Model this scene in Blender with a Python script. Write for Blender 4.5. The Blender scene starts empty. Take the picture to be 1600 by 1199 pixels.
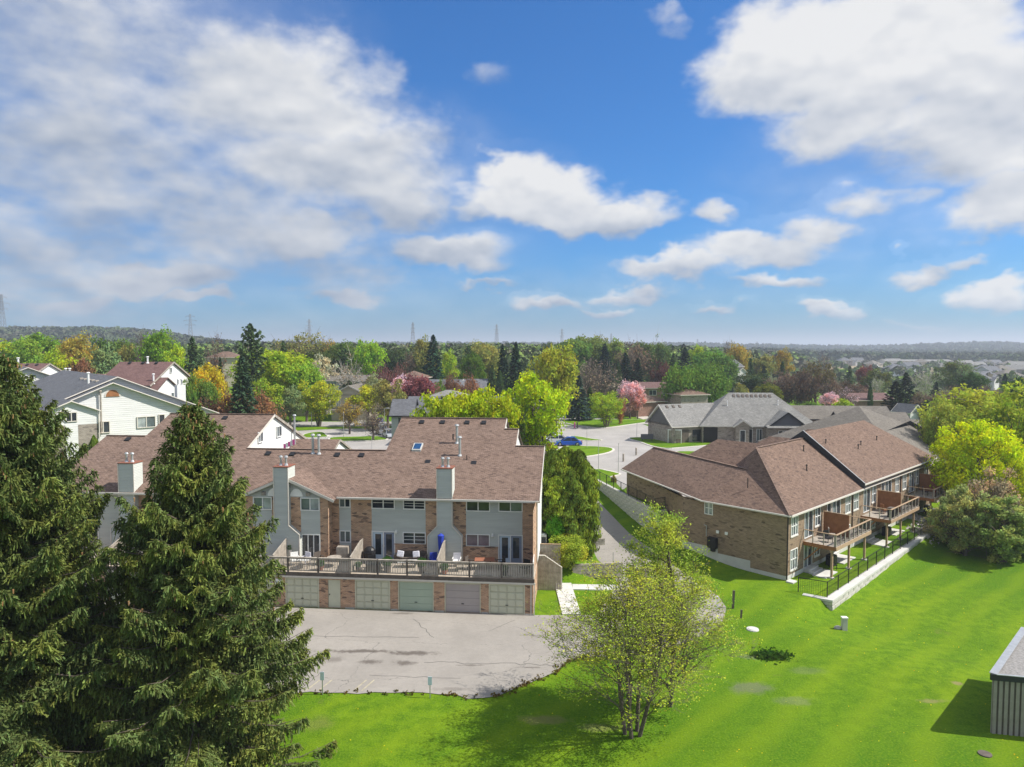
import bpy, bmesh, math, random
import numpy as np
from mathutils import Vector, Matrix
R = math.radians
scene = bpy.context.scene
col = scene.collection

# ------------------------------------------------------------------ camera
FPX, CAMH, HORIZON = 1110.0, 19.4, 541.0
PITCH = math.atan((599.5 - HORIZON) / FPX)
cam_data = bpy.data.cameras.new('camera')
cam = bpy.data.objects.new('camera', cam_data)
col.objects.link(cam)
cam.location = (0, 0, CAMH)
cam.rotation_euler = (R(90) - PITCH, 0, 0)
cam_data.sensor_width = 36.0
cam_data.lens = 36.0 * FPX / 1600.0
cam_data.clip_start = 0.5
cam_data.clip_end = 30000
scene.camera = cam
scene.view_settings.view_transform = 'Standard'
scene.view_settings.look = 'None'
scene.view_settings.gamma = 1
scene.view_settings.use_curve_mapping = False
scene.view_settings.exposure = 0.62

# ------------------------------------------------------------------ sun
SUN_AZ, SUN_EL = R(-4.5), R(48)          # azimuth measured from +X towards +Y
sun_data = bpy.data.lights.new('sun', 'SUN')
sun_data.energy = 4.2
sun_data.angle = R(0.5)
sun_data.color = (1.0, 0.95, 0.87)
sun = bpy.data.objects.new('sun', sun_data)
col.objects.link(sun)
sdir = Vector((math.cos(SUN_AZ) * math.cos(SUN_EL), math.sin(SUN_AZ) * math.cos(SUN_EL), math.sin(SUN_EL)))
sun.rotation_euler = sdir.to_track_quat('Z', 'Y').to_euler()
sun.location = sdir * 100

# ------------------------------------------------------------------ node helpers
def nd(nt, typ, **kw):
    n = nt.nodes.new(typ)
    for k, v in kw.items():
        if k in n.inputs and not hasattr(n, k): n.inputs[k].default_value = v
        else: setattr(n, k, v)
    return n
def put(nt, sock, v):
    if isinstance(v, bpy.types.NodeSocket): nt.links.new(v, sock)
    elif v is not None: sock.default_value = v
def mth(nt, op, a, b=None, c=None, clamp=False):
    n = nt.nodes.new('ShaderNodeMath'); n.operation = op; n.use_clamp = clamp
    put(nt, n.inputs[0], a)
    if b is not None: put(nt, n.inputs[1], b)
    if c is not None: put(nt, n.inputs[2], c)
    return n.outputs[0]
def vmt(nt, op, a, b=None, s=None):
    n = nt.nodes.new('ShaderNodeVectorMath'); n.operation = op
    put(nt, n.inputs[0], a)
    if b is not None: put(nt, n.inputs[1], b)
    if s is not None: put(nt, n.inputs['Scale'], s)
    return n.outputs['Value'] if op in ('LENGTH', 'DOT_PRODUCT', 'DISTANCE') else n.outputs[0]
def mixc(nt, fac, a, b, mode='MIX'):
    n = nt.nodes.new('ShaderNodeMix'); n.data_type = 'RGBA'; n.blend_type = mode; n.clamp_factor = True
    put(nt, n.inputs[0], fac); put(nt, n.inputs[6], a); put(nt, n.inputs[7], b)
    return n.outputs[2]
def c4(c): return (c[0], c[1], c[2], 1.0)
def mapr(nt, v, a, b, c=0., d=1., smooth=False):
    n = nt.nodes.new('ShaderNodeMapRange'); n.clamp = True
    if smooth: n.interpolation_type = 'SMOOTHSTEP'
    put(nt, n.inputs[0], v); n.inputs[1].default_value = a; n.inputs[2].default_value = b
    n.inputs[3].default_value = c; n.inputs[4].default_value = d
    return n.outputs[0]
def noise(nt, vec, scale, detail=4, rough=.55, dist=0., dims='3D'):
    n = nt.nodes.new('ShaderNodeTexNoise'); n.noise_dimensions = dims
    put(nt, n.inputs['Vector'], vec)
    n.inputs['Scale'].default_value = scale; n.inputs['Detail'].default_value = detail
    n.inputs['Roughness'].default_value = rough; n.inputs['Distortion'].default_value = dist
    return n

# ------------------------------------------------------------------ sky with clouds
world = bpy.data.worlds.new('World'); scene.world = world
world.use_nodes = True
wt = world.node_tree; wt.nodes.clear()
out = wt.nodes.new('ShaderNodeOutputWorld')
bg = wt.nodes.new('ShaderNodeBackground'); bg.inputs[1].default_value = 0.12
wt.links.new(bg.outputs[0], out.inputs[0])
sky = wt.nodes.new('ShaderNodeTexSky'); sky.sky_type = 'NISHITA'; sky.sun_disc = False
sky.sun_elevation = SUN_EL; sky.sun_rotation = R(90) - SUN_AZ
sky.altitude = 300; sky.air_density = 1.0; sky.dust_density = 1.4; sky.ozone_density = 3.0
gen = wt.nodes.new('ShaderNodeTexCoord').outputs['Generated']
sep = wt.nodes.new('ShaderNodeSeparateXYZ'); wt.links.new(gen, sep.inputs[0])
az = mth(wt, 'ARCTAN2', sep.outputs[0], sep.outputs[1])
el = mth(wt, 'ARCSINE', sep.outputs[2])
cmb = wt.nodes.new('ShaderNodeCombineXYZ'); put(wt, cmb.inputs[0], az); put(wt, cmb.inputs[1], el)
ae = cmb.outputs[0]
# the cloud deck lies flat overhead: noise coordinates on that plane
zz = mth(wt, 'ADD', mth(wt, 'MAXIMUM', sep.outputs[2], 0.0), 0.10)
cp = wt.nodes.new('ShaderNodeCombineXYZ')
put(wt, cp.inputs[0], mth(wt, 'DIVIDE', sep.outputs[0], zz)); put(wt, cp.inputs[1], mth(wt, 'DIVIDE', sep.outputs[1], zz))
plane = cp.outputs[0]
w1 = noise(wt, vmt(wt, 'MULTIPLY', ae, (1, 1.5, 1)), 5.0, 3, .6)
w2 = noise(wt, vmt(wt, 'MULTIPLY', ae, (1, 1.5, 1)), 17.0, 3, .62)
warp = vmt(wt, 'ADD', vmt(wt, 'SCALE', vmt(wt, 'SUBTRACT', w1.outputs[1], (.5, .5, .5)), s=0.15),
           vmt(wt, 'SCALE', vmt(wt, 'SUBTRACT', w2.outputs[1], (.5, .5, .5)), s=0.07))
aew = vmt(wt, 'ADD', ae, vmt(wt, 'MULTIPLY', warp, (1, .7, 0)))
def azel(px, py):
    x = (px - 800) / FPX; y = 1.0; z = (599.5 - py) / FPX
    yy = y * math.cos(PITCH) + z * math.sin(PITCH); z2 = -y * math.sin(PITCH) + z * math.cos(PITCH)
    return math.atan2(x, yy), math.atan2(z2, math.hypot(x, yy))
# (px, py, half width, half height, amount, brightness)
CLOUDS = [(130, 70, 360, 140, .58, .50), (430, 140, 270, 120, .88, .85), (150, 250, 360, 150, .68, .56), (520, 260, 230, 100, .92, .78),
          (60, 400, 360, 110, .62, .5), (600, 110, 80, 60, .65, .85), (330, 340, 300, 100, .66, .55), (620, 330, 110, 50, .8, .62), (80, 470, 300, 50, .55, .5), (560, 420, 200, 60, .55, .5),
          (835, 305, 135, 58, 1.2, 1.0), (930, 340, 130, 42, 1.05, .82), (800, 272, 75, 36, 1.0, 1.0), (740, 330, 60, 30, .8, .8),
          (1230, 90, 160, 90, 1.1, 1.0), (1420, 60, 220, 130, 1.15, .98), (1330, 170, 150, 70, 1.0, .92), (1520, 180, 190, 110, 1.1, .9),
          (1570, 320, 140, 55, 1.05, 1.0), (1380, 315, 90, 28, .7, .8), (1060, 25, 60, 28, .5, .8),
          (1180, 392, 140, 32, .95, .85), (1040, 420, 110, 26, .95, .85), (1270, 360, 80, 30, .85, .8), (1100, 340, 55, 26, .85, .8), (1200, 440, 90, 16, .8, .7),
          (690, 400, 120, 32, .95, .68), (480, 370, 130, 45, .8, .6), (240, 430, 170, 32, .95, .68), (550, 455, 80, 20, .9, .65), (330, 470, 100, 16, .8, .6), (120, 455, 110, 20, .85, .62),
          (850, 470, 80, 15, .85, .68), (1560, 455, 90, 24, 1.0, .85), (1290, 478, 60, 12, .9, .75), (990, 455, 80, 18, .85, .65), (940, 482, 50, 9, .8, .68), (1120, 480, 60, 9, .8, .7), (760, 440, 60, 10, .75, .6), (1430, 495, 80, 9, .7, .7),
          (760, 120, 60, 55, .42, .6), (1440, 415, 80, 16, .8, .7), (1500, 400, 50, 14, .8, .8)]
mask = None; bright = None; wsum = None
for (px, py, hw, hh, am, br) in CLOUDS:
    a0, e0 = azel(px, py)
    sx = (azel(px + hw, py)[0] - azel(px - hw, py)[0]) / 2; sy = hh / FPX * .95
    d = vmt(wt, 'MULTIPLY', vmt(wt, 'SUBTRACT', aew, (a0, e0, 0)), (1 / sx, 1 / sy, 0))
    l = vmt(wt, 'LENGTH', d)
    m = mapr(wt, l, 1.45, 0.15, 0, am, True)
    mask = m if mask is None else mth(wt, 'SMOOTH_MAX', mask, m, .08)
    sd = nd(wt, 'ShaderNodeSeparateXYZ'); wt.links.new(d, sd.inputs[0])
    b = mth(wt, 'MULTIPLY', m, mth(wt, 'MULTIPLY_ADD', sd.outputs[1], .42, br))
    bright = b if bright is None else mth(wt, 'ADD', bright, b)
    wsum = m if wsum is None else mth(wt, 'ADD', wsum, m)
bavg = mth(wt, 'DIVIDE', bright, mth(wt, 'ADD', wsum, .02))
n1 = noise(wt, plane, 1.6, 4, .6, .0).outputs[0]
n2 = noise(wt, vmt(wt, 'MULTIPLY', ae, (1, 1.6, 1)), 8.0, 8, .62, .0).outputs[0]
# unseen cloud cover outside the frame, added thick and bright as fill light
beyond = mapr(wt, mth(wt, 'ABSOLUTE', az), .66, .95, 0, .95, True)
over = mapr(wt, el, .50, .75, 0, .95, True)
fill_cov = mth(wt, 'MULTIPLY', mth(wt, 'MAXIMUM', beyond, over), mapr(wt, n1, .34, .56))
dens = mth(wt, 'ADD', mth(wt, 'MAXIMUM', mask, fill_cov), mth(wt, 'MULTIPLY', mth(wt, 'SUBTRACT', n2, .5), .85))
dens = mth(wt, 'ADD', dens, mth(wt, 'MULTIPLY', mth(wt, 'SUBTRACT', n1, .52), .55))
alpha = mapr(wt, dens, .24, .82, 0, .97, True)
alpha = mth(wt, 'MULTIPLY', alpha, mapr(wt, el, .0, .06, .25, 1, True))
# thin veil between and below the big clouds on the left
veil = None
for (px, py, hw, hh, am) in ((250, 330, 560, 230, .62), (560, 330, 360, 150, .42), (1380, 300, 330, 170, .30), (150, 100, 500, 220, .5), (800, 470, 900, 60, .30)):
    a0, e0 = azel(px, py); sx = (azel(px + hw, py)[0] - azel(px - hw, py)[0]) / 2
    v_ = mapr(wt, vmt(wt, 'LENGTH', vmt(wt, 'MULTIPLY', vmt(wt, 'SUBTRACT', aew, (a0, e0, 0)), (1 / sx, FPX / hh, 0))), 1.25, .1, 0, am, True)
    veil = v_ if veil is None else mth(wt, 'MAXIMUM', veil, v_)
veil = mth(wt, 'MULTIPLY', veil, mapr(wt, n2, .25, .7, .45, 1.1))
alpha = mth(wt, 'SUBTRACT', 1., mth(wt, 'MULTIPLY', mth(wt, 'SUBTRACT', 1., alpha), mth(wt, 'SUBTRACT', 1., veil)))
n3 = noise(wt, vmt(wt, 'ADD', vmt(wt, 'MULTIPLY', ae, (1, 1.6, 1)), (0, .03, 0)), 8.0, 3, .5, .0).outputs[0]
n4 = noise(wt, vmt(wt, 'MULTIPLY', ae, (1, 1.6, 1)), 8.0, 3, .5, .0).outputs[0]
relief = mth(wt, 'MULTIPLY', mth(wt, 'SUBTRACT', n4, n3), 1.3)
bval = mth(wt, 'ADD', mth(wt, 'ADD', mth(wt, 'MAXIMUM', bavg, mth(wt, 'MULTIPLY_ADD', mth(wt, 'MAXIMUM', beyond, over), .42, .5)), relief), mth(wt, 'MULTIPLY', mth(wt, 'SUBTRACT', n2, .5), .16))  # out-of-frame clouds lifted brighter to fill the shaded fronts
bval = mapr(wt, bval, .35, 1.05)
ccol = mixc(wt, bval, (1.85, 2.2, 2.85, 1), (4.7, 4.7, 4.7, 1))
skyc = mixc(wt, 1.0, sky.outputs[0], (0.17, 0.50, 0.83, 1), 'MULTIPLY')
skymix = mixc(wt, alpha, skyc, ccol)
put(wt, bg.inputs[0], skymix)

# ------------------------------------------------------------------ geometry helpers
class MB:
    def __init__(self): self.v = []; self.f = []; self.m = []
    def poly(self, pts, mi=0):
        b = len(self.v); self.v += [tuple(p) for p in pts]; self.f.append(tuple(range(b, b + len(pts)))); self.m.append(mi)
        return self
    def box(self, x0, x1, y0, y1, z0, z1, mi=0):
        if x0 > x1: x0, x1 = x1, x0
        if y0 > y1: y0, y1 = y1, y0
        b = len(self.v)
        self.v += [(x0, y0, z0), (x1, y0, z0), (x1, y1, z0), (x0, y1, z0), (x0, y0, z1), (x1, y0, z1), (x1, y1, z1), (x0, y1, z1)]
        for q in ((0, 3, 2, 1), (4, 5, 6, 7), (0, 1, 5, 4), (1, 2, 6, 5), (2, 3, 7, 6), (3, 0, 4, 7)):
            self.f.append(tuple(b + i for i in q)); self.m.append(mi)
        return self
    def beam(self, p, q, w, h, mi=0, up=(0, 0, 1)):
        p = Vector(p); q = Vector(q); d = (q - p).normalized(); up = Vector(up)
        s = d.cross(up)
        if s.length < 1e-4: s = d.cross(Vector((0, 1, 0)))
        s.normalize(); t = s.cross(d)
        b = len(self.v)
        for e in (p, q):
            for (i, j) in ((-1, -1), (1, -1), (1, 1), (-1, 1)):
                self.v.append(tuple(e + s * (i * w / 2) + t * (j * h / 2)))
        for qd in ((0, 1, 2, 3), (7, 6, 5, 4), (0, 4, 5, 1), (1, 5, 6, 2), (2, 6, 7, 3), (3, 7, 4, 0)):
            self.f.append(tuple(b + i for i in qd)); self.m.append(mi)
        return self
    def tube(self, p, q, r0, r1=None, n=8, mi=0, cap=True):
        r1 = r0 if r1 is None else r1
        p = Vector(p); q = Vector(q); d = (q - p).normalized()
        s = d.cross(Vector((0, 0, 1)))
        if s.length < 1e-3: s = Vector((1, 0, 0))
        s.normalize(); t = d.cross(s)
        b = len(self.v)
        for (e, r) in ((p, r0), (q, r1)):
            for i in range(n):
                a = 2 * math.pi * i / n
                self.v.append(tuple(e + s * (math.cos(a) * r) + t * (math.sin(a) * r)))
        for i in range(n):
            j = (i + 1) % n
            self.f.append((b + i, b + j, b + n + j, b + n + i)); self.m.append(mi)
        if cap:
            self.f.append(tuple(b + i for i in reversed(range(n)))); self.m.append(mi)
            self.f.append(tuple(b + n + i for i in range(n))); self.m.append(mi)
        return self
    def ball(self, c, rx, ry, rz, n=10, k=6, mi=0):
        b = len(self.v)
        for j in range(k + 1):
            ph = math.pi * j / k
            for i in range(n):
                a = 2 * math.pi * i / n
                self.v.append((c[0] + rx * math.sin(ph) * math.cos(a), c[1] + ry * math.sin(ph) * math.sin(a), c[2] + rz * math.cos(ph)))
        for j in range(k):
            for i in range(n):
                i2 = (i + 1) % n
                self.f.append((b + j * n + i, b + (j + 1) * n + i, b + (j + 1) * n + i2, b + j * n + i2)); self.m.append(mi)
        return self
    def extr(self, pts, z0, z1, mi=0, ms=None):
        ms = mi if ms is None else ms
        n = len(pts); b = len(self.v)
        self.v += [(p[0], p[1], z0) for p in pts] + [(p[0], p[1], z1) for p in pts]
        self.f.append(tuple(b + i for i in reversed(range(n)))); self.m.append(ms)
        self.f.append(tuple(b + n + i for i in range(n))); self.m.append(mi)
        for i in range(n):
            j = (i + 1) % n
            self.f.append((b + i, b + j, b + n + j, b + n + i)); self.m.append(ms)
        return self
    def slab(self, pts, th, mt=0, ms=1):
        """sloping panel: top polygon (counter-clockwise from above) thickened straight down"""
        n = len(pts); b = len(self.v)
        self.v += [(p[0], p[1], p[2] - th) for p in pts] + [tuple(p) for p in pts]
        self.f.append(tuple(b + i for i in reversed(range(n)))); self.m.append(ms)
        self.f.append(tuple(b + n + i for i in range(n))); self.m.append(mt)
        for i in range(n):
            j = (i + 1) % n
            self.f.append((b + i, b + j, b + n + j, b + n + i)); self.m.append(ms)
        return self
    def wall(self, p0, p1, z0, z1, ops=(), dep=.12, mi=0):
        """upright wall face p0->p1, outside on the right hand, with openings (s0,s1,za,zb) and their reveals"""
        L = math.hypot(p1[0] - p0[0], p1[1] - p0[1]); dx = (p1[0] - p0[0]) / L; dy = (p1[1] - p0[1]) / L
        nx, ny = dy, -dx
        P = lambda s, z, o=0.: (p0[0] + dx * s + nx * o, p0[1] + dy * s + ny * o, z)
        ss = sorted(set([0, L] + [max(0, min(L, q)) for o in ops for q in o[:2]])); zs = sorted(set([z0, z1] + [max(z0, min(z1, q)) for o in ops for q in o[2:]]))
        for i in range(len(ss) - 1):
            for j in range(len(zs) - 1):
                cs = (ss[i] + ss[i + 1]) / 2; cz = (zs[j] + zs[j + 1]) / 2
                if any(o[0] < cs < o[1] and o[2] < cz < o[3] for o in ops): continue
                self.poly([P(ss[i], zs[j]), P(ss[i + 1], zs[j]), P(ss[i + 1], zs[j + 1]), P(ss[i], zs[j + 1])], mi)
        for (a, b, c, d) in ops:
            self.poly([P(a, c), P(a, d), P(a, d, -dep), P(a, c, -dep)], mi); self.poly([P(b, d), P(b, c), P(b, c, -dep), P(b, d, -dep)], mi)
            self.poly([P(a, d), P(b, d), P(b, d, -dep), P(a, d, -dep)], mi); self.poly([P(b, c), P(a, c), P(a, c, -dep), P(b, c, -dep)], mi)
        return self
    def mesh(self, name, mats, smooth=False):
        me = bpy.data.meshes.new(name); me.from_pydata(self.v, [], self.f)
        mats = mats if isinstance(mats, (list, tuple)) else [mats]
        for m in mats: me.materials.append(m)
        if len(mats) > 1: me.polygons.foreach_set('material_index', self.m)
        if smooth: me.polygons.foreach_set('use_smooth', [True] * len(self.f))
        uv = me.uv_layers.new(name='UVMap').data
        for p in me.polygons:
            n = p.normal; t = Vector((-n.y, n.x, 0))
            t = Vector((1, 0, 0)) if t.length < 1e-3 else t.normalized()
            bt = n.cross(t)
            for li in p.loop_indices:
                co = me.vertices[me.loops[li].vertex_index].co
                uv[li].uv = (co.dot(t), co.dot(bt))
        return me
    def build(self, name, mats, parent=None, smooth=False):
        return link(name, self.mesh(name, mats, smooth), parent)
def link(name, data, parent=None, loc=None, rz=None, scale=None):
    o = bpy.data.objects.new(name, data); col.objects.link(o)
    if parent is not None: o.parent = parent
    if loc is not None: o.location = loc
    if rz is not None: o.rotation_euler = (0, 0, rz)
    if scale is not None: o.scale = scale
    return o
def tag(o, label, cat, group=None, kind=None):
    if label: o['label'] = label
    if cat: o['category'] = cat
    if group: o['group'] = group
    if kind: o['kind'] = kind
    return o
def thing(name, label, cat, loc=(0, 0, 0), rz=0., group=None):
    return tag(link(name, None, None, loc, rz), label, cat, group)
def copy_tree(o, parent=None):
    c = o.copy(); col.objects.link(c); c.parent = parent
    for ch in list(o.children): copy_tree(ch, c)
    return c
def structure(o, label=None): o['kind'] = 'structure'; return o

# ------------------------------------------------------------------ materials
def surf(name, c, rough=.8, var=.12, scale=2.0, metal=0., spec=.3, bump=0., bscale=20., c2=None):
    m = bpy.data.materials.new(name); m.use_nodes = True; nt = m.node_tree; b = nt.nodes['Principled BSDF']
    tc = nt.nodes.new('ShaderNodeTexCoord')
    n = noise(nt, tc.outputs['Object'], scale, 5, .6)
    lo = tuple(x * (1 - var) for x in c); hi = tuple(min(1, x * (1 + var)) for x in (c2 or c))
    put(nt, b.inputs['Base Color'], mixc(nt, mapr(nt, n.outputs[0], .3, .7), c4(lo), c4(hi)))
    b.inputs['Roughness'].default_value = rough; b.inputs['Metallic'].default_value = metal
    b.inputs['Specular IOR Level'].default_value = spec
    if bump:
        bp = nt.nodes.new('ShaderNodeBump'); bp.inputs['Strength'].default_value = bump; bp.inputs['Distance'].default_value = .02
        put(nt, bp.inputs['Height'], noise(nt, tc.outputs['Object'], bscale, 5, .6).outputs[0]); put(nt, b.inputs['Normal'], bp.outputs[0])
    return m
def coursed(name, c1, c2, mortar, bw, bh, ms, rough=.9, dark=None, bump=.3, blot=.5, big=.12, cell=None):
    """bricks or shingles laid in courses, in metres through the UVs"""
    m = bpy.data.materials.new(name); m.use_nodes = True; nt = m.node_tree; b = nt.nodes['Principled BSDF']
    uv = nt.nodes.new('ShaderNodeTexCoord').outputs['UV']
    t = nt.nodes.new('ShaderNodeTexBrick'); put(nt, t.inputs['Vector'], uv)
    t.inputs['Scale'].default_value = 1.0; t.inputs['Brick Width'].default_value = bw; t.inputs['Row Height'].default_value = bh
    t.inputs['Mortar Size'].default_value = ms; t.inputs['Mortar Smooth'].default_value = .1; t.inputs['Bias'].default_value = 0
    t.inputs['Color1'].default_value = c4(c1); t.inputs['Color2'].default_value = c4(c2); t.inputs['Mortar'].default_value = c4(mortar)
    colr = t.outputs[0]
    cell = cell or ((.8, 1.) if 'shingle' in name else (1.7, 1.6)); st = vmt(nt, 'MULTIPLY', uv, (1 / (bw * cell[0]), 1 / (bh * cell[1]), 1))
    vo = nt.nodes.new('ShaderNodeTexVoronoi'); put(nt, vo.inputs['Vector'], st); vo.inputs['Scale'].default_value = 1.
    s = nt.nodes.new('ShaderNodeSeparateColor'); nt.links.new(vo.outputs['Color'], s.inputs[0])
    if dark: colr = mixc(nt, mth(nt, 'MULTIPLY', mapr(nt, s.outputs[0], 1 - blot, 1 - blot + .12), .8), colr, c4(dark))
    nb = noise(nt, uv, .55, 5, .6).outputs[0]
    hs = nt.nodes.new('ShaderNodeHueSaturation'); put(nt, hs.inputs['Color'], colr)
    put(nt, hs.inputs['Value'], mth(nt, 'ADD', mapr(nt, nb, .3, .7, 1 - big, 1 + big), mth(nt, 'MULTIPLY', mth(nt, 'SUBTRACT', s.outputs[1], .5), .22)))
    put(nt, b.inputs['Base Color'], hs.outputs[0]); b.inputs['Roughness'].default_value = rough; b.inputs['Specular IOR Level'].default_value = .2
    bp = nt.nodes.new('ShaderNodeBump'); bp.inputs['Strength'].default_value = bump; bp.inputs['Distance'].default_value = .02
    put(nt, bp.inputs['Height'], mth(nt, 'ADD', mth(nt, 'SUBTRACT', 1., t.outputs['Fac']), mth(nt, 'MULTIPLY', s.outputs[2], .6))); put(nt, b.inputs['Normal'], bp.outputs[0])
    return m
def siding(name, c, lap=.13, rough=.55, depth=.05):
    m = bpy.data.materials.new(name); m.use_nodes = True; nt = m.node_tree; b = nt.nodes['Principled BSDF']
    uv = nt.nodes.new('ShaderNodeTexCoord').outputs['UV']
    sp = nt.nodes.new('ShaderNodeSeparateXYZ'); nt.links.new(uv, sp.inputs[0])
    fr = mth(nt, 'FRACT', mth(nt, 'DIVIDE', sp.outputs[1], lap))
    h = mth(nt, 'MULTIPLY', mth(nt, 'SUBTRACT', 1., fr), 1.)
    nb = noise(nt, vmt(nt, 'MULTIPLY', uv, (.3, 2, 1)), 1.2, 5, .6).outputs[0]
    put(nt, b.inputs['Base Color'], mixc(nt, mapr(nt, nb, .3, .7), c4([x * .9 for x in c]), c4([min(1, x * 1.06) for x in c])))
    b.inputs['Roughness'].default_value = rough; b.inputs['Specular IOR Level'].default_value = .3
    bp = nt.nodes.new('ShaderNodeBump'); bp.inputs['Strength'].default_value = .9; bp.inputs['Distance'].default_value = depth
    put(nt, bp.inputs['Height'], h); put(nt, b.inputs['Normal'], bp.outputs[0])
    return m
M = {}
M['brick_a'] = coursed('orange_brown_brick', (.52, .30, .175), (.39, .215, .13), (.50, .43, .34), .24, .085, .010, dark=(.12, .085, .07), blot=.2)
M['brick_b'] = coursed('tan_brown_brick', (.30, .205, .135), (.225, .152, .10), (.33, .28, .21), .24, .085, .009, dark=(.11, .08, .06), blot=.14, big=.08)
M['brick_g'] = coursed('grey_stone_brick', (.34, .29, .25), (.24, .20, .17), (.4, .36, .32), .3, .12, .012, dark=(.14, .12, .11), blot=.15)
M['brick_r'] = coursed('red_brown_brick', (.26, .12, .08), (.2, .09, .065), (.35, .3, .26), .24, .085, .01)
M['shingle'] = coursed('brown_shingles', (.25, .175, .138), (.19, .13, .10), (.10, .066, .054), .34, .15, .014, dark=(.115, .078, .063), blot=.24, bump=.6, big=.05)
M['shingle_b'] = coursed('warm_brown_shingles', (.225, .152, .115), (.17, .112, .085), (.1, .065, .053), .34, .15, .012, dark=(.11, .074, .06), blot=.24, bump=.6, big=.06)
M['shingle_g'] = coursed('light_grey_shingles', (.28, .275, .26), (.21, .205, .195), (.12, .12, .115), .34, .15, .012, bump=.5)
M['shingle_d'] = coursed('charcoal_shingles', (.16, .165, .18), (.12, .124, .136), (.07, .07, .08), .34, .15, .012, bump=.5)
M['shingle_t'] = coursed('taupe_shingles', (.21, .19, .165), (.16, .145, .125), (.09, .08, .07), .34, .15, .012, bump=.5)
M['shingle_r'] = coursed('reddish_shingles', (.19, .115, .105), (.14, .08, .075), (.08, .05, .045), .34, .15, .012, bump=.5)
M['siding_a'] = siding('grey_green_siding', (.50, .515, .47))
M['siding_w'] = siding('white_siding', (.64, .64, .62), lap=.26)
M['siding_t'] = siding('tan_siding', (.5, .45, .34))
M['siding_l'] = siding('pale_blue_siding', (.38, .47, .55))
M['siding_d'] = siding('dark_grey_siding', (.13, .13, .14))
M['stucco'] = surf('white_stucco', (.74, .75, .72), .9, .05)
M['white'] = surf('white_trim', (.78, .78, .76), .45, .04)
M['cream'] = surf('cream_trim', (.62, .58, .52), .5, .05)
M['black'] = surf('black_metal', (.018, .018, .02), .45, .1)
M['dark_fascia'] = surf('charcoal_fascia', (.035, .037, .042), .5, .08)
M['brown_trim'] = surf('brown_trim', (.10, .065, .05), .6, .1)
M['concrete'] = surf('concrete', (.50, .48, .44), .9, .16, 1.1, bump=.3)
M['concrete_new'] = surf('pale_concrete', (.56, .55, .52), .9, .12, .8, bump=.3)
M['kerb'] = surf('kerb_concrete', (.58, .55, .50), .9, .1, .8)
M['metal'] = surf('galvanised_metal', (.45, .46, .46), .45, .12, 3, metal=.5)
M['copper'] = surf('copper_cap', (.26, .10, .06), .6, .1)
M['door_g'] = surf('olive_beige_door_paint', (.56, .56, .43), .5, .07, 1.2)
M['door_s'] = surf('sage_door_paint', (.38, .46, .36), .5, .05, 1.)
M['door_m'] = surf('mauve_grey_door_paint', (.40, .355, .34), .5, .05, 1.)
M['door_b'] = surf('light_blue_door_paint', (.50, .60, .70), .4, .04)
M['door_d'] = surf('slate_blue_door_paint', (.22, .26, .35), .4, .04)
M['wood_grey'] = surf('weathered_wood', (.30, .265, .225), .85, .25, 3., c2=(.36, .32, .27))
M['wood_dark'] = surf('dark_weathered_wood', (.12, .10, .085), .9, .25, 3.)
M['deck'] = surf('deck_boards', (.42, .36, .29), .85, .2, 2.)
M['cedar'] = surf('cedar_boards', (.30, .13, .055), .7, .2, 2.5)
M['cedar_new'] = surf('fresh_cedar', (.40, .28, .18), .7, .15, 2.5)
M['blue'] = surf('blue_canvas', (.03, .06, .42), .8, .1)
M['pillow'] = surf('pale_cushion_fabric', (.62, .62, .68), .9, .15, 9.)
M['leafpot'] = surf('terracotta', (.30, .12, .07), .8, .1)
M['ac'] = surf('beige_ac_metal', (.5, .5, .47), .5, .05)
M['sign_blue'] = surf('faded_blue_sign', (.55, .64, .76), .5, .06)
M['tyre'] = surf('tyre_rubber', (.02, .02, .02), .8)
M['grille'] = surf('dark_grille', (.05, .05, .052), .6)
def glass(name, c, rough=.06, var=.3):
    m = bpy.data.materials.new(name); m.use_nodes = True; nt = m.node_tree; b = nt.nodes['Principled BSDF']
    tc = nt.nodes.new('ShaderNodeTexCoord'); oi = nt.nodes.new('ShaderNodeObjectInfo')
    n = noise(nt, vmt(nt, 'ADD', tc.outputs['Object'], vmt(nt, 'SCALE', (7.3, 3.1, 5.7), s=oi.outputs['Random'])), 1.3, 3, .5)
    put(nt, b.inputs['Base Color'], mixc(nt, mapr(nt, n.outputs[0], .35, .65), c4([x * (1 - var) for x in c]), c4([x * (1 + var) for x in c])))
    b.inputs['Roughness'].default_value = rough; b.inputs['Specular IOR Level'].default_value = .8
    return m
M['glass'] = glass('dark_window_glass', (.035, .042, .05))
M['glass_c'] = glass('curtained_glass', (.34, .38, .38), .12, .25)
M['glass_m'] = glass('shaded_glass', (.12, .15, .155), .1, .3)
M['glass_p'] = glass('mauve_curtained_glass', (.17, .13, .16), .1, .35)
M['sky_glass'] = glass('skylight_glass', (.02, .07, .17), .05)
M['glass_k'] = glass('car_glass', (.02, .025, .03), .04)
def paint(name, c): return surf(name, c, .25, .03, 1, metal=.15, spec=.6)
M['car_blue'] = paint('blue_car_paint', (.02, .10, .55)); M['car_white'] = paint('white_car_paint', (.75, .75, .75)); M['car_grey'] = paint('grey_car_paint', (.22, .24, .27)); M['car_silver'] = paint('silver_car_paint', (.42, .45, .5))
M['light_r'] = surf('red_lens', (.4, .02, .02), .2); M['light_w'] = surf('clear_lens', (.7, .7, .7), .15)

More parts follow.
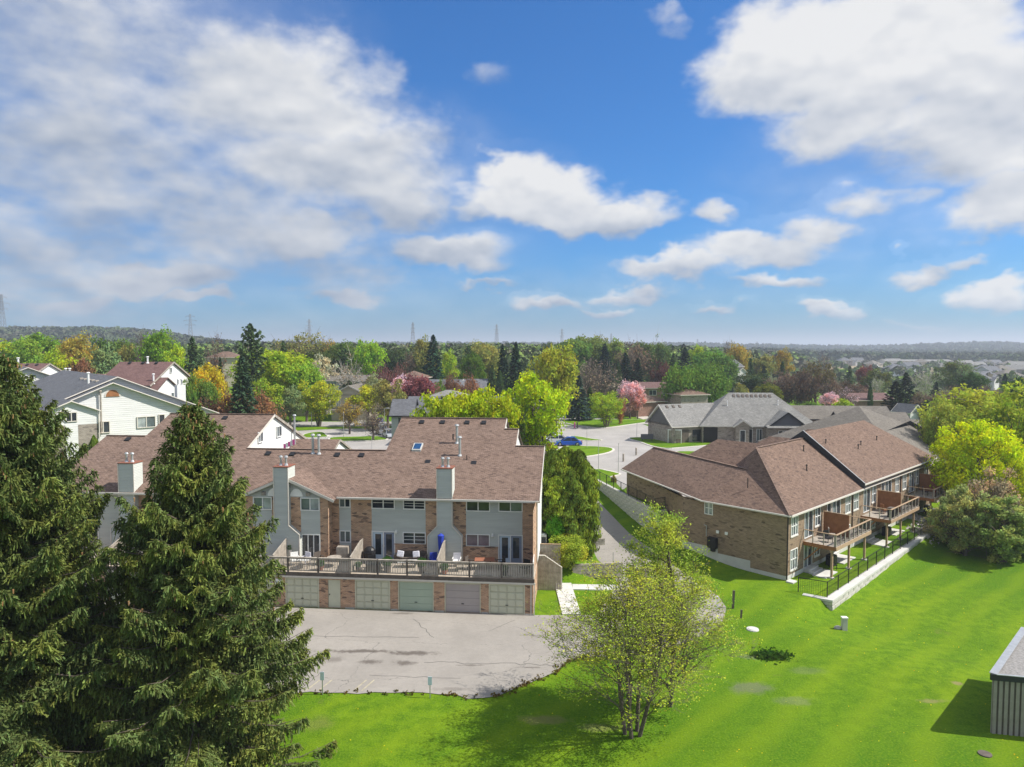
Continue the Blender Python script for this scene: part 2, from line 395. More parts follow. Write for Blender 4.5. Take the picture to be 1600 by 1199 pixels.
def ground_mat():
    m = bpy.data.materials.new('grass_ground'); m.use_nodes = True; nt = m.node_tree; b = nt.nodes['Principled BSDF']
    p = nt.nodes.new('ShaderNodeNewGeometry').outputs['Position']
    a = noise(nt, p, .055, 6, .62, .4).outputs[0]
    s = noise(nt, vmt(nt, 'MULTIPLY', p, (1, 1, 1)), 1.3, 8, .68).outputs[0]
    f = noise(nt, p, 9., 4, .7).outputs[0]
    # mowing stripes run from lower left to upper right, very faint
    sp = nt.nodes.new('ShaderNodeSeparateXYZ'); nt.links.new(p, sp.inputs[0])
    stripe = mth(nt, 'SINE', mth(nt, 'ADD', mth(nt, 'MULTIPLY', mth(nt, 'SUBTRACT', sp.outputs[0], mth(nt, 'MULTIPLY', sp.outputs[1], 1.02)), 1.5), mth(nt, 'MULTIPLY', a, 9.)))
    g = mixc(nt, mapr(nt, a, .38, .62), (.060, .155, .006, 1), (.145, .25, .008, 1))
    g = mixc(nt, mth(nt, 'MULTIPLY', mapr(nt, s, .38, .60), .9), g, (.062, .145, .005, 1))
    g = mixc(nt, mapr(nt, f, .45, .68, 0, .6), g, (.19, .29, .014, 1))
    g = mixc(nt, mapr(nt, stripe, -.3, 1, 0, .30), g, (.21, .30, .010, 1))
    bare = mapr(nt, noise(nt, p, .35, 6, .65).outputs[0], .66, .74, 0, .55)
    g = mixc(nt, bare, g, (.16, .14, .055, 1))
    # worn grey patches by the storm drain hollow
    def spot(cx, cy, rx, ry, k, g, c, e=.9):
        d = vmt(nt, 'LENGTH', vmt(nt, 'MULTIPLY', vmt(nt, 'SUBTRACT', p, (cx, cy, 0)), (1 / rx, 1 / ry, 0)))
        d = mth(nt, 'ADD', d, mth(nt, 'MULTIPLY', mth(nt, 'SUBTRACT', s, .5), 2.4))
        return mixc(nt, mapr(nt, d, e + .35, e - .5, 0, k, True), g, c)
    for args in SPOTS: g = spot(*args[:5], g, args[5])
    # farmland and woods colours far away
    far = mapr(nt, sp.outputs[1], 230, 420, 0, 1, True)
    vo = nt.nodes.new('ShaderNodeTexVoronoi'); put(nt, vo.inputs['Vector'], vmt(nt, 'MULTIPLY', p, (.0016, .0042, 0))); vo.inputs['Scale'].default_value = 1.
    sc = nt.nodes.new('ShaderNodeSeparateColor'); nt.links.new(vo.outputs['Color'], sc.inputs[0])
    fc = mixc(nt, mapr(nt, sc.outputs[0], .35, .6), (.05, .075, .022, 1), (.30, .24, .15, 1))
    fc = mixc(nt, mapr(nt, sc.outputs[1], .6, .7), fc, (.10, .17, .03, 1))
    g = mixc(nt, far, g, fc)
    put(nt, b.inputs['Base Color'], g); b.inputs['Roughness'].default_value = .95; b.inputs['Specular IOR Level'].default_value = .1
    bp = nt.nodes.new('ShaderNodeBump'); bp.inputs['Strength'].default_value = .6; bp.inputs['Distance'].default_value = .12
    put(nt, bp.inputs['Height'], mth(nt, 'ADD', f, s)); put(nt, b.inputs['Normal'], bp.outputs[0])
    return m
SPOTS = [(13.6, 39.4, 1.4, .8, .55, (.15, .14, .12, 1)), (15.4, 37.9, 1.2, .5, .35, (.17, .16, .13, 1)), (14.9, 43.6, 1.0, .4, .4, (.16, .15, .13, 1)), (17.6, 41.6, 1.2, .5, .3, (.15, .15, .11, 1)),
         (1.6, 36.0, 1.3, .5, .5, (.22, .17, .09, 1)), (4.4, 35.2, 1.2, .4, .4, (.22, .18, .10, 1)), (-9.9, 35.6, .8, .8, .4, (.2, .19, .06, 1)),
         (16.4, 43.9, 1.0, .5, .6, (.09, .07, .05, 1)), (25.7, 40.0, .35, .3, .6, (.30, .22, .14, 1)), (23.0, 37.9, .8, .25, .5, (.28, .22, .12, 1)), (28.0, 44.0, 1.6, .35, .35, (.05, .10, .01, 1))]
M['ground'] = ground_mat()
def asphalt(name, c, crack=1.):
    m = bpy.data.materials.new(name); m.use_nodes = True; nt = m.node_tree; b = nt.nodes['Principled BSDF']
    p = nt.nodes.new('ShaderNodeNewGeometry').outputs['Position']
    a = noise(nt, p, .25, 7, .65).outputs[0]; s = noise(nt, p, 3.5, 6, .7).outputs[0]
    g = mixc(nt, mapr(nt, a, .3, .7), c4([x * .84 for x in c]), c4([min(1, x * 1.1) for x in c]))
    g = mixc(nt, mapr(nt, s, .42, .7, 0, .30), g, c4([x * .66 for x in c]))
    if crack:
        w = noise(nt, p, .9, 5, .6); pw = vmt(nt, 'ADD', p, vmt(nt, 'SCALE', vmt(nt, 'SUBTRACT', w.outputs[1], (.5, .5, .5)), s=1.3))
        vo = nt.nodes.new('ShaderNodeTexVoronoi'); vo.feature = 'DISTANCE_TO_EDGE'; put(nt, vo.inputs['Vector'], vmt(nt, 'MULTIPLY', pw, (.11, .26, 0))); vo.inputs['Scale'].default_value = 1.
        g = mixc(nt, mth(nt, 'MULTIPLY', mapr(nt, vo.outputs['Distance'], .0035, .0, 0, .8), mth(nt, 'MULTIPLY', mapr(nt, a, .40, .52), crack)), g, (.055, .055, .055, 1))
        for (cx, cy, rx, ry, k) in STAINS:
            d = vmt(nt, 'LENGTH', vmt(nt, 'MULTIPLY', vmt(nt, 'SUBTRACT', p, (cx, cy, 0)), (1 / rx, 1 / ry, 0)))
            d = mth(nt, 'ADD', d, mth(nt, 'MULTIPLY', mth(nt, 'SUBTRACT', noise(nt, p, 2.2, 6, .7).outputs[0], .5), 2.2))
            g = mixc(nt, mapr(nt, d, 1.2, .3, 0, k, True), g, (.075, .06, .05, 1))
    put(nt, b.inputs['Base Color'], g); b.inputs['Roughness'].default_value = .92; b.inputs['Specular IOR Level'].default_value = .2
    bp = nt.nodes.new('ShaderNodeBump'); bp.inputs['Strength'].default_value = .25; bp.inputs['Distance'].default_value = .03
    put(nt, bp.inputs['Height'], s); put(nt, b.inputs['Normal'], bp.outputs[0])
    return m
STAINS = [(-9.6, 44.2, 2.6, .3, .75), (-6.2, 43.9, 1.8, .35, .75), (-8.7, 42.7, .8, .4, .7), (-6.6, 42.5, .8, .4, .7), (-7.9, 50.6, 1.0, .25, .55), (-2.4, 42.2, 1.0, .12, .5), (1.2, 41.9, .9, .1, .5), (-11.0, 43.0, .6, .5, .4), (-3.5, 39.2, 1.3, .25, .3)]
M['asphalt'] = asphalt('sun_bleached_asphalt', (.315, .29, .26))
M['road'] = asphalt('pale_road_asphalt', (.37, .35, .33), .35)
M['drive'] = asphalt('concrete_drive', (.50, .47, .42), 0)
# ------------------------------------------------------------------ terrain
def sst(a, b, x):
    t = np.clip((x - a) / (b - a), 0, 1); return t * t * (3 - 2 * t)
def terr(x, y):
    x = np.asarray(x, float); y = np.asarray(y, float)
    back = (x - 22.74) * -.697 + (y - 57.9) * .717      # how far behind the window wall of the brick row
    ramp = 2.7 * sst(65, 99, y) * sst(-.5, 10.5, back)
    # the bed and garden beside the end house are already at street level
    gard = 2.55 * sst(56.5, 60.5, y) * (1 - sst(4.6, 7.4, x))
    z = np.maximum(ramp, gard)
    # the lawn drops away outside the block wall of the back yards
    dist = (x - 24.45) * .697 - (y - 53.25) * .717; s_ = (x - 24.45) * .717 + (y - 53.25) * .697
    z = z - 0.9 * sst(-1.0, .1, dist) * sst(-9, .3, s_) * (1 - sst(110, 160, y))
    # beyond the back yards the lawn on the right stays low under the trees
    z = z - 1.5 * sst(62, 85, x - (y - 60) * .35) * sst(55, 75, y) * (1 - sst(120, 200, y))
    q = x / np.maximum(y, 1)
    r = np.hypot(x, y)
    z = z + 5.0 * sst(150, 420, y) * (1 - sst(.12, .45, q)) - 7.0 * sst(130, 420, y) * sst(.25, .55, q)
    # wooded ridge far left, low rise far right
    z = z + 26 * (1 - sst(-.58, -.34, q)) * sst(700, 1150, y) * (1 - sst(1500, 3000, y))
    z = z + 13 * np.exp(-(((q - .66) / .11) ** 2)) * sst(1500, 2300, y) * (1 - sst(3000, 4500, y))
    z = z + 6 * sst(1200, 2600, y)
    z = z + .9 * np.exp(-(((x - 16.5) / 3.2) ** 2 + ((y - 66.5) / 4.5) ** 2))
    # hollow around the storm drain
    z = z - .35 * np.exp(-(((x - 16.4) / 1.3) ** 2 + ((y - 43.9) / .9) ** 2))
    return z
def tz(x, y): return float(terr(x, y))
_cp, _sp = math.cos(PITCH), math.sin(PITCH)
def ray(px, py):
    u = (px - 800) / FPX; v = (599.5 - py) / FPX
    return u, _cp + v * _sp, -_sp + v * _cp
def gp(px, py):
    """the point of the ground seen at a place of the photograph"""
    rx, ry, rz = ray(px, py); t = 20.0
    while t < 6000:
        if CAMH + rz * t < tz(rx * t, ry * t): break
        t *= 1.01
    lo, hi = t / 1.01, t
    for _ in range(20):
        md = (lo + hi) / 2
        if CAMH + rz * md < tz(rx * md, ry * md): hi = md
        else: lo = md
    return Vector((rx * hi, ry * hi, tz(rx * hi, ry * hi)))
def at(px, py, Y):
    rx, ry, rz = ray(px, py); t = Y / ry
    return Vector((rx * t, Y, CAMH + rz * t))

def axis(dense0, dense1, step, far0, far1):
    a = list(np.arange(dense0, dense1 + .01, step)); s = step; v = dense1
    while v < far1: s *= 1.13; v += s; a.append(v)
    s = step; v = dense0
    while v > far0: s *= 1.13; v -= s; a.insert(0, v)
    return np.array(a)
gx = axis(-45, 70, 1.0, -9000, 9000); gy = axis(20, 130, 1.0, -400, 16000)
GX, GY = np.meshgrid(gx, gy); GZ = terr(GX, GY)
nx, ny = len(gx), len(gy)
me = bpy.data.meshes.new('lawn_and_land')
me.vertices.add(nx * ny); me.vertices.foreach_set('co', np.stack([GX, GY, GZ], -1).astype(np.float32).ravel())
ii = (np.arange(ny - 1)[:, None] * nx + np.arange(nx - 1)[None, :]).ravel()
q = np.stack([ii, ii + 1, ii + nx + 1, ii + nx], -1).astype(np.int32)
me.loops.add(q.size); me.loops.foreach_set('vertex_index', q.ravel())
me.polygons.add(len(q)); me.polygons.foreach_set('loop_start', np.arange(len(q), dtype=np.int32) * 4)
me.polygons.foreach_set('use_smooth', np.ones(len(q), bool)); me.update(calc_edges=True)
me.materials.append(M['ground'])
structure(link('ground', me))

def drape(name, pts, dz, m, step=2.0, skirt=0., kind='structure'):
    """a flat outline laid on the terrain, dz above it"""
    bm = bmesh.new(); vs = [bm.verts.new((p[0], p[1], 0)) for p in pts]; f = bm.faces.new(vs); f.normal_update()
    bmesh.ops.triangulate(bm, faces=[f], ngon_method='EAR_CLIP')
    xs = [p[0] for p in pts]; ys = [p[1] for p in pts]
    for (lo, hi, no) in ((min(xs), max(xs), (1, 0, 0)), (min(ys), max(ys), (0, 1, 0))):
        k = math.ceil(lo / step) * step
        while k < hi:
            bmesh.ops.bisect_plane(bm, geom=bm.verts[:] + bm.edges[:] + bm.faces[:], plane_co=(k, k, 0), plane_no=no); k += step
    bmesh.ops.recalc_face_normals(bm, faces=bm.faces)
    for f in bm.faces:
        if f.normal.z < 0: f.normal_flip()
    for v in bm.verts: v.co.z = tz(v.co.x, v.co.y) + dz
    if skirt:
        be = [e for e in bm.edges if e.is_boundary]
        r = bmesh.ops.extrude_edge_only(bm, edges=be)
        for v in [g for g in r['geom'] if isinstance(g, bmesh.types.BMVert)]: v.co.z -= skirt
    me = bpy.data.meshes.new(name); bm.to_mesh(me); bm.free(); me.materials.append(m)
    o = link(name, me); o['kind'] = kind
    return o
def P(*pp): return [tuple(gp(*p)[:2]) for p in pp]
def smoothpoly(pts, n=4):
    """closed Catmull-Rom through the points"""
    r = []; L = len(pts)
    for i in range(L):
        p0, p1, p2, p3 = [Vector(pts[(i + k) % L][:2]) for k in (-1, 0, 1, 2)]
        for j in range(n):
            t = j / n
            r.append(tuple(.5 * ((2 * p1) + (p2 - p0) * t + (2 * p0 - 5 * p1 + 4 * p2 - p3) * t * t + (3 * p1 - p0 - 3 * p2 + p3) * t ** 3)))
    return r
rnd = random.Random(5)
# parking court in front of the garages, its outer edge ragged
lot = [(-42, 53.9), (-42, 39.2)]
x = -41.
while x < -3.2: lot.append((x, 38.75 - .012 * (x + 10) + rnd.uniform(-.16, .16))); x += .9
lot += [(-2.4, 38.1), (-1.3, 38.25), (-.7, 38.5), (-.2, 38.95), (.2, 39.3), (.8, 39.75), (1.3, 40.2), (1.9, 40.7), (2.5, 41.3), (3.1, 42.2), (3.6, 42.9), (4.3, 43.3), (5.4, 43.3), (7.2, 43.6), (9.0, 44.3), (11.0, 45.3), (13.2, 47.0), (15.0, 49.3), (15.9, 51.8), (16.0, 54.2), (15.5, 56.8)]
lot += [(14.6, 60.0), (13.6, 64.0), (12.6, 68.5), (11.9, 72.), (6.9, 72.), (7.2, 66.), (7.9, 63.), (8.7, 60.5), (8.6, 57), (7.4, 53.7), (6.0, 50.3), (1.6, 50.25)]
ob = drape('parking_court', lot, .035, M['asphalt'], 2.0)
drape('lane', [(6.9, 71.98), (11.9, 71.98), (11.2, 76.), (10.4, 80.), (9.4, 86), (9.2, 94), (11.0, 100), (6.0, 100), (6.4, 86), (6.6, 80)], .037, M['asphalt'])
# street and drives behind the houses
G_ST = P((-60, 704), (200, 700), (480, 704), (640, 712), (860, 722), (905, 745), (936, 764), (948, 772), (975, 765), (1010, 740), (1060, 722), (1200, 716), (1290, 722), (1290, 700), (1130, 698), (1120, 690), (1040, 676), (1000, 662), (930, 668), (880, 664), (800, 670), (700, 672), (600, 669), (400, 669), (-60, 669))
drape('street', [tuple(p) for p in G_ST], .05, M['road'], 3.0)
drape('far_street', P((-40, 659), (300, 659.5), (600, 659.5), (840, 654), (880, 651), (960, 655), (1020, 659), (1020, 664), (960, 661.5), (880, 663), (840, 664.5), (600, 667), (300, 667), (-40, 667)), .06, M['road'], 3.0)
def island(name, pts, kerb=True, n=4, m='ground', h=.16):
    pts = smoothpoly([gp(*p) for p in pts], n)
    o = drape(name, pts, h, M[m], 3.0, skirt=.14)
    if kerb:
        mb = MB(); c = Vector((sum(p[0] for p in pts) / len(pts), sum(p[1] for p in pts) / len(pts)))
        L = len(pts)
        for i in range(L):
            a = Vector(pts[i]); b2 = Vector(pts[(i + 1) % L]); d = (b2 - a)
            if d.length < .01: continue
            d.normalize(); nr = Vector((d.y, -d.x))
            if nr.dot(a - c) < 0: nr = -nr
            w = .34
            za, zb = tz(*a) + h - .012, tz(*b2) + h - .012
            q = [(a.x, a.y, za), (b2.x, b2.y, zb), (b2.x + nr.x * w, b2.y + nr.y * w, zb), (a.x + nr.x * w, a.y + nr.y * w, za)]
            mb.slab(q if (Vector(q[1]) - Vector(q[0])).cross(Vector(q[2]) - Vector(q[0])).z > 0 else q[::-1], .16, 0, 0)
        k = mb.build('kerb', M['kerb']); structure(k)
    return o
island('median_lawn', [(880, 658), (930, 656.5), (1000, 656.5), (1018, 659), (985, 664), (945, 669), (915, 667), (890, 663)])
island('roundabout_lawn', [(884, 699), (915, 698.5), (945, 700), (957, 703), (950, 708), (925, 713), (900, 716), (880, 717), (868, 708)])
island('corner_lawn', [(932, 735), (947, 737), (967, 742), (960, 744.5), (940, 749), (915, 752), (900, 742)])
island('front_lawn', [(985, 685.5), (1040, 684.5), (1118, 683.5), (1122, 688), (1118, 695), (1060, 700.5), (1040, 701.5), (1020, 698), (1003, 692)])
island('verge_lawn', [(1056, 707.5), (1100, 707), (1112, 709), (1100, 717), (1085, 717)])
island('side_lawn', [(892, 683), (905, 683.5), (925, 687), (940, 689), (918, 689.5), (905, 688), (895, 687)])
island('court_lawn', [(472, 684.5), (476, 680), (488, 677), (503, 676.5), (509, 681), (511, 683.5), (495, 684.5)], n=3)
island('verge_strip', [(455, 669.8), (520, 668), (600, 667.2), (640, 667.4), (600, 669.6), (520, 671), (455, 674)], n=3, kerb=False)
island('tree_strip', [(516, 687.5), (522, 684.5), (560, 683.5), (590, 683), (602, 686), (600, 688.5), (560, 690), (530, 690.5)], n=3)
drape('drive', P((504, 675.5), (513, 676), (520, 683), (512, 683.8)), .075, M['drive'], 3.0)
drape('house_drive', P((533, 659), (572, 659), (560, 648), (548, 640), (532, 640)), .075, M['drive'], 3.0)
drape('garage_apron', P((1123, 686), (1196, 683.5), (1186, 696), (1126, 697)), .08, M['drive'], 3.0)
drape('curved_drive', P((975, 641), (986, 641), (1002, 647), (1018, 654), (1005, 656), (990, 651), (976, 645)), .07, M['drive'], 3.0)
# pavements beside the end house: a slab path with joints
def slabs(x0, y0, x1, y1, w, n):
    d = Vector((x1 - x0, y1 - y0)); L = d.length; d.normalize(); s = Vector((-d.y, d.x)) * w / 2
    for i in range(n):
        a = Vector((x0, y0)) + d * (L * i / n + .02); b = Vector((x0, y0)) + d * (L * (i + 1) / n - .02)
        mb = MB(); z = max(tz(a.x, a.y), tz(b.x, b.y))
        q = [(a.x - s.x, a.y - s.y, tz(*a) + .09), (b.x - s.x, b.y - s.y, tz(*b) + .09), (b.x + s.x, b.y + s.y, tz(*b) + .09), (a.x + s.x, a.y + s.y, tz(*a) + .09)]
        if (Vector(q[1]) - Vector(q[0])).cross(Vector(q[2]) - Vector(q[0])).z < 0: q = q[::-1]
        mb.slab(q, .16, 0, 0); mb.build('paving_slab', M['concrete_new'], PATH)
PATH = link('footpath', None); structure(PATH)
slabs(4.3, 50.35, 4.15, 56.9, 1.35, 5)
slabs(4.85, 56.2, 8.6, 56.0, 1.2, 3)
# parking bay lines near the grass edge
mb = MB()
for x in (-11.6, -10.9, -8.9, -8.45): 
    a = Vector((x, 39.0)); b = Vector((x + .45, 40.3)); s = Vector((.05, 0))
    mb.poly([(a.x - .05, a.y, .042), (a.x + .05, a.y, .042), (b.x + .05, b.y, .042), (b.x - .05, b.y, .042)])
structure(mb.build('bay_lines', surf('worn_yellow_line', (.40, .36, .26), .9, .25, 4.)))
# tar seam across the mouth of the court, and the long crack
mb = MB(); cr = random.Random(3)
def crack(pts, w):
    for (p, q) in zip(pts, pts[1:]):
        p = Vector(p); q = Vector(q); d = (q - p).normalized(); s = Vector((-d.y, d.x)) * w / 2
        mb.poly([(p.x - s.x, p.y - s.y, .04), (q.x - s.x, q.y - s.y, .04), (q.x + s.x, q.y + s.y, .04), (p.x + s.x, p.y + s.y, .04)])
def wander(x0, y0, x1, y1, n, a): return [(x0 + (x1 - x0) * i / n + (cr.uniform(-a, a) if 0 < i < n else 0), y0 + (y1 - y0) * i / n + (cr.uniform(-a, a) if 0 < i < n else 0)) for i in range(n + 1)]
crack(wander(3.0, 50.1, 3.5, 43.2, 14, .05), .07)
crack(wander(-5.4, 42.6, 3.2, 42.2, 22, .16), .045)
crack(wander(-14.5, 46.6, -6.2, 46.3, 18, .05), .04)
crack(wander(-7.0, 49.5, -5.2, 46.3, 9, .12), .035)
crack(wander(-1.6, 47.4, .2, 49.3, 8, .08), .03)
crack(wander(-8.4, 40.9, -3.0, 40.5, 10, .1), .035)
crack(wander(-12.0, 39.2, -11.3, 41.4, 8, .08), .03)
structure(mb.build('asphalt_cracks', surf('tar', (.09, .085, .08), .9)))
# ------------------------------------------------------------------ shared building pieces (meshes are cached and shared)
_cache = {}
def cached(key, fn):
    if key not in _cache: _cache[key] = fn()
    return _cache[key]
def window(parent, x, y, z, ang, w, h, nx=2, ny=1, gm='glass', fm='white', dep=.1, name='window', bars=0, fw=.07):
    """frame with its panes; x,y,z = lower left corner seen from outside, ang = direction of the wall"""
    def fr():
        mb = MB(); t = fw
        mb.box(-t, w + t, -.04, .06, -t, 0); mb.box(-t, w + t, -.04, .06, h, h + t); mb.box(-t, 0, -.04, .06, 0, h); mb.box(w, w + t, -.04, .06, 0, h)
        for i in range(1, nx): mb.box(w * i / nx - t / 2, w * i / nx + t / 2, -.02, .07, 0, h)
        for j in range(1, ny): mb.box(0, w, -.015, .065, h * j / ny - t / 2.5, h * j / ny + t / 2.5)
        for i in range(nx):
            for j in range(1, bars + 1): mb.box(w * i / nx + .03, w * (i + 1) / nx - .03, .02, .05, h * j / (bars + 1) - .015, h * j / (bars + 1) + .015)
        return mb.mesh(name, M[fm])
    f = link(name, cached(('wf', w, h, nx, ny, fm, bars, fw), fr), parent, (x, y, z), ang)
    for i in range(nx):
        g = gm[i % len(gm)] if isinstance(gm, (list, tuple)) else gm
        link('pane', cached(('wp', w, h, nx, g), lambda: MB().box(.004, w / nx - .004, .05, .075, .004, h - .004).mesh('pane', M[g])), f, (w * i / nx, 0, 0))
    return f
def french(parent, x, y, z, ang, w, h, ml='door_b', mr='door_d'):
    f = window(parent, x, y, z, ang, w, h, 2, 1, ['glass', 'glass'], 'white', name='french_door', fw=.08)
    for i, m in enumerate((ml, mr)):
        def leaf():
            mb = MB(); a = w * i / 2 + .02; b = w * (i + 1) / 2 - .02
            for q in ((a, b, 0, .3), (a, b, h - .16, h), (a, a + .17, .3, h - .16), (b - .17, b, .3, h - .16)): mb.box(q[0], q[1], .015, .055, q[2], q[3])
            return mb.mesh('door_leaf', M[m])
        d = link('door_leaf', cached(('fl', w, h, i, m), leaf), f)
        link('handle', cached(('fh', i, w), lambda: MB().box(w / 2 + (-.1 if i == 0 else .06), w / 2 + (-.06 if i == 0 else .1), -.03, .015, .95, 1.1).mesh('handle', M['metal'])), f)
    return f
def garage_door(parent, x, y, z, ang, w, h, m, rows=4, cols=4, flat=False):
    g = link('garage_door', cached(('gd', w, h, m, flat), lambda: MB().box(0, w, .05, .09, 0, h).mesh('garage_door', M[m])), parent, (x, y, z), ang)
    if flat:
        for j in range(4): link('panel', cached(('gf', w, h, m), lambda: MB().box(.02, w - .02, .03, .05, .02, h / 4 - .008).mesh('panel', M[m])), g, (0, 0, h * j / 4))
    else:
        def pn():
            a, b = w / cols, h / rows; mb = MB(); e = .035
            mb.poly([(e, .03, e), (a - e, .03, e), (a - e - .05, .005, e + .05), (e + .05, .005, e + .05)]); mb.poly([(a - e, .03, e), (a - e, .03, b - e), (a - e - .05, .005, b - e - .05), (a - e - .05, .005, e + .05)])
            mb.poly([(a - e, .03, b - e), (e, .03, b - e), (e + .05, .005, b - e - .05), (a - e - .05, .005, b - e - .05)]); mb.poly([(e, .03, b - e), (e, .03, e), (e + .05, .005, e + .05), (e + .05, .005, b - e - .05)])
            mb.poly([(e + .05, .005, e + .05), (a - e - .05, .005, e + .05), (a - e - .05, .005, b - e - .05), (e + .05, .005, b - e - .05)])
            for q in ((0, e, 0, b), (a - e, a, 0, b), (e, a - e, 0, e), (e, a - e, b - e, b)): mb.box(q[0] + .004, q[1] - .004, .012, .05, q[2] + .006, q[3] - .006)
            return mb.mesh('panel', M[m])
        for i in range(cols):
            for j in range(rows): link('panel', cached(('gp', w, h, m, rows, cols), pn), g, (w * i / cols, 0, h * j / rows))
    link('handle', cached('gh', lambda: MB().box(-.1, .1, -.03, .0, 0, .04).mesh('handle', M['black'])), g, (w / 2, 0, h * .25 + .1))
    return g
def pipe(parent, p, h, r=.08, m='metal', cap=True, name='vent_pipe'):
    o = link(name, cached(('pipe', h, r, m, cap), lambda: (MB().tube((0, 0, -.15), (0, 0, h), r, r, 8).tube((0, 0, h - .03), (0, 0, h + .1), r * 1.9, r * 1.2, 8).tube((0, 0, -.05), (0, 0, .12), r * 2.0, r * 1.1, 8) if cap else MB().tube((0, 0, -.15), (0, 0, h), r, r, 8)).mesh(name, M[m])), parent, p)
    return o
def roof_vent(parent, p, m='black', sl=.4):
    return link('roof_vent', cached(('rv', m, sl), lambda: MB().slab([(-.22, -.22, .10 - .2 * sl), (.22, -.22, .10 - .2 * sl), (.22, .22, .16 + .2 * sl), (-.22, .22, .16 + .2 * sl)], .16, 0, 0).mesh('roof_vent', M[m])), parent, p)

# =================================================================== the garage-court townhouses (near, left of centre)
A = thing('townhouse_row', 'long brown-roofed townhouse row with brick and grey-green siding above a row of garage doors', 'townhouses', (1.51, 50.28, 0), R(-5.4))
def part(name, mb, m, par=A, smooth=False): return mb.build(name, m if isinstance(m, list) else M[m], par, smooth)
W = -40.0                                  # left end
doors = [(-3.13, -.65, 'door_g', 0), (-6.37, -3.87, 'door_m', 1), (-9.83, -7.33, 'door_s', 1), (-13.07, -10.57, 'door_g', 0), (-18.38, -15.95, 'door_g', 0),
         (-22.0, -19.5, 'door_g', 0), (-25.5, -23.0, 'door_s', 1), (-29.0, -26.5, 'door_g', 0), (-32.6, -30.1, 'door_g', 0), (-36.2, -33.7, 'door_m', 1), (-39.4, -36.9, 'door_g', 0)]
ops = [(a - W, b - W, .03, 2.15) for a, b, _, _ in doors] + [(-15.2 - W, -14.25 - W, .06, 2.15)]
part('garage_wall', MB().wall((W, 0), (0, 0), -.3, 2.32, ops, .1).wall((0, 0), (0, 18), -.3, 7.6).wall((0, 18), (W, 18), 1, 7.6).wall((W, 18), (W, 0), -.3, 7.6).box(W, 0, .1, .3, 2.15, 2.3), 'brick_a')
for a, b in ((-13.9, -13.2), (-10.45, -9.95), (-7.2, -6.5), (-3.75, -3.25), (-.55, .02)): part('plinth', MB().box(a, b, -.015, .02, -.1, .12), 'concrete')
for a, b, m, fl in doors:
    garage_door(A, a, 0, .03, 0, b - a, 2.12, m, flat=fl)
    part('door_frame', MB().box(a - .07, a - .002, -.02, .03, 0, 2.22).box(b + .002, b + .07, -.02, .03, 0, 2.22).box(a - .002, b + .002, -.02, .03, 2.155, 2.22), 'door_g')
sd = link('service_door', MB().box(-15.18, -14.27, .03, .07, .06, 2.14).mesh('service_door', M['door_g']), A)
part('handle', MB().box(-15.12, -15.06, -.03, .03, 1.0, 1.08), 'black', sd)
part('wall_sign', MB().box(-19.25, -18.65, -.03, -.003, 1.55, 2.12), 'white')
part('wall_sign', MB().box(-19.15, -18.75, -.036, -.0301, 1.78, 1.9).box(-19.05, -18.85, -.036, -.0301, 1.62, 1.7), 'sign_blue')
# deck over the garages
part('deck_floor', MB().box(W, .06, -.12, 3.9, 2.50, 2.62), 'deck')
part('fascia_board', MB().box(W, .12, -.19, -.125, 2.44, 2.70), 'wood_dark')
part('gutter', MB().box(W, .16, -.20, -.06, 2.29, 2.42), 'cream')
M['baluster'] = surf('pale_weathered_wood', (.46, .43, .38), .85, .2, 3.)
mb = MB(); 
x = W + .05
while x < 0: mb.box(x, x + .045, -.075, -.045, 2.80, 3.72); x += .125
o = part('baluster', mb, 'baluster'); o['kind'] = 'stuff'
part('top_rail', MB().box(W, .06, -.14, .03, 3.74, 3.80).box(W, .06, -.10, -.04, 3.66, 3.735), 'wood_grey')
part('bottom_rail', MB().box(W, .06, -.10, -.035, 2.78, 2.84), 'wood_grey')
for x in [-.0, -2.25, -4.6, -6.95, -9.2, -11.4, -13.5, -15.9, -18.2, -20.6, -23, -25.4, -27.8, -30.2, -32.6, -35, -37.4, -39.8]:
    part('rail_post', MB().box(x - .055, x + .055, -.13, -.02, 2.5, 3.82), 'wood_dark' if x not in (0, -6.95, -13.5) else 'wood_grey')
def screen(x, hw=1.95, m='wood_grey', y1=3.2):
    mb = MB(); n = 16
    for i in range(n):
        y = .05 + (y1 - .05) * i / n; t = i / (n - 1)
        h = 1.22 + (hw - 1.22) * min(1, t * 1.3)
        mb.box(x - .02, x + .02, y, y + (y1 - .05) / n - .012, 2.64, 2.62 + h)
    mb.beam((x, .05, 2.62 + 1.24), (x, y1 * .77, 2.62 + hw + .02), .09, .05); mb.beam((x, y1 * .77, 2.62 + hw + .02), (x, y1, 2.62 + hw + .02), .09, .05)
    part('privacy_screen', mb, m)
screen(-13.5, 1.75); screen(-7.0, 1.8); screen(-19.4, 1.8); screen(0.0, 1.5, 'white', 1.0); screen(-26, 1.9); screen(-32.6, 1.9)
# upper walls (main wall plane y = 3.9)
Y = 3.9; Z0, Z1 = 2.62, 7.72
def bay(x0, x1, m, name, ops=(), z0=Z0, z1=Z1, y=Y):
    part(name, MB().wall((x0, y), (x1, y), z0, z1, [(a - x0, b - x0, c, d) for a, b, c, d in ops], .08), m)
wins = []
def W2(x0, x1, za, zb, g='glass', **k): wins.append((x0, x1, za, zb, g, k)); return (x0, x1, za, zb)
bay(-1.08, -.0, 'brick_a', 'brick_pier')
bay(-5.48, -1.08, 'siding_a', 'siding_panel', [W2(-2.87, -1.13, 6.66, 7.5, ['glass', 'glass_m']), W2(-5.40, -3.66, 6.64, 7.5, ['glass', 'glass']), W2(-5.42, -3.68, 3.88, 4.72, 'glass_p'), (-2.87, -1.13, 2.64, 4.72)])
part('brick_panel', MB().box(-5.48, -2.98, 3.86, 3.9 - .003, 2.62, 3.78), 'brick_a')
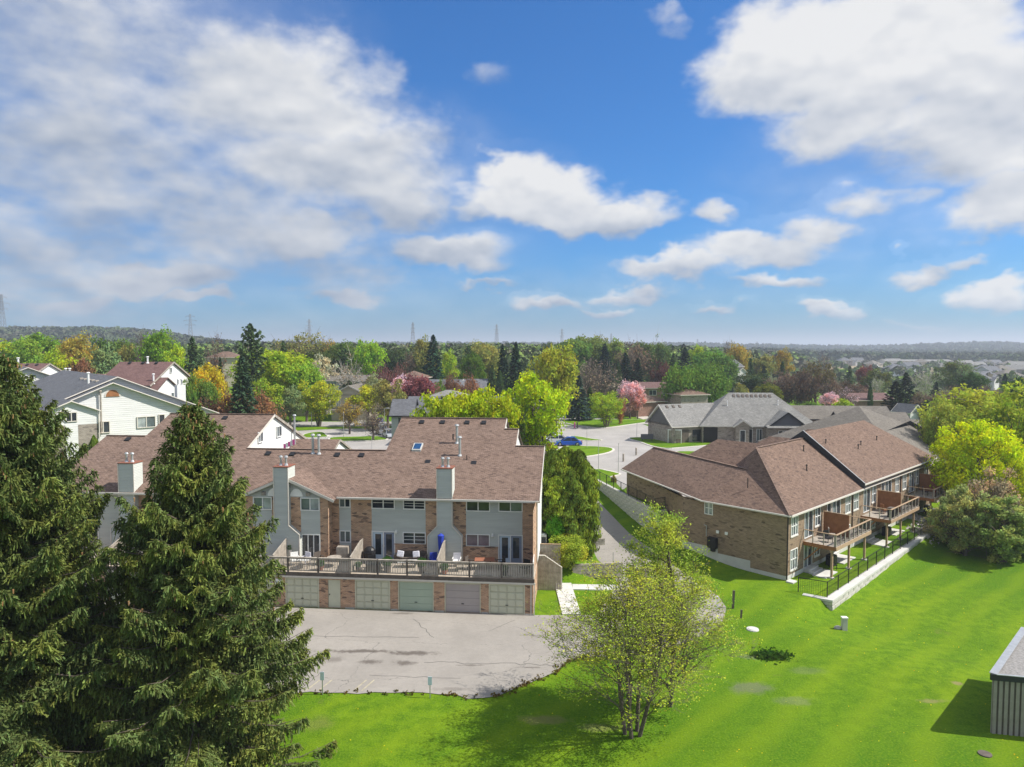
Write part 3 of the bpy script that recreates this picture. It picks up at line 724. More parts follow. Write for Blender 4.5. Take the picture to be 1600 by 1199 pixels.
part('sill', MB().box(-5.52, -2.96, 3.80, 3.9 - .003, 3.78, 3.84), 'brick_a')
french(A, -2.87, Y, 2.64, 0, 1.74, 2.08)
bay(-8.68, -5.48, 'brick_a', 'brick_pier')
bay(-13.0, -8.68, 'siding_a', 'siding_panel', [W2(-10.40, -8.78, 6.68, 7.5, 'glass', bars=3), W2(-12.93, -11.2, 6.68, 7.5, 'glass', bars=1), W2(-10.44, -8.74, 3.92, 4.74, 'glass', bars=2), (-12.93, -11.2, 2.64, 4.76)])
part('brick_panel', MB().box(-11.15, -8.68, 3.86, 3.9 - .003, 2.62, 3.82), 'brick_a')
part('sill', MB().box(-11.17, -8.6, 3.80, 3.9 - .003, 3.82, 3.88), 'brick_a')
french(A, -12.93, Y, 2.64, 0, 1.73, 2.12, 'door_b', 'door_d')
bay(-14.68, -13.0, 'brick_a', 'brick_pier')
bay(-15.62, -14.68, 'siding_a', 'siding_panel', [W2(-15.55, -14.77, 6.72, 7.55, ['glass_m', 'glass']), W2(-15.55, -14.77, 3.92, 4.74, 'glass_m')])
bay(-16.2, -15.62, 'brick_a', 'brick_pier')
# left stretch beyond the gable
bay(-24.9, -23.0, 'brick_a', 'brick_pier')
bay(-31.2, -24.9, 'siding_a', 'siding_panel', [W2(-26.9, -25.2, 6.68, 7.5), W2(-29.4, -27.7, 6.68, 7.5), (-29.4, -27.7, 2.64, 4.76)])
french(A, -29.4, Y, 2.64, 0, 1.7, 2.12)
bay(-32.5, -31.2, 'brick_a', 'brick_pier'); bay(-40, -32.5, 'siding_a', 'siding_panel', [W2(-36.4, -35.2, 6.55, 7.5, 'glass_c'), W2(-38.4, -37.2, 6.6, 7.5, 'glass_c'), W2(-37.4, -36.0, 3.2, 4.9), W2(-39.4, -38.6, 6.6, 7.5)])
# projecting gable bay, plane y = 3.0
GY_ = 3.0
def gbay(x0, x1, m, name, ops=(), z1=7.6): bay(x0, x1, m, name, ops, Z0, z1, GY_)
gbay(-16.85, -16.2, 'brick_a', 'brick_pier'); gbay(-22.95, -22.3, 'brick_a', 'brick_pier')
gw = [(-18.35, -16.95, 6.62, 7.5), (-18.3, -16.95, 2.64, 4.62)]; gl = [(-22.2, -20.8 - 0.0, 6.62, 7.5), (-22.2, -20.85, 2.64, 4.62)]
gbay(-18.4, -16.85, 'siding_a', 'siding_panel', gw); gbay(-22.3, -20.75, 'siding_a', 'siding_panel', gl)
gbay(-20.75, -18.4, 'brick_a', 'brick_pier')
for a, b, c, d in gw[:1] + gl[:1]: window(A, a, GY_, c, 0, b - a, d - c, 2, 1, ['glass_m', 'glass_c'])
for a, b, c, d in gw[1:] + gl[1:]: window(A, a, GY_, c, 0, b - a, d - c, 3, 1, 'glass', name='sliding_door')
part('gable_end', MB().poly([(-23.1, GY_ - .003, 7.6), (-16.1, GY_ - .003, 7.6), (-19.6, GY_ - .003, 9.12)]), 'siding_a')
part('brick_return', MB().wall((-16.2, GY_), (-16.2, Y), Z0, 7.66).wall((-22.95, Y), (-22.95, GY_), Z0, 7.66), 'brick_a')
for cx in (-20.55, -18.72):
    pts = [(cx + .5 * math.cos(math.pi * i / 12), GY_ - .05, 7.66 + .62 * math.sin(math.pi * i / 12)) for i in range(13)]
    mb = MB(); mb.poly(pts[::-1]); mb.poly([(p[0], GY_ - .006, p[2]) for p in pts])
    for i in range(12): mb.poly([pts[i], pts[i + 1], (pts[i + 1][0], GY_ - .006, pts[i + 1][2]), (pts[i][0], GY_ - .006, pts[i][2])])
    part('fan_louvre', mb, 'white')
for x in (-21.55, -17.95): part('wall_vent', MB().box(x, x + .32, GY_ - .09, GY_ - .004, 7.72, 8.0).box(x + .06, x + .26, GY_ - .12, GY_ - .09, 7.77, 7.95), 'wood_grey')
for (x0, x1, za, zb, g, k) in wins: window(A, x0, Y, za, 0, x1 - x0, zb - za, 2, 1, g, **k)
# siding-clad chimneys with flared feet
def chimney(x0, x1, y, top, zf=5.5, z2=4.68, fl=.76, dep=.55, roofy=4.35):
    mb = MB(); ya = y - dep
    def ring(a, b, z, yy): return [(a, yy, z), (b, yy, z)]
    prof = [(x0 - fl, x1 + fl, Z0), (x0 - fl, x1 + fl, z2), (x0, x1, zf), (x0, x1, top)]
    for (a0, b0, za), (a1, b1, zb) in zip(prof, prof[1:]):
        mb.poly([(a0, ya, za), (b0, ya, za), (b1, ya, zb), (a1, ya, zb)])
        mb.poly([(b0, ya, za), (b0, roofy, za), (b1, roofy, zb), (b1, ya, zb)]); mb.poly([(a0, roofy, za), (a0, ya, za), (a1, ya, zb), (a1, roofy, zb)])
    mb.poly([(x1, roofy + .2, 7), (x0, roofy + .2, 7), (x0, roofy + .2, top), (x1, roofy + .2, top)])
    mb.poly([(x1, roofy, 7), (x1, roofy + .2, 7), (x1, roofy + .2, top), (x1, roofy, top)]); mb.poly([(x0, roofy + .2, 7), (x0, roofy, 7), (x0, roofy, top), (x0, roofy + .2, top)])
    mb.poly([(x0, ya, top), (x1, ya, top), (x1, roofy + .2, top), (x0, roofy + .2, top)])
    ch = part('chimney', mb, 'siding_a')
    part('cap', MB().box(x0 - .05, x1 + .05, ya - .05, roofy + .25, top + .003, top + .07), 'copper', ch)
    tr = MB()
    for s, xa, xb in ((1, x1 + fl, x1), (-1, x0 - fl, x0)):
        tr.beam((xa, ya - .02, Z0), (xa, ya - .02, z2), .07, .07, up=(0, 1, 0)); tr.beam((xa, ya - .02, z2), (xb, ya - .02, zf), .07, .07, up=(0, 1, 0)); tr.beam((xb, ya - .02, zf), (xb, ya - .02, top), .06, .06, up=(0, 1, 0))
    part('corner_trim', tr, 'cream', ch)
    for fx in (.35, .72):
        pipe(ch, (x0 + (x1 - x0) * fx - .05, (ya + roofy) / 2, top + .12), .62, .085, 'metal', True, 'flue')
    return ch
chimney(-7.66, -6.48, Y, 9.95); chimney(-20.35, -19.2, GY_, 10.0, 5.45, 4.75, .85, .5, 3.7); chimney(-33.7, -32.4, Y, 9.95)
# roof: one front slope, stepped ridges
S_ = .42
def fz(y): return 7.75 + S_ * (y - 3.6)
EY = 3.32
blocks = [(-2.2, .28, 10.75), (-3.45, -2.2, 13.5), (-13.42, -3.45, 15.3), (-26.0, -13.42, 9.8), (-36.6, -26.0, 15.65), (-40.4, -36.6, 11.6)]
mb = MB(); mback = MB(); gab = MB(); rf = MB()
for (x0, x1, yr) in blocks:
    f = [(x0, EY, fz(EY)), (x1, EY, fz(EY)), (x1, yr, fz(yr)), (x0, yr, fz(yr))]
    mb.slab(f, .14)
    yb = 2 * yr - EY - (2.5 if yr < 12 else 0)
    mb.slab([(x0, yr, fz(yr)), (x1, yr, fz(yr)), (x1, yb, fz(2 * yr - yb)), (x0, yb, fz(2 * yr - yb))], .14)
    for xx, sg in ((x0, -1), (x1, 1)):
        xi = xx - sg * .18
        part('gable_wall', MB().poly([(xi, 4.0, 2.7), (xi, yb - .4, 2.7), (xi, yb - .4, fz(2 * yr - yb + .4) - .1), (xi, yr, fz(yr) - .1), (xi, 4.0, fz(4.0) - .1)]), 'stucco')
    mb_ = MB(); mb_.beam((x0, yr, fz(yr) + .02), (x1, yr, fz(yr) + .02), .3, .05); rf.v, rf.f, rf.m = rf.v + mb_.v, rf.f + [tuple(i + len(rf.v) for i in q) for q in mb_.f], rf.m + mb_.m
part('roof', mb, [M['shingle'], M['brown_trim']]); part('ridge_cap', rf, 'shingle')
# bargeboards on the stepped ends that show
def barge(x, y0, y1, sgn=1, m='cream', dy=.0):
    part('bargeboard', MB().beam((x, y0, fz(y0) - .09), (x, y1, fz(y1) - .09), .05, .2), m)
for x, ya, yb in ((.30, EY, 10.75), (-2.18, 10.75, 13.5), (-3.43, 13.5, 15.3), (-25.98, 9.9, 15.65)): barge(x, ya, yb)
part('bargeboard', MB().beam((-25.98, 15.65, fz(15.65) - .09), (-25.98, 27.9, fz(3.4) - .09), .05, .24), 'wood_grey')
# eaves gutter
part('gutter', MB().box(-15.6, .3, EY - .14, EY - .003, fz(EY) - .16, fz(EY) - .02).box(-40.4, -23.5, EY - .14, EY - .003, fz(EY) - .16, fz(EY) - .02), 'cream')
part('soffit', MB().box(-40.2, .1, EY, Y, fz(EY) - .2, fz(EY) - .15), 'cream')
for x, y in ((.06, -.08), (-.17, -.08)): part('downpipe', MB().box(x, x + .07, y - .08, y, .05, 2.3), 'cream')
part('downpipe', MB().box(.02, .1, Y - .12, Y - .04, 2.7, 7.6), 'cream')
# gable roof over the bay
gx0, ga, gr = -19.6, 4.0, 7.45
ap = 9.25
gy0 = 2.65; gy1 = 3.6 + (ap - 7.75) / S_
mb = MB(); el_ = .03
for s in (-1, 1):
    ex = gx0 + s * ga; ez = 7.5
    q = [(gx0, gy0, ap), (ex, gy0, ez), (ex, EY, ez), (gx0, gy1, ap)]
    if s < 0: q = q[:1] + q[1:2][:0] + [q[3], q[2], q[1]]
    q = [(a, b, c + el_) for a, b, c in q]
    if (Vector(q[1]) - Vector(q[0])).cross(Vector(q[2]) - Vector(q[0])).z < 0: q = q[::-1]
    mb.slab(q, .1)
part('roof_gable', mb, [M['shingle'], M['brown_trim']])
for s in (-1, 1): part('bargeboard', MB().beam((gx0, gy0 - .03, ap - .1), (gx0 + s * ga, gy0 - .03, 7.4), .05, .2), 'cream')
# windows in the white gable wall that rises over the middle roof
for (za, ya, w, h) in ((10.55, 12.3, .85, .85), (10.55, 16.3, 1.0, .95)):
    window(A, -26.18 + .09, ya, za, R(90), w, h, 2, 1, ['glass_m', 'glass'])
# low rear wing roof behind the middle block
mb = MB(); rz, ry_ = 9.75, 21.0
wg = [(-27.5, -21.35)]
for x0, x1 in wg:
    mb.slab([(x0, ry_ - 5, rz - 2.1), (x1, ry_ - 5, rz - 2.1), (x1, ry_, rz), (x0, ry_, rz)], .14); mb.slab([(x0, ry_, rz), (x1, ry_, rz), (x1, ry_ + 5, rz - 2.1), (x0, ry_ + 5, rz - 2.1)], .14)
    part('gable_wall', MB().poly([(x1 - .2, ry_ - 4.7, 3), (x1 - .2, ry_ + 4.7, 3), (x1 - .2, ry_ + 4.7, rz - 2.08), (x1 - .2, ry_, rz - .12), (x1 - .2, ry_ - 4.7, rz - 2.08)]), 'stucco')
    part('bargeboard', MB().beam((x1, ry_, rz - .09), (x1, ry_ + 5, rz - 2.19), .05, .2).beam((x1, ry_, rz - .09), (x1, ry_ - 5, rz - 2.19), .05, .2), 'wood_grey')
part('rear_roof', mb, [M['shingle'], M['brown_trim']])
for x, y in ((-11.3, 14.4), (-9.35, 14.4), (-7.05, 14.4), (-5.5, 14.4), (-23.7, 8.95), (-21.5, 8.9), (-17.5, 8.9), (-15.35, 8.9), (-34.2, 14.8), (-30.6, 14.8), (-37.9, 10.9)): roof_vent(A, (x, y, fz(y)))
for x, y in ((-9.42, 8.2), (-5.5, 8.15)): roof_vent(A, (x, y, fz(y) - .1))
pipe(A, (-7.42, 11.1, fz(11.1)), 1.55, .11); pipe(A, (-6.85, 9.2, fz(9.2)), 1.55, .11); pipe(A, (-19.75, 9.2, fz(9.2)), 1.6, .11); pipe(A, (-19.2, 9.15, fz(9.15)), 1.6, .11)
pipe(A, (-7.75, 11.0, fz(11.0) + .5), .35, .06, 'black', False, 'vent_cowl'); pipe(A, (-6.15, 8.6, fz(8.6)), .38, .04, 'black', False)
pipe(A, (-25.85, 20.0, 8.3), 4.0, .11, 'metal')
pipe(A, (-32.5, 13.5, fz(13.5)), 1.0, .08)
sk = part('skylight', MB().slab([(-11.15, 9.7, fz(9.7) + .16), (-10.35, 9.7, fz(9.7) + .16), (-10.35, 10.75, fz(10.75) + .16), (-11.15, 10.75, fz(10.75) + .16)], .16, 0, 0), 'ac')
part('pane', MB().slab([(-11.06, 9.8, fz(9.8) + .18), (-10.44, 9.8, fz(9.8) + .18), (-10.44, 10.65, fz(10.65) + .18), (-11.06, 10.65, fz(10.65) + .18)], .02, 0, 0), 'sky_glass', sk)
for x, z in ((-11.0, 4.85), (-3.4, 4.75)):
    l = part('wall_lantern', MB().box(x - .06, x + .06, 3.8, 3.89, z - .1, z + .12).ball((x, 3.74, z - .02), .09, .09, .16, 8, 5), 'white')
# =================================================================== the brick walk-out houses on the right
C0 = Vector((22.74, 57.9)); TB = R(44.2)
B = thing('brick_row_house', 'tan brick row of walk-out houses with a brown hip roof and raised timber decks', 'row house', (C0.x, C0.y, 0), TB)
def bl(x, y):                                   # world plan -> local
    d = Vector((x, y)) - C0; c, s = math.cos(TB), math.sin(TB)
    return (d.x * c + d.y * s, -d.x * s + d.y * c)
def bw(u, v): c, s = math.cos(TB), math.sin(TB); return (C0.x + u * c - v * s, C0.y + u * s + v * c)
LB, DB, EB = 38.4, 11.2, 5.55
# openings along the window wall, one house every 9.55 m: (s0,s1,z0,z1,kind)
bops = []
def unit(o, mirror=False):
    L = [(.68, 1.85, 3.62, 5.1, 'w3'), (.66, 1.85, .75, 2.35, 'w3'), (3.28, 4.85, 3.0, 5.15, 'sd'), (3.28, 4.85, .32, 2.42, 'sd'), (5.42, 6.42, 3.62, 5.2, 'w2'), (5.42, 6.42, .95, 2.35, 'w2')]
    for a, b, c, d, k in L:
        if mirror: a, b = 2 * 4.775 - b, 2 * 4.775 - a
        bops.append((a + o, b + o, c, d, k))
# pairs mirror about the screen between decks
P_ = [(.68, 1.85, 3.62, 5.1, 'w3'), (.66, 1.85, .75, 2.35, 'w3'), (3.28, 4.85, 2.95, 5.1, 'sd'), (3.28, 4.85, .32, 2.42, 'sd'), (5.42, 6.42, 3.62, 5.15, 'w2'), (5.42, 6.42, .95, 2.35, 'w2'),
      (8.0, 8.75, 4.0, 5.2, 'w1'), (9.2, 10.9, 3.0, 5.15, 'sd'), (9.2, 10.9, .32, 2.42, 'sd'), (12.25, 13.4, 3.62, 5.15, 'w3'), (12.25, 13.4, .9, 2.3, 'w3')]
O2 = [(14.25, 15.4, 3.62, 5.15, 'w3'), (16.85, 18.5, 2.95, 5.1, 'sd'), (16.85, 18.5, .32, 2.42, 'sd'), (19.1, 20.1, 3.62, 5.15, 'w2'), (19.1, 20.1, .95, 2.35, 'w2'), (21.8, 22.5, 4.0, 5.2, 'w1'), (23.0, 24.7, 3.0, 5.15, 'sd'), (23.0, 24.7, .32, 2.42, 'sd'),
      (26.0, 27.1, 3.62, 5.15, 'w3'), (26.0, 27.1, .9, 2.3, 'w3'), (28.4, 29.5, 3.62, 5.15, 'w3'), (30.6, 32.2, 2.95, 5.1, 'sd'), (30.6, 32.2, .32, 2.42, 'sd'), (32.8, 33.8, 3.62, 5.15, 'w2'), (32.8, 33.8, .95, 2.35, 'w2'), (36.0, 37.4, 3.0, 5.1, 'sd')]
bops = P_ + O2
k1 = bl(15.77, 65.8); k2 = bl(15.9, 71.4); k3 = bl(12.9, 79.2); k4 = bl(20.8, 82.0)
ops = [(a, b, c, d) for a, b, c, d, k in bops]
mb = MB().wall((0, 0), (LB, 0), .38, EB, ops, .1)
mb.wall((LB, 0), (LB, DB), .0, EB).wall((LB, DB), (k4[0], DB), .5, EB).wall((k4[0], DB), k4, .5, EB).wall(k4, k3, .5, EB)
mb.wall(k3, k2, 1.0, EB).wall(k2, (0, 9.93), 1.0, EB).wall((0, 9.93), (0, 0), -.2, EB, [(9.93 - 7.62, 9.93 - 6.92, 4.35, 5.4)], .1)
part('brick_wall', mb, 'brick_b', B)
part('foundation', MB().wall((-.015, -.015), (LB, -.015), -.8, .375).wall((-.02, 3.2), (-.02, -.015), -.8, .36).wall((-.035, 6.3), (-.035, 3.2), -.3, .98).wall((-.04, 9.95), (-.04, 6.3), .2, 1.42), 'concrete_new', B)
for a, b, c, d, k in bops:
    if k == 'sd': window(B, a, 0, c, 0, b - a, d - c, 2, 1, ['glass_m', 'glass'], 'white', name='sliding_door')
    elif k == 'w3': window(B, a, 0, c, 0, b - a, d - c, 3, 2, ['glass_c', 'glass', 'glass_c'], bars=1)
    elif k == 'w2': window(B, a, 0, c, 0, b - a, d - c, 2, 2, ['glass_m', 'glass'], bars=1)
    else: window(B, a, 0, c, 0, b - a, d - c, 1, 1, 'glass')
    if k != 'sd': part('sill', MB().box(a - .12, b + .12, -.07, -.003, c - .17, c - .075), 'cream', B)
window(B, 0, 7.62, 4.35, R(-90), .7, 1.05, 2, 2, 'glass_c', bars=1)
part('downpipe', MB().box(-.1, -.02, -.09, -.01, .1, EB - .1), 'black', B)
for x in (13.9, 27.6): part('downpipe', MB().box(x - .05, x + .05, -.1, -.01, .4, EB - .1), 'brown_trim', B)
part('splash_pad', MB().box(-.45, .3, -.75, -.15, -.1, .1), 'concrete_new', B)
u = part('electric_cabinet', MB().box(-.42, -.05, 6.3, 7.15, 1.4, 2.35).box(-.46, -.42, 6.36, 7.09, 1.46, 2.29).box(-.3, -.05, 6.5, 6.9, 1.1, 1.4), 'black', B)
for y, z in ((6.3, 2.92), (5.45, 2.94)): part('dryer_vent', MB().tube((-.01, y, z), (-.14, y, z), .11, .09, 8).box(-.16, -.12, y - .13, y + .13, z - .13, z + .13), 'white', B)
part('meter_pipe', MB().tube((-.06, 7.45, 2.3), (-.06, 7.45, 3.3), .035).tube((-.06, 7.45, 3.25), (-.06, 7.7, 3.3), .035), 'metal', B)
# ---- roof
HW = DB / 2; OV = .45; EZ = EB + .05; sl = .72; SX = 15.55
def rz_(d): return EZ + sl * d               # d = distance in from the eave
hr = HW + OV; top = rz_(hr)
up = .62                                       # the second house stands a step higher
e0 = (-OV, -OV, EZ)
# eave of the garage wing, seen along the lane
kk = bl(17.75, 63.8); kl = bl(12.35, 79.5)
K = (-OV, kk[1], EZ); K2 = (kl[0], kl[1], EZ)
apx = bl(16.1, 80.2); AP = (apx[0], apx[1], EZ + 2.35)
r1 = (hr - OV, hr - OV, top); r1 = (HW, HW, top)
kr = bl(21.5, 83.5); KR = (kr[0], kr[1], EZ)
jb = bl(22.2, 72.0)
def slab_up(mb, pts, th=.14):
    if (Vector(pts[1]) - Vector(pts[0])).cross(Vector(pts[2]) - Vector(pts[0])).z < 0: pts = pts[::-1]
    mb.slab(pts, th)
mb = MB()
slab_up(mb, [e0, (SX, -OV, EZ), (SX, HW, top), r1])
slab_up(mb, [e0, r1, bl(21.64, 64.8) + (EZ + 2.49,), K])          # hip end down to the kink of the eave
vly = bl(21.64, 64.8) + (EZ + 2.49,)
slab_up(mb, [K, vly, AP, K2])                                         # wing, side to the lane
slab_up(mb, [K2, AP, KR])                                             # wing, hip to the street
WR = bl(26.5, 71.0); wr = (WR[0], WR[1], EZ)
slab_up(mb, [KR, AP, vly, (HW + 3.5, DB + OV, EZ)])                     # wing, far side
slab_up(mb, [vly, r1, (HW + 3.5, DB + OV, EZ)])
slab_up(mb, [r1, (SX, HW, top), (SX, DB + OV, EZ), (HW + 3.5, DB + OV, EZ)])
part('roof', mb, [M['shingle_b'], M['brown_trim']], B)
# street-side wings whose hipped roofs show behind the main ridge
for (u0, hw_, ve) in ((10.75, 5.2, 17.8), (19.9, 4.7, 16.0), (30.0, 4.7, 16.0)):
    wz = EZ + .05
    q = MB(); t_ = wz + hw_ * .76
    slab_up(q, [(u0 - hw_, HW + 1, wz), (u0 - hw_, ve, wz), (u0, ve - hw_, t_), (u0, HW + 1, t_)]); slab_up(q, [(u0 + hw_, HW + 1, wz), (u0 + hw_, ve, wz), (u0, ve - hw_, t_), (u0, HW + 1, t_)]); slab_up(q, [(u0 - hw_, ve, wz), (u0 + hw_, ve, wz), (u0, ve - hw_, t_)])
    part('street_wing_roof', q, [M['shingle_b'], M['brown_trim']], B)
    part('street_wing_wall', MB().wall((u0 + hw_ - .4, DB), (u0 + hw_ - .4, ve - .4), 1, EB).wall((u0 + hw_ - .4, ve - .4), (u0 - hw_ + .4, ve - .4), 1, EB).wall((u0 - hw_ + .4, ve - .4), (u0 - hw_ + .4, DB), 1, EB), 'brick_b', B)
mb = MB(); X1 = LB + OV; T2 = top + up; E2Z = EZ + .42
slab_up(mb, [(SX, -OV, E2Z), (X1, -OV, E2Z), (X1 - hr - .5, HW, T2), (SX, HW, T2)])
slab_up(mb, [(X1, -OV, E2Z), (X1, DB + OV, E2Z), (X1 - hr - .5, HW, T2)])
slab_up(mb, [(SX, HW, T2), (X1 - hr - .5, HW, T2), (X1, DB + OV, E2Z), (SX, DB + OV, E2Z)])
part('upper_roof', mb, [M['shingle_b'], M['brown_trim']], B)
# stepped party wall
part('upper_wall', MB().wall((SX, .0), (LB, .0), EB + .001, EB + .42), 'brick_b', B)
part('party_wall', MB().slab([(SX - .14, -OV - .12, E2Z + .06), (SX + .0, -OV - .12, E2Z + .06), (SX + .0, HW, T2 + .14), (SX - .14, HW, T2 + .14)], .62, 0, 0).slab([(SX - .14, HW, T2 + .14), (SX + .0, HW, T2 + .14), (SX + .0, DB + OV, E2Z + .06), (SX - .14, DB + OV, E2Z + .06)], .62, 0, 0), 'dark_fascia', B)
part('coping', MB().beam((SX - .04, -OV - .12, E2Z + .08), (SX - .04, HW, T2 + .16), .10, .04).beam((SX - .04, HW, T2 + .16), (SX - .04, DB + OV, E2Z + .08), .10, .04), 'metal', B)
mb = MB(); mb.beam((e0[0], e0[1], e0[2] + .02), (r1[0], r1[1], r1[2] + .02), .3, .04); mb.beam((r1[0], r1[1], r1[2] + .02), (SX - .2, HW, top + .02), .3, .04)
mb.beam((AP[0], AP[1], AP[2] + .02), (vly[0], vly[1], vly[2] + .02), .3, .04)
part('ridge_cap', mb, 'shingle', B)
mb = MB(); mb.box(-OV, SX - .15, -OV - .12, -OV - .003, EZ - .15, EZ - .02).box(SX, X1, -OV - .12, -OV - .003, E2Z - .15, E2Z - .02)
mb.beam((-OV - .06, -OV, EZ - .08), (K[0] - .06, K[1], EZ - .08), .12, .12).beam((K[0] - .06, K[1], EZ - .08), (K2[0] - .06, K2[1], EZ - .08), .12, .12)
part('gutter', mb, 'cream', B)
mb = MB(); mb.poly([(-OV, -OV, EZ - .16), (LB, -OV, EZ - .16), (LB, 0, EZ - .16), (0, 0, EZ - .16)]); mb.poly([(-OV, -OV, EZ - .16), (0, 0, EZ - .16), (0, 9.93, EZ - .16), k2 + (EZ - .16,), k3 + (EZ - .16,), K2[:2] + (EZ - .16,), K[:2] + (EZ - .16,)])
part('soffit', mb, 'cream', B)
for x, y, z, h in ((2.0, 6.2, 0, .75),): pipe(B, (1.6, 4.4, rz_(1.6 + OV) - .05), .75, .045, 'black', False)
for x, y, dz in ((9.3, 2.5, 0), (17.3, 4.0, up), (22.6, 2.7, up), (24.2, 3.0, up), (29.3, 3.1, up)):
    pipe(B, (x, y, rz_(y + OV) + dz * .7), .5, .05, 'black', True)
pipe(B, (12.7, 4.3, rz_(4.3 + OV)), .5, .05, 'black', True)
# ---- decks
def rear_deck(x0, x1, near=-2.75, z=2.72, furn=0):
    d = thing('raised_deck', ['raised cedar deck nearest the corner of the brick row', 'second raised cedar deck along the brick row with a dark planter', 'farthest raised cedar deck beside the lime green trees'][furn], 'deck', (C0.x, C0.y, 0), TB, 'raised decks behind the brick row')
    mb = MB(); y = near
    n = 18
    for i in range(n):
        a = near + (-.05 - near) * i / n; b2 = near + (-.05 - near) * (i + 1) / n - .015
        part('deck_board', MB().box(x0, x1, a, b2, z - .04, z), 'wood_grey', d)
    part('rim_joist', MB().box(x0 - .04, x1 + .04, near - .05, near - .003, z - .30, z + .01), 'cedar_new', d)
    part('rim_joist', MB().box(x0 - .045, x0 - .003, near, -.02, z - .30, z + .01), 'cedar', d); part('rim_joist', MB().box(x1 + .003, x1 + .045, near, -.02, z - .30, z + .01), 'cedar_new', d)
    part('beam', MB().box(x0, x1, near + .35, near + .5, z - .52, z - .31), 'cedar_new', d)
    n = 3 if x1 - x0 > 6 else 2
    for i in range(n):
        x = x0 + .25 + (x1 - x0 - .5) * i / (n - 1)
        part('post', MB().box(x - .08, x + .08, near + .33, near + .49, .05, z - .52), 'cedar_new', d)
        part('footing', MB().box(x - .2, x + .2, near + .2, near + .62, -.1, .08), 'concrete_new', d)
    k = 9 if x1 - x0 > 6 else 5
    for i in range(k):
        x = x0 + .05 + (x1 - x0 - .1) * i / (k - 1)
        part('rail_post', MB().box(x - .045, x + .045, near, near + .09, z, z + 1.0), 'wood_grey', d)
    for i in range(3):
        for xx in (x0 + .045, x1 - .045): part('rail_post', MB().box(xx - .04, xx + .04, near + .9 * i + .1, near + .9 * i + .18, z, z + 1.0), 'wood_grey', d)
    part('top_rail', MB().box(x0 - .03, x1 + .03, near - .05, near + .10, z + 1.0, z + 1.05), 'cedar_new', d)
    for xx in (x0 + .04, x1 - .04): part('top_rail', MB().box(xx - .06, xx + .06, near + .11, -.02, z + 1.0, z + 1.05), 'cedar_new', d)
    part('bottom_rail', MB().box(x0, x1, near + .03, near + .06, z + .10, z + .14), 'wood_grey', d)
    mbw = MB(); x = x0 + .1
    while x < x1 - .05: mbw.box(x, x + .014, near + .04, near + .055, z + .14, z + 1.0); x += .11
    part('baluster', mbw, 'black', d)['kind'] = 'stuff'
    xm = (x0 + x1) / 2
    for i in range(13):
        a = near + .45 + (-.12 - near - .45) * i / 13
        part('privacy_board', MB().box(xm - .03, xm + .03, a, a + .165, z + .02, z + 1.95), 'cedar', d)
    part('privacy_cap', MB().box(xm - .06, xm + .06, near + .42, -.06, z + 1.95, z + 2.0), 'cedar_new', d)
    part('brace', MB().beam((x0 + .02, -.12, 1.1), (x0 + .02, near * .5, z - .32), .09, .09), 'cedar', d)
    return d
dk = [rear_deck(3.05, 10.9, furn=0), rear_deck(16.2, 24.6, furn=1), rear_deck(29.9, 38.0, furn=2)]
# steps at the walk-out doors
for i, (x, lab) in enumerate(((3.3, 'nearest the corner'), (16.9, 'under the middle deck'), (30.5, 'under the far deck'))):
    s = thing('door_step', 'pale concrete steps ' + lab + ' at the back of the brick row', 'steps', (C0.x, C0.y, 0), TB, 'concrete steps at the walk-out doors')
    for j in range(2): part('step', MB().box(x - .1 - .12 * j, x + 1.7, -.55 - .38 * j, -.03 - .5 * j - (.02 if j else 0), 0, .34 - .16 * j), 'concrete_new', s)
    part('pad', MB().box(x - .5, x + 1.9, -2.1, -.95, -.02, .07), 'concrete_new', s)
    s2 = part('pad', MB().box(x + 4.6, x + 7.4, -1.6, -.03, -.02, .07), 'concrete_new', s)
# ---- yard, retaining wall, fence
rwA, rwB, rwC = bl(22.8, 54.35), bl(24.45, 53.25), bl(48.6, 78.2)
yd = MB(); yd.extr([bw(-1.2, -.02), (22.9, 54.5), (24.5, 53.5), tuple(Vector(bw(*rwC))), bw(LB + 2, -.02)], -1.2, -.02)
structure(yd.build('back_yard_lawn', M['ground']))
def block_wall(name, label, p, q, z0, z1, bh, bw_, th, m, cap=True, zend=None, cat='wall'):
    """a wall of big blocks laid in courses from p to q, face on the right-hand side"""
    w = thing(name, label, cat, (p[0], p[1], 0), math.atan2(q[1] - p[1], q[0] - p[0]))
    L = math.hypot(q[0] - p[0], q[1] - p[1]); rows = int(round((z1 - z0) / bh)); rr = random.Random(int(L * 10))
    me = [cached(('blk', name, bw_, bh, th, k), lambda: blockmesh(bw_, bh, th, m, k)) for k in range(3)]
    for j in range(rows):
        x = -(j % 2) * bw_ / 2
        while x < L - .05:
            a = max(0, x); b = min(L, x + bw_)
            zb = z0 + j * bh
            if zend is not None and zb + bh > z1 + (zend - z1) * ((a + b) / 2 / L) + bh * .6: x += bw_; continue
            if b - a > .15:
                o = link('block', rr.choice(me), w, (a, rr.uniform(-.012, .012), zb)); o.scale = ((b - a) / bw_, 1, 1)
            x += bw_
    return w
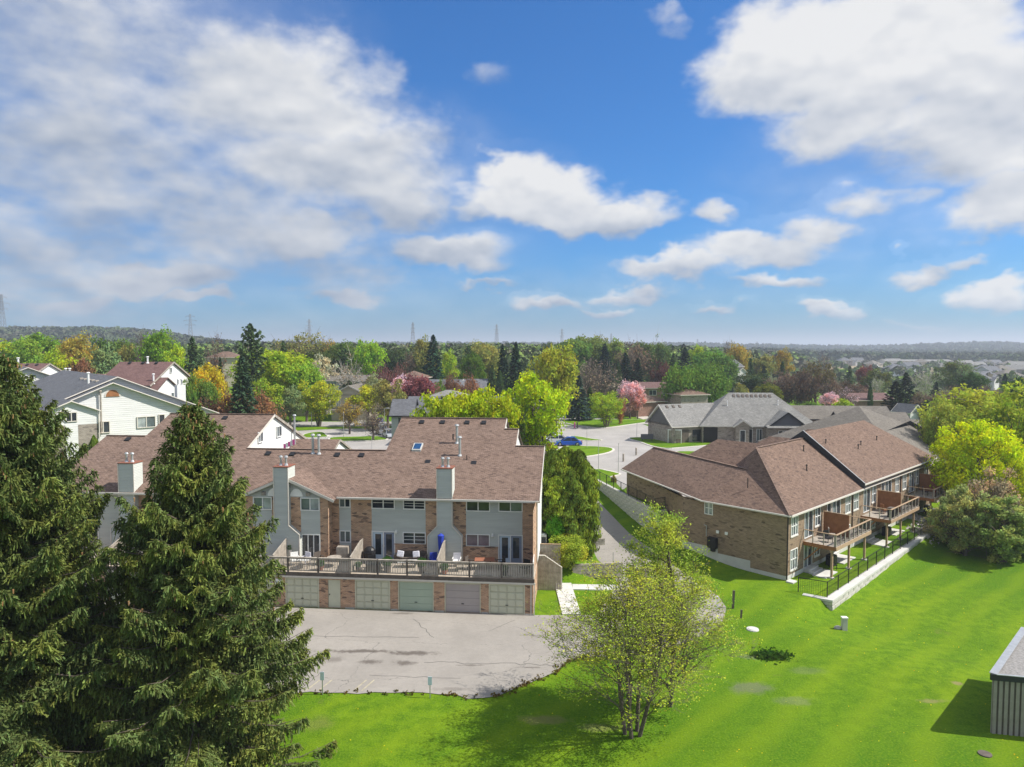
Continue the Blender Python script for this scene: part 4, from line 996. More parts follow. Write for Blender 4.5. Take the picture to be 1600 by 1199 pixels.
def blockmesh(w, h, t, m, k):
    mb = MB(); g = .012; r2 = random.Random(k * 7 + 1)
    pts = lambda x, z: (x, 0 + r2.uniform(-.015, .03), z)
    a, b, c, d = (g, .03, g), (w - g, .03, g), (w - g, .03, h - g), (g, .03, h - g)
    a2, b2, c2, d2 = pts(g + .04, g + .03), pts(w - g - .04, g + .03), pts(w - g - .04, h - g - .03), pts(g + .04, h - g - .03)
    mb.poly([a2, b2, c2, d2]); mb.poly([a, b, b2, a2]); mb.poly([b, c, c2, b2]); mb.poly([c, d, d2, c2]); mb.poly([d, a, a2, d2])
    mb.poly([d, c, (w - g, t, h - g), (g, t, h - g)]); mb.poly([b, (w - g, t, g), (w - g, t, h - g), c]); mb.poly([(g, t, g), a, d, (g, t, h - g)]); mb.poly([(w - g, t, g), (g, t, g), (g, t, h - g), (w - g, t, h - g)])
    return mb.mesh('block', M[m])
M['block'] = surf('pale_wall_block', (.48, .46, .42), .9, .2, 1.6, bump=.4)
M['block_g'] = surf('grey_wall_block', (.52, .50, .46), .9, .2, 1.6, bump=.4)
wl = block_wall('retaining_wall', 'pale concrete block retaining wall below the black fence of the back yards', bw(*rwB), bw(*rwC), -1.15, -.13, .34, 1.15, .6, 'block')
part('cap', MB().box(-.03, math.hypot(rwC[0] - rwB[0], rwC[1] - rwB[1]), -.03, .62, -.13, .03), 'concrete_new', wl)
w2 = block_wall('return_wall', 'short low end of the pale block wall tapering into the lawn', bw(*rwA), bw(*rwB), -1.15, -.13, .34, 1.15, .4, 'block')
part('cap', MB().box(-.2, 1.98, -.03, .5, -.13, .025), 'concrete_new', w2)
def fence(name, label, pts, h, gap, m='black', mesh=True):
    """posts and rails along a 3D line, a fine wire mesh between"""
    f = thing(name, label, 'fence', (0, 0, 0))
    for (p, q) in zip(pts, pts[1:]):
        p = Vector(p); q = Vector(q); L = (q - p).length; n = max(1, round(L / gap))
        for i in range(n + (1 if q == Vector(pts[-1]) else 0)):
            c = p.lerp(q, i / n); part('post', MB().tube(c, c + Vector((0, 0, h + .04)), .04, .04, 6), m, f)
        z = Vector((0, 0, 1))
        for i in range(n):
            a = p.lerp(q, i / n); b = p.lerp(q, (i + 1) / n)
            part('rail', MB().beam(a + z * h, b + z * h, .045, .045), m, f)
            if mesh:
                mbm = MB(); k = int((b - a).length / .16)
                for j in range(1, k): c = a.lerp(b, j / k); mbm.beam(c + z * .04, c + z * h, .009, .009, up=(1, 0, 0))
                for j in range(1, 9): mbm.beam(a + z * (h * j / 9), b + z * (h * j / 9), .008, .008)
                part('wire_mesh', mbm, m, f)['kind'] = 'stuff'
    return f
v3 = lambda p, z: (p[0], p[1], z)
fa, fb, fc = bw(rwA[0] + .5, rwA[1] + .75), bw(rwB[0] + .35, rwB[1] + .55), bw(rwC[0], rwC[1] + .4)
fence('chain_link_fence', 'black chain-link fence standing along the pale block retaining wall', [v3(fa, -.1), v3(fb, -.02), v3(fc, -.02)], 1.25, 2.3)
# raised patio and its block wall beside the lane
pw0, pw1 = Vector((14.55, 70.3)), Vector((9.0, 93.0))
structure(MB().extr([(14.6, 70.35), (15.7, 71.6), (12.9, 79.2), (12.2, 93.0), (9.1, 93.0)], -0.2, 2.84).build('patio_bed', M['ground']))
pw = block_wall('lane_wall', 'long grey block wall in courses below the black railing beside the lane', tuple(pw1), tuple(pw0), -.2, 2.88, .28, 1.1, .4, 'block_g')
w4 = block_wall('lane_wall_end', 'grey block wall returning to the brick corner behind the small maple', tuple(pw0), (15.75, 71.2), -.2, 2.88, .28, 1.1, .3, 'block_g')
fence('black_railing', 'black railing on top of the grey block wall beside the lane', [(9.2, 93.0, 2.86), (14.45, 71.0, 2.86), (15.6, 71.7, 2.86)], 1.15, 2.2, mesh=True)
# ---- shed at the lower right corner
SH = thing('garden_shed', 'grey-brown board-clad flat-roofed shed at the lower right edge of the lawn', 'shed', (24.07, 34.7, 0), R(-12.6))
zb = tz(25, 36) - .15; ht = 2.85
M['shed_board'] = surf('grey_brown_boards', (.30, .27, .235), .85, .2, 2.); M['gravel'] = surf('grey_roof_gravel', (.25, .24, .23), .95, .35, 9., bump=.5, bscale=40)
SA = R(57.8); sv = Vector((math.cos(SA), math.sin(SA)))
def shp(a, b): return (a + sv.x * b, sv.y * b)
part('wall', MB().extr([shp(0, 0), shp(6, 0), shp(6, 8), shp(0, 8)], zb, ht - .02), 'wood_dark', SH)
for i in range(24): link('board', cached('sb', lambda: MB().box(0, .16, -.05, -.005, zb, ht - .02).mesh('board', M['shed_board'])), SH, (.01 + i * .25, 0, 0))
for i in range(32): link('board', cached('sb2', lambda: MB().box(0, .16, .005, .05, zb, ht - .02).mesh('board', M['shed_board'])), SH, shp(0, .01 + i * .25) + (0,), SA)
part('roof', MB().extr([shp(-.08, -.08), shp(6.1, -.08), shp(6.1, 8.1), shp(-.08, 8.1)], ht, ht + .12), 'gravel', SH)
part('roof_edge', MB().beam(shp(-.1, -.1) + (ht + .05,), shp(6.1, -.1) + (ht + .05,), .06, .3).beam(shp(-.1, -.1) + (ht + .05,), shp(-.1, 8.1) + (ht + .05,), .06, .3), 'dark_fascia', SH)
part('flashing', MB().beam(shp(.0, -.05) + (ht + .215,), shp(.0, 8.1) + (ht + .215,), .34, .03).beam(shp(.15, -.1) + (ht + .213,), shp(6.1, -.1) + (ht + .213,), .14, .03), 'metal', SH)
# ---- small things on the lawn
def gthing(fn, name, label, cat, px, py, mats, group=None, rz=0.):
    g = gp(px, py); mb = MB(); fn(mb); o = mb.build(name, mats if isinstance(mats, list) else M[mats]); o.location = g; o.rotation_euler = (0, 0, rz)
    return tag(o, label, cat, group)
g = gp(1319, 985); u = thing('utility_pedestal', 'pale grey utility pedestal standing alone on the lawn below the block wall', 'utility box', g)
part('cabinet', MB().box(-.17, .17, -.14, .14, -.1, .86), 'ac', u); part('lid', MB().box(-.20, .20, -.17, .17, .863, .95), 'white', u)
gthing(lambda m: m.ball((0, 0, .08), .28, .2, .16, 9, 6), 'stone', 'small pale stone beside the utility pedestal', 'stone', 1309, 983, 'block')
gthing(lambda m: m.tube((0, 0, .0), (0, 0, .07), .42, .40, 14).tube((0, 0, .07), (0, 0, .1), .3, .3, 12), 'manhole_cover', 'round pale concrete drain cover set in the lawn', 'drain cover', 1176, 984, 'concrete_new')
gthing(lambda m: m.beam((0, 0, -.1), (.06, 0, 1.35), .14, .14), 'leaning_post', 'taller grey wooden post leaning at the edge of the lawn', 'post', 1145, 951, 'wood_dark', 'old wooden posts beside the lane')
gthing(lambda m: m.beam((0, 0, -.1), (.02, 0, .6), .11, .11), 'short_post', 'short dark wooden post in the grass right of the leaning post', 'post', 1158, 966, 'wood_dark', 'old wooden posts beside the lane')
gthing(lambda m: m.box(-.05, .05, -.04, .04, -.1, .95), 'white_marker', 'thin white marker post at the edge of the lane behind the sparse maple', 'marker', 1121, 952, 'white')
gthing(lambda m: m.tube((0, 0, .0), (0, 0, .05), .3, .3, 12), 'drain_lid', 'small dark round lid in the grass in front of the shed', 'drain cover', 1539, 1179, 'wood_dark')
for (px, py, h, lab) in ((672, 1091, 1.2, 'parking sign post with a faded blue plate in front of the court'), (504, 1086, 1.3, 'parking sign post half hidden by the spruce at the court edge')):
    g = gp(px, py); s = thing('parking_sign', lab, 'sign', g, 0, 'sign posts along the parking court')
    part('post', MB().box(-.025, .025, -.02, .02, -.1, h), 'metal', s); part('plate', MB().box(-.11, .11, -.045, -.021, h - .45, h + .02), 'sign_blue', s)
# timber edging, stair wall and bed beside the end house
mbx = thing('timber_wall', 'weathered timber retaining wall around the bed beside the lane', 'wall', (5.0, 58.0, 0), R(8))
for j in range(7): part('timber', MB().box(0, 4.3, -.12 + .01 * (j % 2), .12, .15 + j * .17, .31 + j * .17), 'wood_grey', mbx)
t2 = thing('timber_edging', 'short upper timber edging by the round shrub', 'wall', (6.2, 61.4, 0), R(12))
for j in range(3): part('timber', MB().box(0, 2.0, -.1 + .012 * (j % 2), .1, 1.9 + j * .2, 2.08 + j * .2), 'wood_grey', t2)
sw = thing('stair_wall', 'grey plank-faced side wall of the garden steps right of the garages', 'wall', (1.62, 55.7, 0), R(-5))
for i in range(12):
    h = 2.75 if i < 5 else 2.75 - (i - 5) * .13
    part('plank', MB().box(.02 + i * .19, .2 + i * .19, 0, .05, -.1, h), 'wood_grey', sw)
part('cap', MB().beam((0, .02, 2.79), (.98, .02, 2.79), .14, .05).beam((.98, .02, 2.79), (2.32, .02, 1.88), .14, .05).beam((2.32, .02, 1.88), (2.32, .02, 0), .1, .1), 'cream', sw)
s5 = thing('stair_back_wall', 'upper grey plank wall behind the garden steps', 'wall', (1.9, 57.6, 0), R(-5))
for i in range(11): part('plank', MB().box(.02 + i * .19, .2 + i * .19, 0, .05, 1.5, 3.15), 'wood_grey', s5)
part('cap', MB().box(0, 2.12, -.04, .1, 3.153, 3.2), 'cedar_new', s5)
ac = thing('air_conditioner', 'beige air conditioner on the side of the end townhouse', 'air conditioner', (2.55, 59.8, 2.55), R(-5))
part('cabinet', MB().box(-.4, .4, -.38, .38, 0, .85), 'ac', ac); part('grille', MB().box(-.34, .34, -.40, -.381, .08, .7).box(.381, .40, -.3, .3, .08, .7), 'grille', ac); part('fan_cover', MB().tube((0, 0, .853), (0, 0, .9), .3, .28, 12), 'white', ac)
gthing(lambda m: m.tube((0, 0, 0), (0, 0, 1.15), .03, .03, 6), 'marker_rod', 'thin steel rod at the lane end of the timber wall', 'post', 958, 883, 'metal')

# ---- deck furniture (things on the garage deck), placed in the row's own frame
ca, sa = math.cos(R(-5.4)), math.sin(R(-5.4))
def dk_loc(x, y, z=2.62): return (1.51 + x * ca - y * sa, 50.28 + x * sa + y * ca, z)
def chairm(m, w=.6, h=.9):
    mb = MB(); mb.box(-w / 2, w / 2, -.28, .28, .38, .44); mb.box(-w / 2, w / 2, .24, .29, .44, h)
    for sx in (-1, 1):
        for sy in (-.26, .26): mb.box(sx * w / 2 - .02, sx * w / 2 + .02, sy - .02, sy + .02, 0, .42)
        mb.box(sx * w / 2 - .03, sx * w / 2 + .03, -.28, .28, .6, .64); mb.box(sx * w / 2 - .02, sx * w / 2 + .02, -.28, -.24, .42, .6)
    return mb
def dchair(x, y, rz, m, lab, bm=None):
    c = thing('patio_chair', lab, 'chair', dk_loc(x, y), rz, 'patio chairs on the garage deck')
    part('seat', MB().box(-.28, .28, -.26, .26, .38, .44), m, c); part('backrest', MB().box(-.28, .28, .24, .29, .44, .95), bm or m, c)
    for sx in (-1, 1):
        part('armrest', MB().box(sx * .30 - .03, sx * .30 + .03, -.27, .29, .6, .64), m, c)
        for sy in (-.25, .25): part('leg', MB().box(sx * .29 - .02, sx * .29 + .02, sy - .02, sy + .02, 0, .6), m, c)
    return c
def dtable(x, y, m, lab, rx=.5, ry=.5, h=.72, round_=True):
    t = thing('patio_table', lab, 'table', dk_loc(x, y), 0, 'patio tables on the garage deck')
    part('tabletop', MB().tube((0, 0, h - .03), (0, 0, h), rx, rx, 14) if round_ else MB().box(-rx, rx, -ry, ry, h - .04, h), m, t)
    for sx in (-1, 1):
        for sy in (-1, 1): part('leg', MB().box(sx * rx * .6 - .02, sx * rx * .6 + .02, sy * ry * .6 - .02, sy * ry * .6 + .02, 0, h - .04), 'black', t)
    return t
def pot(x, y, lab, r=.2, h=.35, m='leafpot', z=2.62):
    c = thing('potted_plant', lab, 'plant', dk_loc(x, y, z), 0, 'potted plants on the garage deck')
    part('pot', MB().tube((0, 0, 0), (0, 0, h), r * .7, r, 10), m, c)
    FOL.append((c, r, h)); return c
FOL = []
gr = thing('barbecue', 'covered dark kettle barbecue beside the slanting privacy screen', 'barbecue', dk_loc(-12.9, 2.9), 0)
part('cover', MB().ball((0, 0, .85), .48, .4, .42, 12, 8).tube((0, 0, .1), (0, 0, .85), .4, .48, 12), 'black', gr); part('leg', MB().box(-.35, -.3, -.3, -.25, 0, .3), 'black', gr); part('leg', MB().box(.3, .35, -.3, -.25, 0, .3), 'black', gr)
bg2 = thing('covered_grill', 'grey covered grill standing between two windows on the deck', 'barbecue', dk_loc(-15.05, 3.0), 0)
part('cover', MB().box(-.45, .45, -.3, .3, .05, 1.15).box(-.42, .42, -.27, .27, 1.15, 1.2), 'wood_grey', bg2)
# blue closed parasol
um = thing('closed_parasol', 'tall closed blue parasol leaning against the wall behind the middle privacy screen', 'parasol', dk_loc(-7.35, 3.0), 0)
part('canopy', MB().tube((.0, 0, .5), (.05, .1, 2.2), .10, .26, 8).tube((.05, .1, 2.2), (.06, .1, 2.35), .26, .06, 8), 'blue', um); part('pole', MB().tube((0, 0, 0), (0, 0, .5), .03, .03, 6), 'metal', um); part('base', MB().tube((0, 0, 0), (0, 0, .08), .25, .22, 10), 'black', um)
dchair(-7.75, 2.6, .3, 'blue', 'dark blue folding chair left of the middle privacy screen')
sf = thing('patio_sofa', 'dark wicker patio sofa with two pale patterned cushions against the brick panel', 'sofa', dk_loc(-9.7, 3.25), R(-5.4))
part('seat', MB().box(-1.15, 1.15, -.35, .35, .2, .42), 'wood_dark', sf); part('backrest', MB().box(-1.15, 1.15, .25, .38, .42, .8), 'wood_dark', sf)
for s in (-1, 1): part('armrest', MB().box(s * 1.2 - .08, s * 1.2 + .08, -.35, .38, .1, .62), 'wood_dark', sf)
for i, x in enumerate((-.62, .62)):
    cu = part('cushion', MB().ball((0, 0, 0), .29, .1, .26, 4, 6), 'pillow'); cu.location = dk_loc(-9.85 + x, 2.95, 3.35); cu.rotation_euler = (R(-18), 0, R(-5 + 40 * i)); cu.parent = None
    me = MB().box(-.27, .27, -.07, .07, -.24, .24).mesh('cushion', M['pillow']); cu.data = me; cu.rotation_euler = (R(-18), R(8 - 16 * i), R(-5))
    bv = cu.modifiers.new('round', 'BEVEL'); bv.width = .06; bv.segments = 2
    tag(cu, 'pale patterned cushion on the ' + ('left' if i == 0 else 'right') + ' end of the wicker sofa', 'cushion', 'cushions on the patio sofa')
dtable(-9.6, 2.1, 'white', 'low pale coffee table in front of the cushioned sofa', .8, .35, .45, False)
dtable(-1.0 - 2.8, 2.2, 'leafpot', 'reddish patio table below the mauve-curtained window', .75, .45, .72, False)
dchair(-4.9, 2.0, 1.2, 'wood_dark', 'dark slatted chair at the left end of the reddish table'); dchair(-2.6, 2.3, -1.2, 'black', 'black metal chair at the right end of the reddish table'); dchair(-.7, 1.5, -.6, 'black', 'black wire chair in the right corner of the garage deck'); dchair(-6.0, 2.6, 0, 'white', 'white folding lounger right of the middle privacy screen', 'pillow')
dtable(-5.6, 1.6, 'wood_dark', 'small dark wooden table behind the railing right of the middle screen', .4, .4, .6, False)
dtable(-15.3, 1.7, 'wood_grey', 'grey round table left of the slanting privacy screen', .55, .55)
dchair(-16.6, 2.0, .8, 'wood_dark', 'dark chair in front of the lit brick return'); dchair(-17.6, 1.8, -.5, 'pillow', 'pale chair outside the three-leaf sliding door'); dchair(-18.4, 1.7, .5, 'white', 'white chair beside the potted plants near the spruce')
dtable(-17.4, 1.1, 'white', 'white table outside the three-leaf sliding door', .5, .4, .7)
dchair(-12.2, 1.4, .4, 'black', 'black wicker chair in front of the left French door'); dchair(-11.3, 1.6, -.8, 'black', 'black wicker chair just left of the tall green plant', 'wood_dark')
pot(-10.9, .75, 'bushy green potted plant rising above the railing left of the sofa', .32, .5, 'wood_dark'); pot(-2.1, .7, 'trailing green plant in a dark trough right of the reddish table', .22, .4, 'black'); pot(-19.1, 2.7, 'pale-leaved plant on a stand beside the chimney foot', .24, .9, 'white')
pot(-6.6, .7, 'red-brown flower pot next to the middle rail post', .26, .3); pot(-13.1, .7, 'small potted shrub beside the slanting screen', .2, .35, 'wood_dark'); pot(-16.0, .7, 'terracotta pot by the railing below the lit brick', .24, .3); pot(-8.3, .8, 'dark planter box in front of the flared chimney', .3, .5, 'wood_dark')
sb = thing('storage_box', 'dark storage box behind the railing left of the bushy plant', 'box', dk_loc(-12.0, .9), 0); part('body', MB().box(-.55, .55, -.25, .25, 0, .55), 'wood_dark', sb); part('lid', MB().box(-.58, .58, -.28, .28, .553, .6), 'black', sb)
fl = thing('flag', 'small pink and white striped flag showing above the middle roof ridge', 'flag', (at(452, 712, 62.5).x, 62.5, 10.0), 0)
part('pole', MB().tube((0, 0, 0), (.3, 0, 1.1), .03, .02, 6), 'metal', fl)
M['pink'] = surf('pink_cloth', (.7, .12, .35), .8)
for i in range(5): part('stripe', MB().box(-.5 + i * .2, -.302 + i * .2, -.01, .01, .35 - .02 * i + .1 * i, .75 + .1 * i), 'pink' if i % 2 == 0 else 'white', fl)
# furniture on the raised decks of the brick row
def rb(name, lab, cat, u, v, z, boxes, m, rz=0.):
    p = bw(u, v); o = thing(name, lab, cat, (p[0], p[1], z), TB + rz)
    for (n, b, mm) in boxes: part(n, MB().box(*b), mm or m, o)
    return o
ch = lambda m: [('seat', (-.28, .28, -.28, .28, .35, .42), m), ('backrest', (-.28, .28, .24, .3, .42, .95), m), ('leg', (-.27, -.23, -.26, -.22, 0, .35), m), ('leg', (.23, .27, -.26, -.22, 0, .35), m), ('leg', (-.27, -.23, .22, .26, 0, .35), m), ('leg', (.23, .27, .22, .26, 0, .35), m)]
rb('deck_chair', 'grey chair on the nearest raised deck in front of the cedar screen', 'chair', 5.6, -1.4, 2.72, ch('wood_grey'), None, .5)
rb('deck_chair', 'dark chair on the nearest raised deck by the sliding door', 'chair', 4.3, -1.6, 2.72, ch('black'), None, -.4)
rb('deck_grill', 'covered black grill on the nearest raised deck beyond the cedar screen', 'barbecue', 8.1, -1.0, 2.72, [('cover', (-.5, .5, -.3, .3, .1, 1.1), 'black'), ('shelf', (.5, .8, -.25, .25, .75, .8), 'metal')], None)
rb('planter', 'dark square planter at the near corner of the second raised deck', 'planter', 17.9, -2.3, 2.72, [('box', (-.4, .4, -.3, .3, 0, .85), 'black'), ('rim', (-.43, .43, -.33, .33, .853, .9), 'wood_dark')], None)
rb('deck_chair', 'red-brown chair behind the dark planter on the second deck', 'chair', 18.9, -1.3, 2.72, ch('cedar'), None, .9)
rb('deck_grill', 'black grill on the second raised deck beyond the cedar screen', 'barbecue', 21.8, -1.1, 2.72, [('cover', (-.6, .6, -.3, .3, .1, 1.15), 'black'), ('shelf', (.6, .9, -.25, .25, .75, .8), 'metal')], None)
rb('deck_chair', 'dark chair on the farthest raised deck', 'chair', 31.6, -1.4, 2.72, ch('black'), None, .2)
rb('outdoor_unit', 'black air conditioner unit under the nearest raised deck', 'air conditioner', 6.9, -.9, .05, [('cabinet', (-.38, .38, -.35, .35, 0, .85), 'black'), ('top', (-.34, .34, -.31, .31, .853, .9), 'grille')], None)
rb('garden_chair', 'dark garden chair under the nearest raised deck', 'chair', 5.6, -1.5, .07, ch('black'), None, 1.0)
rb('outdoor_unit', 'dark air conditioner unit under the second raised deck', 'air conditioner', 20.9, -.9, .05, [('cabinet', (-.38, .38, -.35, .35, 0, .85), 'black'), ('top', (-.34, .34, -.31, .31, .853, .9), 'grille')], None)
rb('outdoor_unit', 'dark air conditioner unit under the farthest raised deck', 'air conditioner', 34.6, -.9, .05, [('cabinet', (-.38, .38, -.35, .35, 0, .85), 'black'), ('top', (-.34, .34, -.31, .31, .853, .9), 'grille')], None)
rb('ornament', 'small red ornament on the farthest deck rail', 'ornament', 31.2, -2.4, 3.1, [('body', (-.12, .12, -.12, .12, .0, .5), 'light_r'), ('base', (-.16, .16, -.16, .16, -.38, -.003), 'cedar')], None)
# =================================================================== generic houses
def roof_on(par, x0, x1, y0, y1, z, sl, kind, m, ov=.45, trim='brown_trim', name='roof', th=.16, wallm=None):
    """hip or gable roof over a rectangle; kind 'hip', 'gx' (ridge along x), 'gy' (ridge along y)"""
    X0, X1, Y0, Y1 = x0 - ov, x1 + ov, y0 - ov, y1 + ov; mb = MB(); z = z - ov * sl
    if kind == 'hip':
        w, d = X1 - X0, Y1 - Y0
        if w >= d:
            h = d / 2; a = (X0 + h, (Y0 + Y1) / 2, z + h * sl); b = (X1 - h, (Y0 + Y1) / 2, z + h * sl)
            for q in ([(X0, Y0, z), (X1, Y0, z), b, a], [(X1, Y1, z), (X0, Y1, z), a, b], [(X0, Y1, z), (X0, Y0, z), a], [(X1, Y0, z), (X1, Y1, z), b]): mb.slab(q, th)
        else:
            h = w / 2; a = ((X0 + X1) / 2, Y0 + h, z + h * sl); b = ((X0 + X1) / 2, Y1 - h, z + h * sl)
            for q in ([(X0, Y0, z), (X1, Y0, z), a], [(X1, Y0, z), (X1, Y1, z), b, a], [(X1, Y1, z), (X0, Y1, z), b], [(X0, Y1, z), (X0, Y0, z), a, b]): mb.slab(q, th)
    elif kind == 'gx':
        ym = (Y0 + Y1) / 2; t = z + (Y1 - Y0) / 2 * sl
        mb.slab([(X0, Y0, z), (X1, Y0, z), (X1, ym, t), (X0, ym, t)], th); mb.slab([(X0, ym, t), (X1, ym, t), (X1, Y1, z), (X0, Y1, z)], th)
        for x in (X0, X1):
            tr = MB(); tr.beam((x, Y0, z - .08), (x, ym, t - .08), .05, .22); tr.beam((x, ym, t - .08), (x, Y1, z - .08), .05, .22); part('bargeboard', tr, trim, par)
        for x in (x0, x1): part('gable_wall', MB().poly([(x, y0, z), (x, y1, z), (x, y1, z + .1), (x, ym, t - .15), (x, y0, z + .1)]), wallm, par)
    else:
        xm = (X0 + X1) / 2; t = z + (X1 - X0) / 2 * sl
        mb.slab([(X0, Y0, z), (xm, Y0, t), (xm, Y1, t), (X0, Y1, z)], th); mb.slab([(xm, Y0, t), (X1, Y0, z), (X1, Y1, z), (xm, Y1, t)], th)
        for y in (Y0, Y1):
            tr = MB(); tr.beam((X0, y, z - .08), (xm, y, t - .08), .05, .22); tr.beam((xm, y, t - .08), (X1, y, z - .08), .05, .22); part('bargeboard', tr, trim, par)
        for y in (y0, y1): part('gable_wall', MB().poly([(x0, y, z), (x1, y, z), (x1, y, z + .1), (xm, y, t - .15), (x0, y, z + .1)]), wallm, par)
    # slabs wound clockwise are turned over
    part(name, mb, [M[m], M[trim]], par)
def walls(par, x0, x1, y0, y1, z0, z1, m, fops=(), lops=(), rops=()):
    part('wall', MB().wall((x0, y0), (x1, y0), z0, z1, fops, .08).wall((x1, y0), (x1, y1), z0, z1, rops, .08).wall((x1, y1), (x0, y1), z0, z1).wall((x0, y1), (x0, y0), z0, z1, lops, .08), m, par)
def fwin(par, x0, y0, lst, nx=2, **k):
    """windows of a front wall: (offset, width, z, height, glass)"""
    for (s, w, z, h, g) in lst: window(par, x0 + s, y0, z, 0, w, h, nx, 1, g, **k)
    return [(s, s + w, z, z + h) for (s, w, z, h, g) in lst]
# ---- white-sided row (upper left)
F_ = thing('white_townhouse', 'white-sided townhouse row with dark grey roof and wooden fan window in its gable', 'townhouses', (-50.8, 91.2, 0), R(42))
s = .43
def gable_front(par, xc, hw, y0, y1, ztop, m, roofm, trim='cream', z0=2.0, ov=.5, sl=s, name='gable_wall'):
    t = ztop; ze = ztop - hw * sl
    part(name, MB().poly([(xc - hw, y0, z0), (xc + hw, y0, z0), (xc + hw, y0, ze), (xc, y0, t - .12), (xc - hw, y0, ze)]), m, par)
    part('side_wall', MB().wall((xc + hw, y0), (xc + hw, y1), z0, ze - .02).wall((xc - hw, y1), (xc - hw, y0), z0, ze - .02), m, par)
    mb = MB(); e = hw + ov; zb = t - e * sl; a = y0 - ov
    mb.slab([(xc - e, a, zb), (xc, a, t), (xc, y1, t), (xc - e, y1, zb)], .14); mb.slab([(xc, a, t), (xc + e, a, zb), (xc + e, y1, zb), (xc, y1, t)], .14)
    part('roof', mb, [M[roofm], M[trim]], par)
    part('bargeboard', MB().beam((xc - e, a - .03, zb - .09), (xc, a - .03, t - .09), .05, .2, up=(0, 1, 0)).beam((xc, a - .03, t - .09), (xc + e, a - .03, zb - .09), .05, .2, up=(0, 1, 0)), trim, par)
gable_front(F_, 0.0, 12.2, 0, 34, 15.5, 'siding_w', 'shingle_d')
gable_front(F_, -1.5 + .6, 11.2, -1.6, -.1, 14.85, 'siding_w', 'shingle_d')
gable_front(F_, -6.1, 2.75, -5.2, 4, 13.0, 'siding_w', 'shingle_d', z0=10.1, ov=.3)
part('brick_wall', MB().wall((-8.85, -5.2), (-6.75, -5.2), 2, 10.1).wall((-5.45, -5.2), (-3.35, -5.2), 2, 10.1).wall((-3.35, -5.2), (-3.35, -1.7), 2, 10.1), 'brick_g', F_)
part('siding_strip', MB().wall((-6.75, -5.22), (-5.45, -5.22), 2, 10.4), 'siding_w', F_)
for (x, y, z, w, h, n) in ((-6.6, -5.2, 10.6, 1.0, .95, 2), (1.9, -1.6, 8.9, 2.05, 1.3, 2), (4.5, -1.6, 9.2, .6, 1.15, 1), (-2.7, -1.6, 8.6, 1.3, 1.3, 2)):
    window(F_, x, y - .09, z, 0, w, h, n, 1, ['glass_c', 'glass_m'] if w > 1.5 else 'glass', fm='cream', fw=.1)
pts = [(.75 * math.cos(math.pi * i / 10), .85 * math.sin(math.pi * i / 10)) for i in range(11)]
fw_ = part('fan_window', MB().poly([(-.9 + a * 1.25, -1.66, 13.0 + b * 1.2) for a, b in pts]), 'cream', F_); part('wood_panel', MB().poly([(-.9 + a, -1.70, 13.05 + b) for a, b in pts]), 'cedar', fw_)
pipe(F_, (-2.3, -1.9, 8.6), 5.2, .11, 'wood_grey'); pipe(F_, (-2.3, 4.5, 14.3), 1.6, .13, 'white')
for i in range(5): roof_vent(F_, (-1.6, 3 + 2.3 * i, 15.5 - 1.6 * .43), 'wood_grey', .0)
cr_ = part('chimney', MB().box(10.0, 11.2, 9, 10.2, 8, 13.6), 'stucco', F_); pipe(cr_, (10.3, 9.5, 13.6), .8, .12); pipe(cr_, (10.8, 9.5, 13.6), .8, .12)
part('downpipe', MB().box(-3.3, -3.2, -5.4, -5.3, 2.5, 11.6), 'cream', F_)
F2 = thing('white_townhouse', 'farther white gabled townhouse with a bare white triangle of siding below a dark grey roof', 'townhouses', (-80.5, 118, 0), R(42))
gable_front(F2, 0, 5.2, 0, 22, 15.9, 'siding_w', 'shingle_d'); gable_front(F2, -9, 5, 6, 20, 14.6, 'siding_w', 'shingle_d')
pipe(F2, (-2.5, 2.0, 14.7), 1.7, .15, 'white'); 
for i in range(4): roof_vent(F2, (-2.0 , 4 + 3 * i, 15.0), 'black', .2)
def row(name, lab, cat, px0, px1, Yr, zr, front, sl, m, wm, right_wall=True, z0=3):
    """long roof parallel to the picture: ridge at depth Yr between two picture columns"""
    xa = (px0 - 800) / FPX * Yr; xb = (px1 - 800) / FPX * Yr
    o = thing(name, lab, cat, (xa, Yr, 0), 0); w = xb - xa; ze = zr - front * sl
    mb = MB(); mb.slab([(0, -front, ze), (w, -front, ze), (w, 0, zr), (0, 0, zr)], .15); mb.slab([(0, 0, zr), (w, 0, zr), (w, front, ze), (0, front, ze)], .15)
    part('roof', mb, [M[m], M['brown_trim']], o)
    part('wall', MB().wall((.3, .5 - front), (w - .3, .5 - front), z0, ze).wall((w - .3, .5 - front), (w - .3, front - .5), z0, ze).wall((w - .3, front - .5), (.3, front - .5), z0, ze).wall((.3, front - .5), (.3, .5 - front), z0, ze), wm, o)
    part('gable_wall', MB().poly([(w - .3, -front + .5, ze), (w - .3, front - .5, ze), (w - .3, 0, zr - .15)]), wm, o); part('gable_wall', MB().poly([(.3, front - .5, ze), (.3, -front + .5, ze), (.3, 0, zr - .15)]), wm, o)
    part('bargeboard', MB().beam((w + .02, -front, ze - .1), (w + .02, 0, zr - .1), .06, .25).beam((w + .02, 0, zr - .1), (w + .02, front, ze - .1), .06, .25), 'wood_grey', o)
    return o, w, ze
G1, w, ze = row('brown_townhouse', 'reddish-brown roofed townhouse with white gable end beside the yellow shrub tree', 'townhouse', 188, 272, 118, 16.8, 8.0, .44, 'shingle_r', 'stucco')
mb = MB(); mb.slab([(-3, -11.5, 10.9), (w + 1.2, -11.5, 10.9), (w + 1.2, -4.6, 14.4), (-3, -4.6, 14.4)], .15); mb.slab([(-3, -4.6, 14.4), (w + 1.2, -4.6, 14.4), (w + 1.2, 2, 11.2), (-3, 2, 11.2)], .15)
part('lower_roof', mb, [M['shingle_r'], M['brown_trim']], G1)
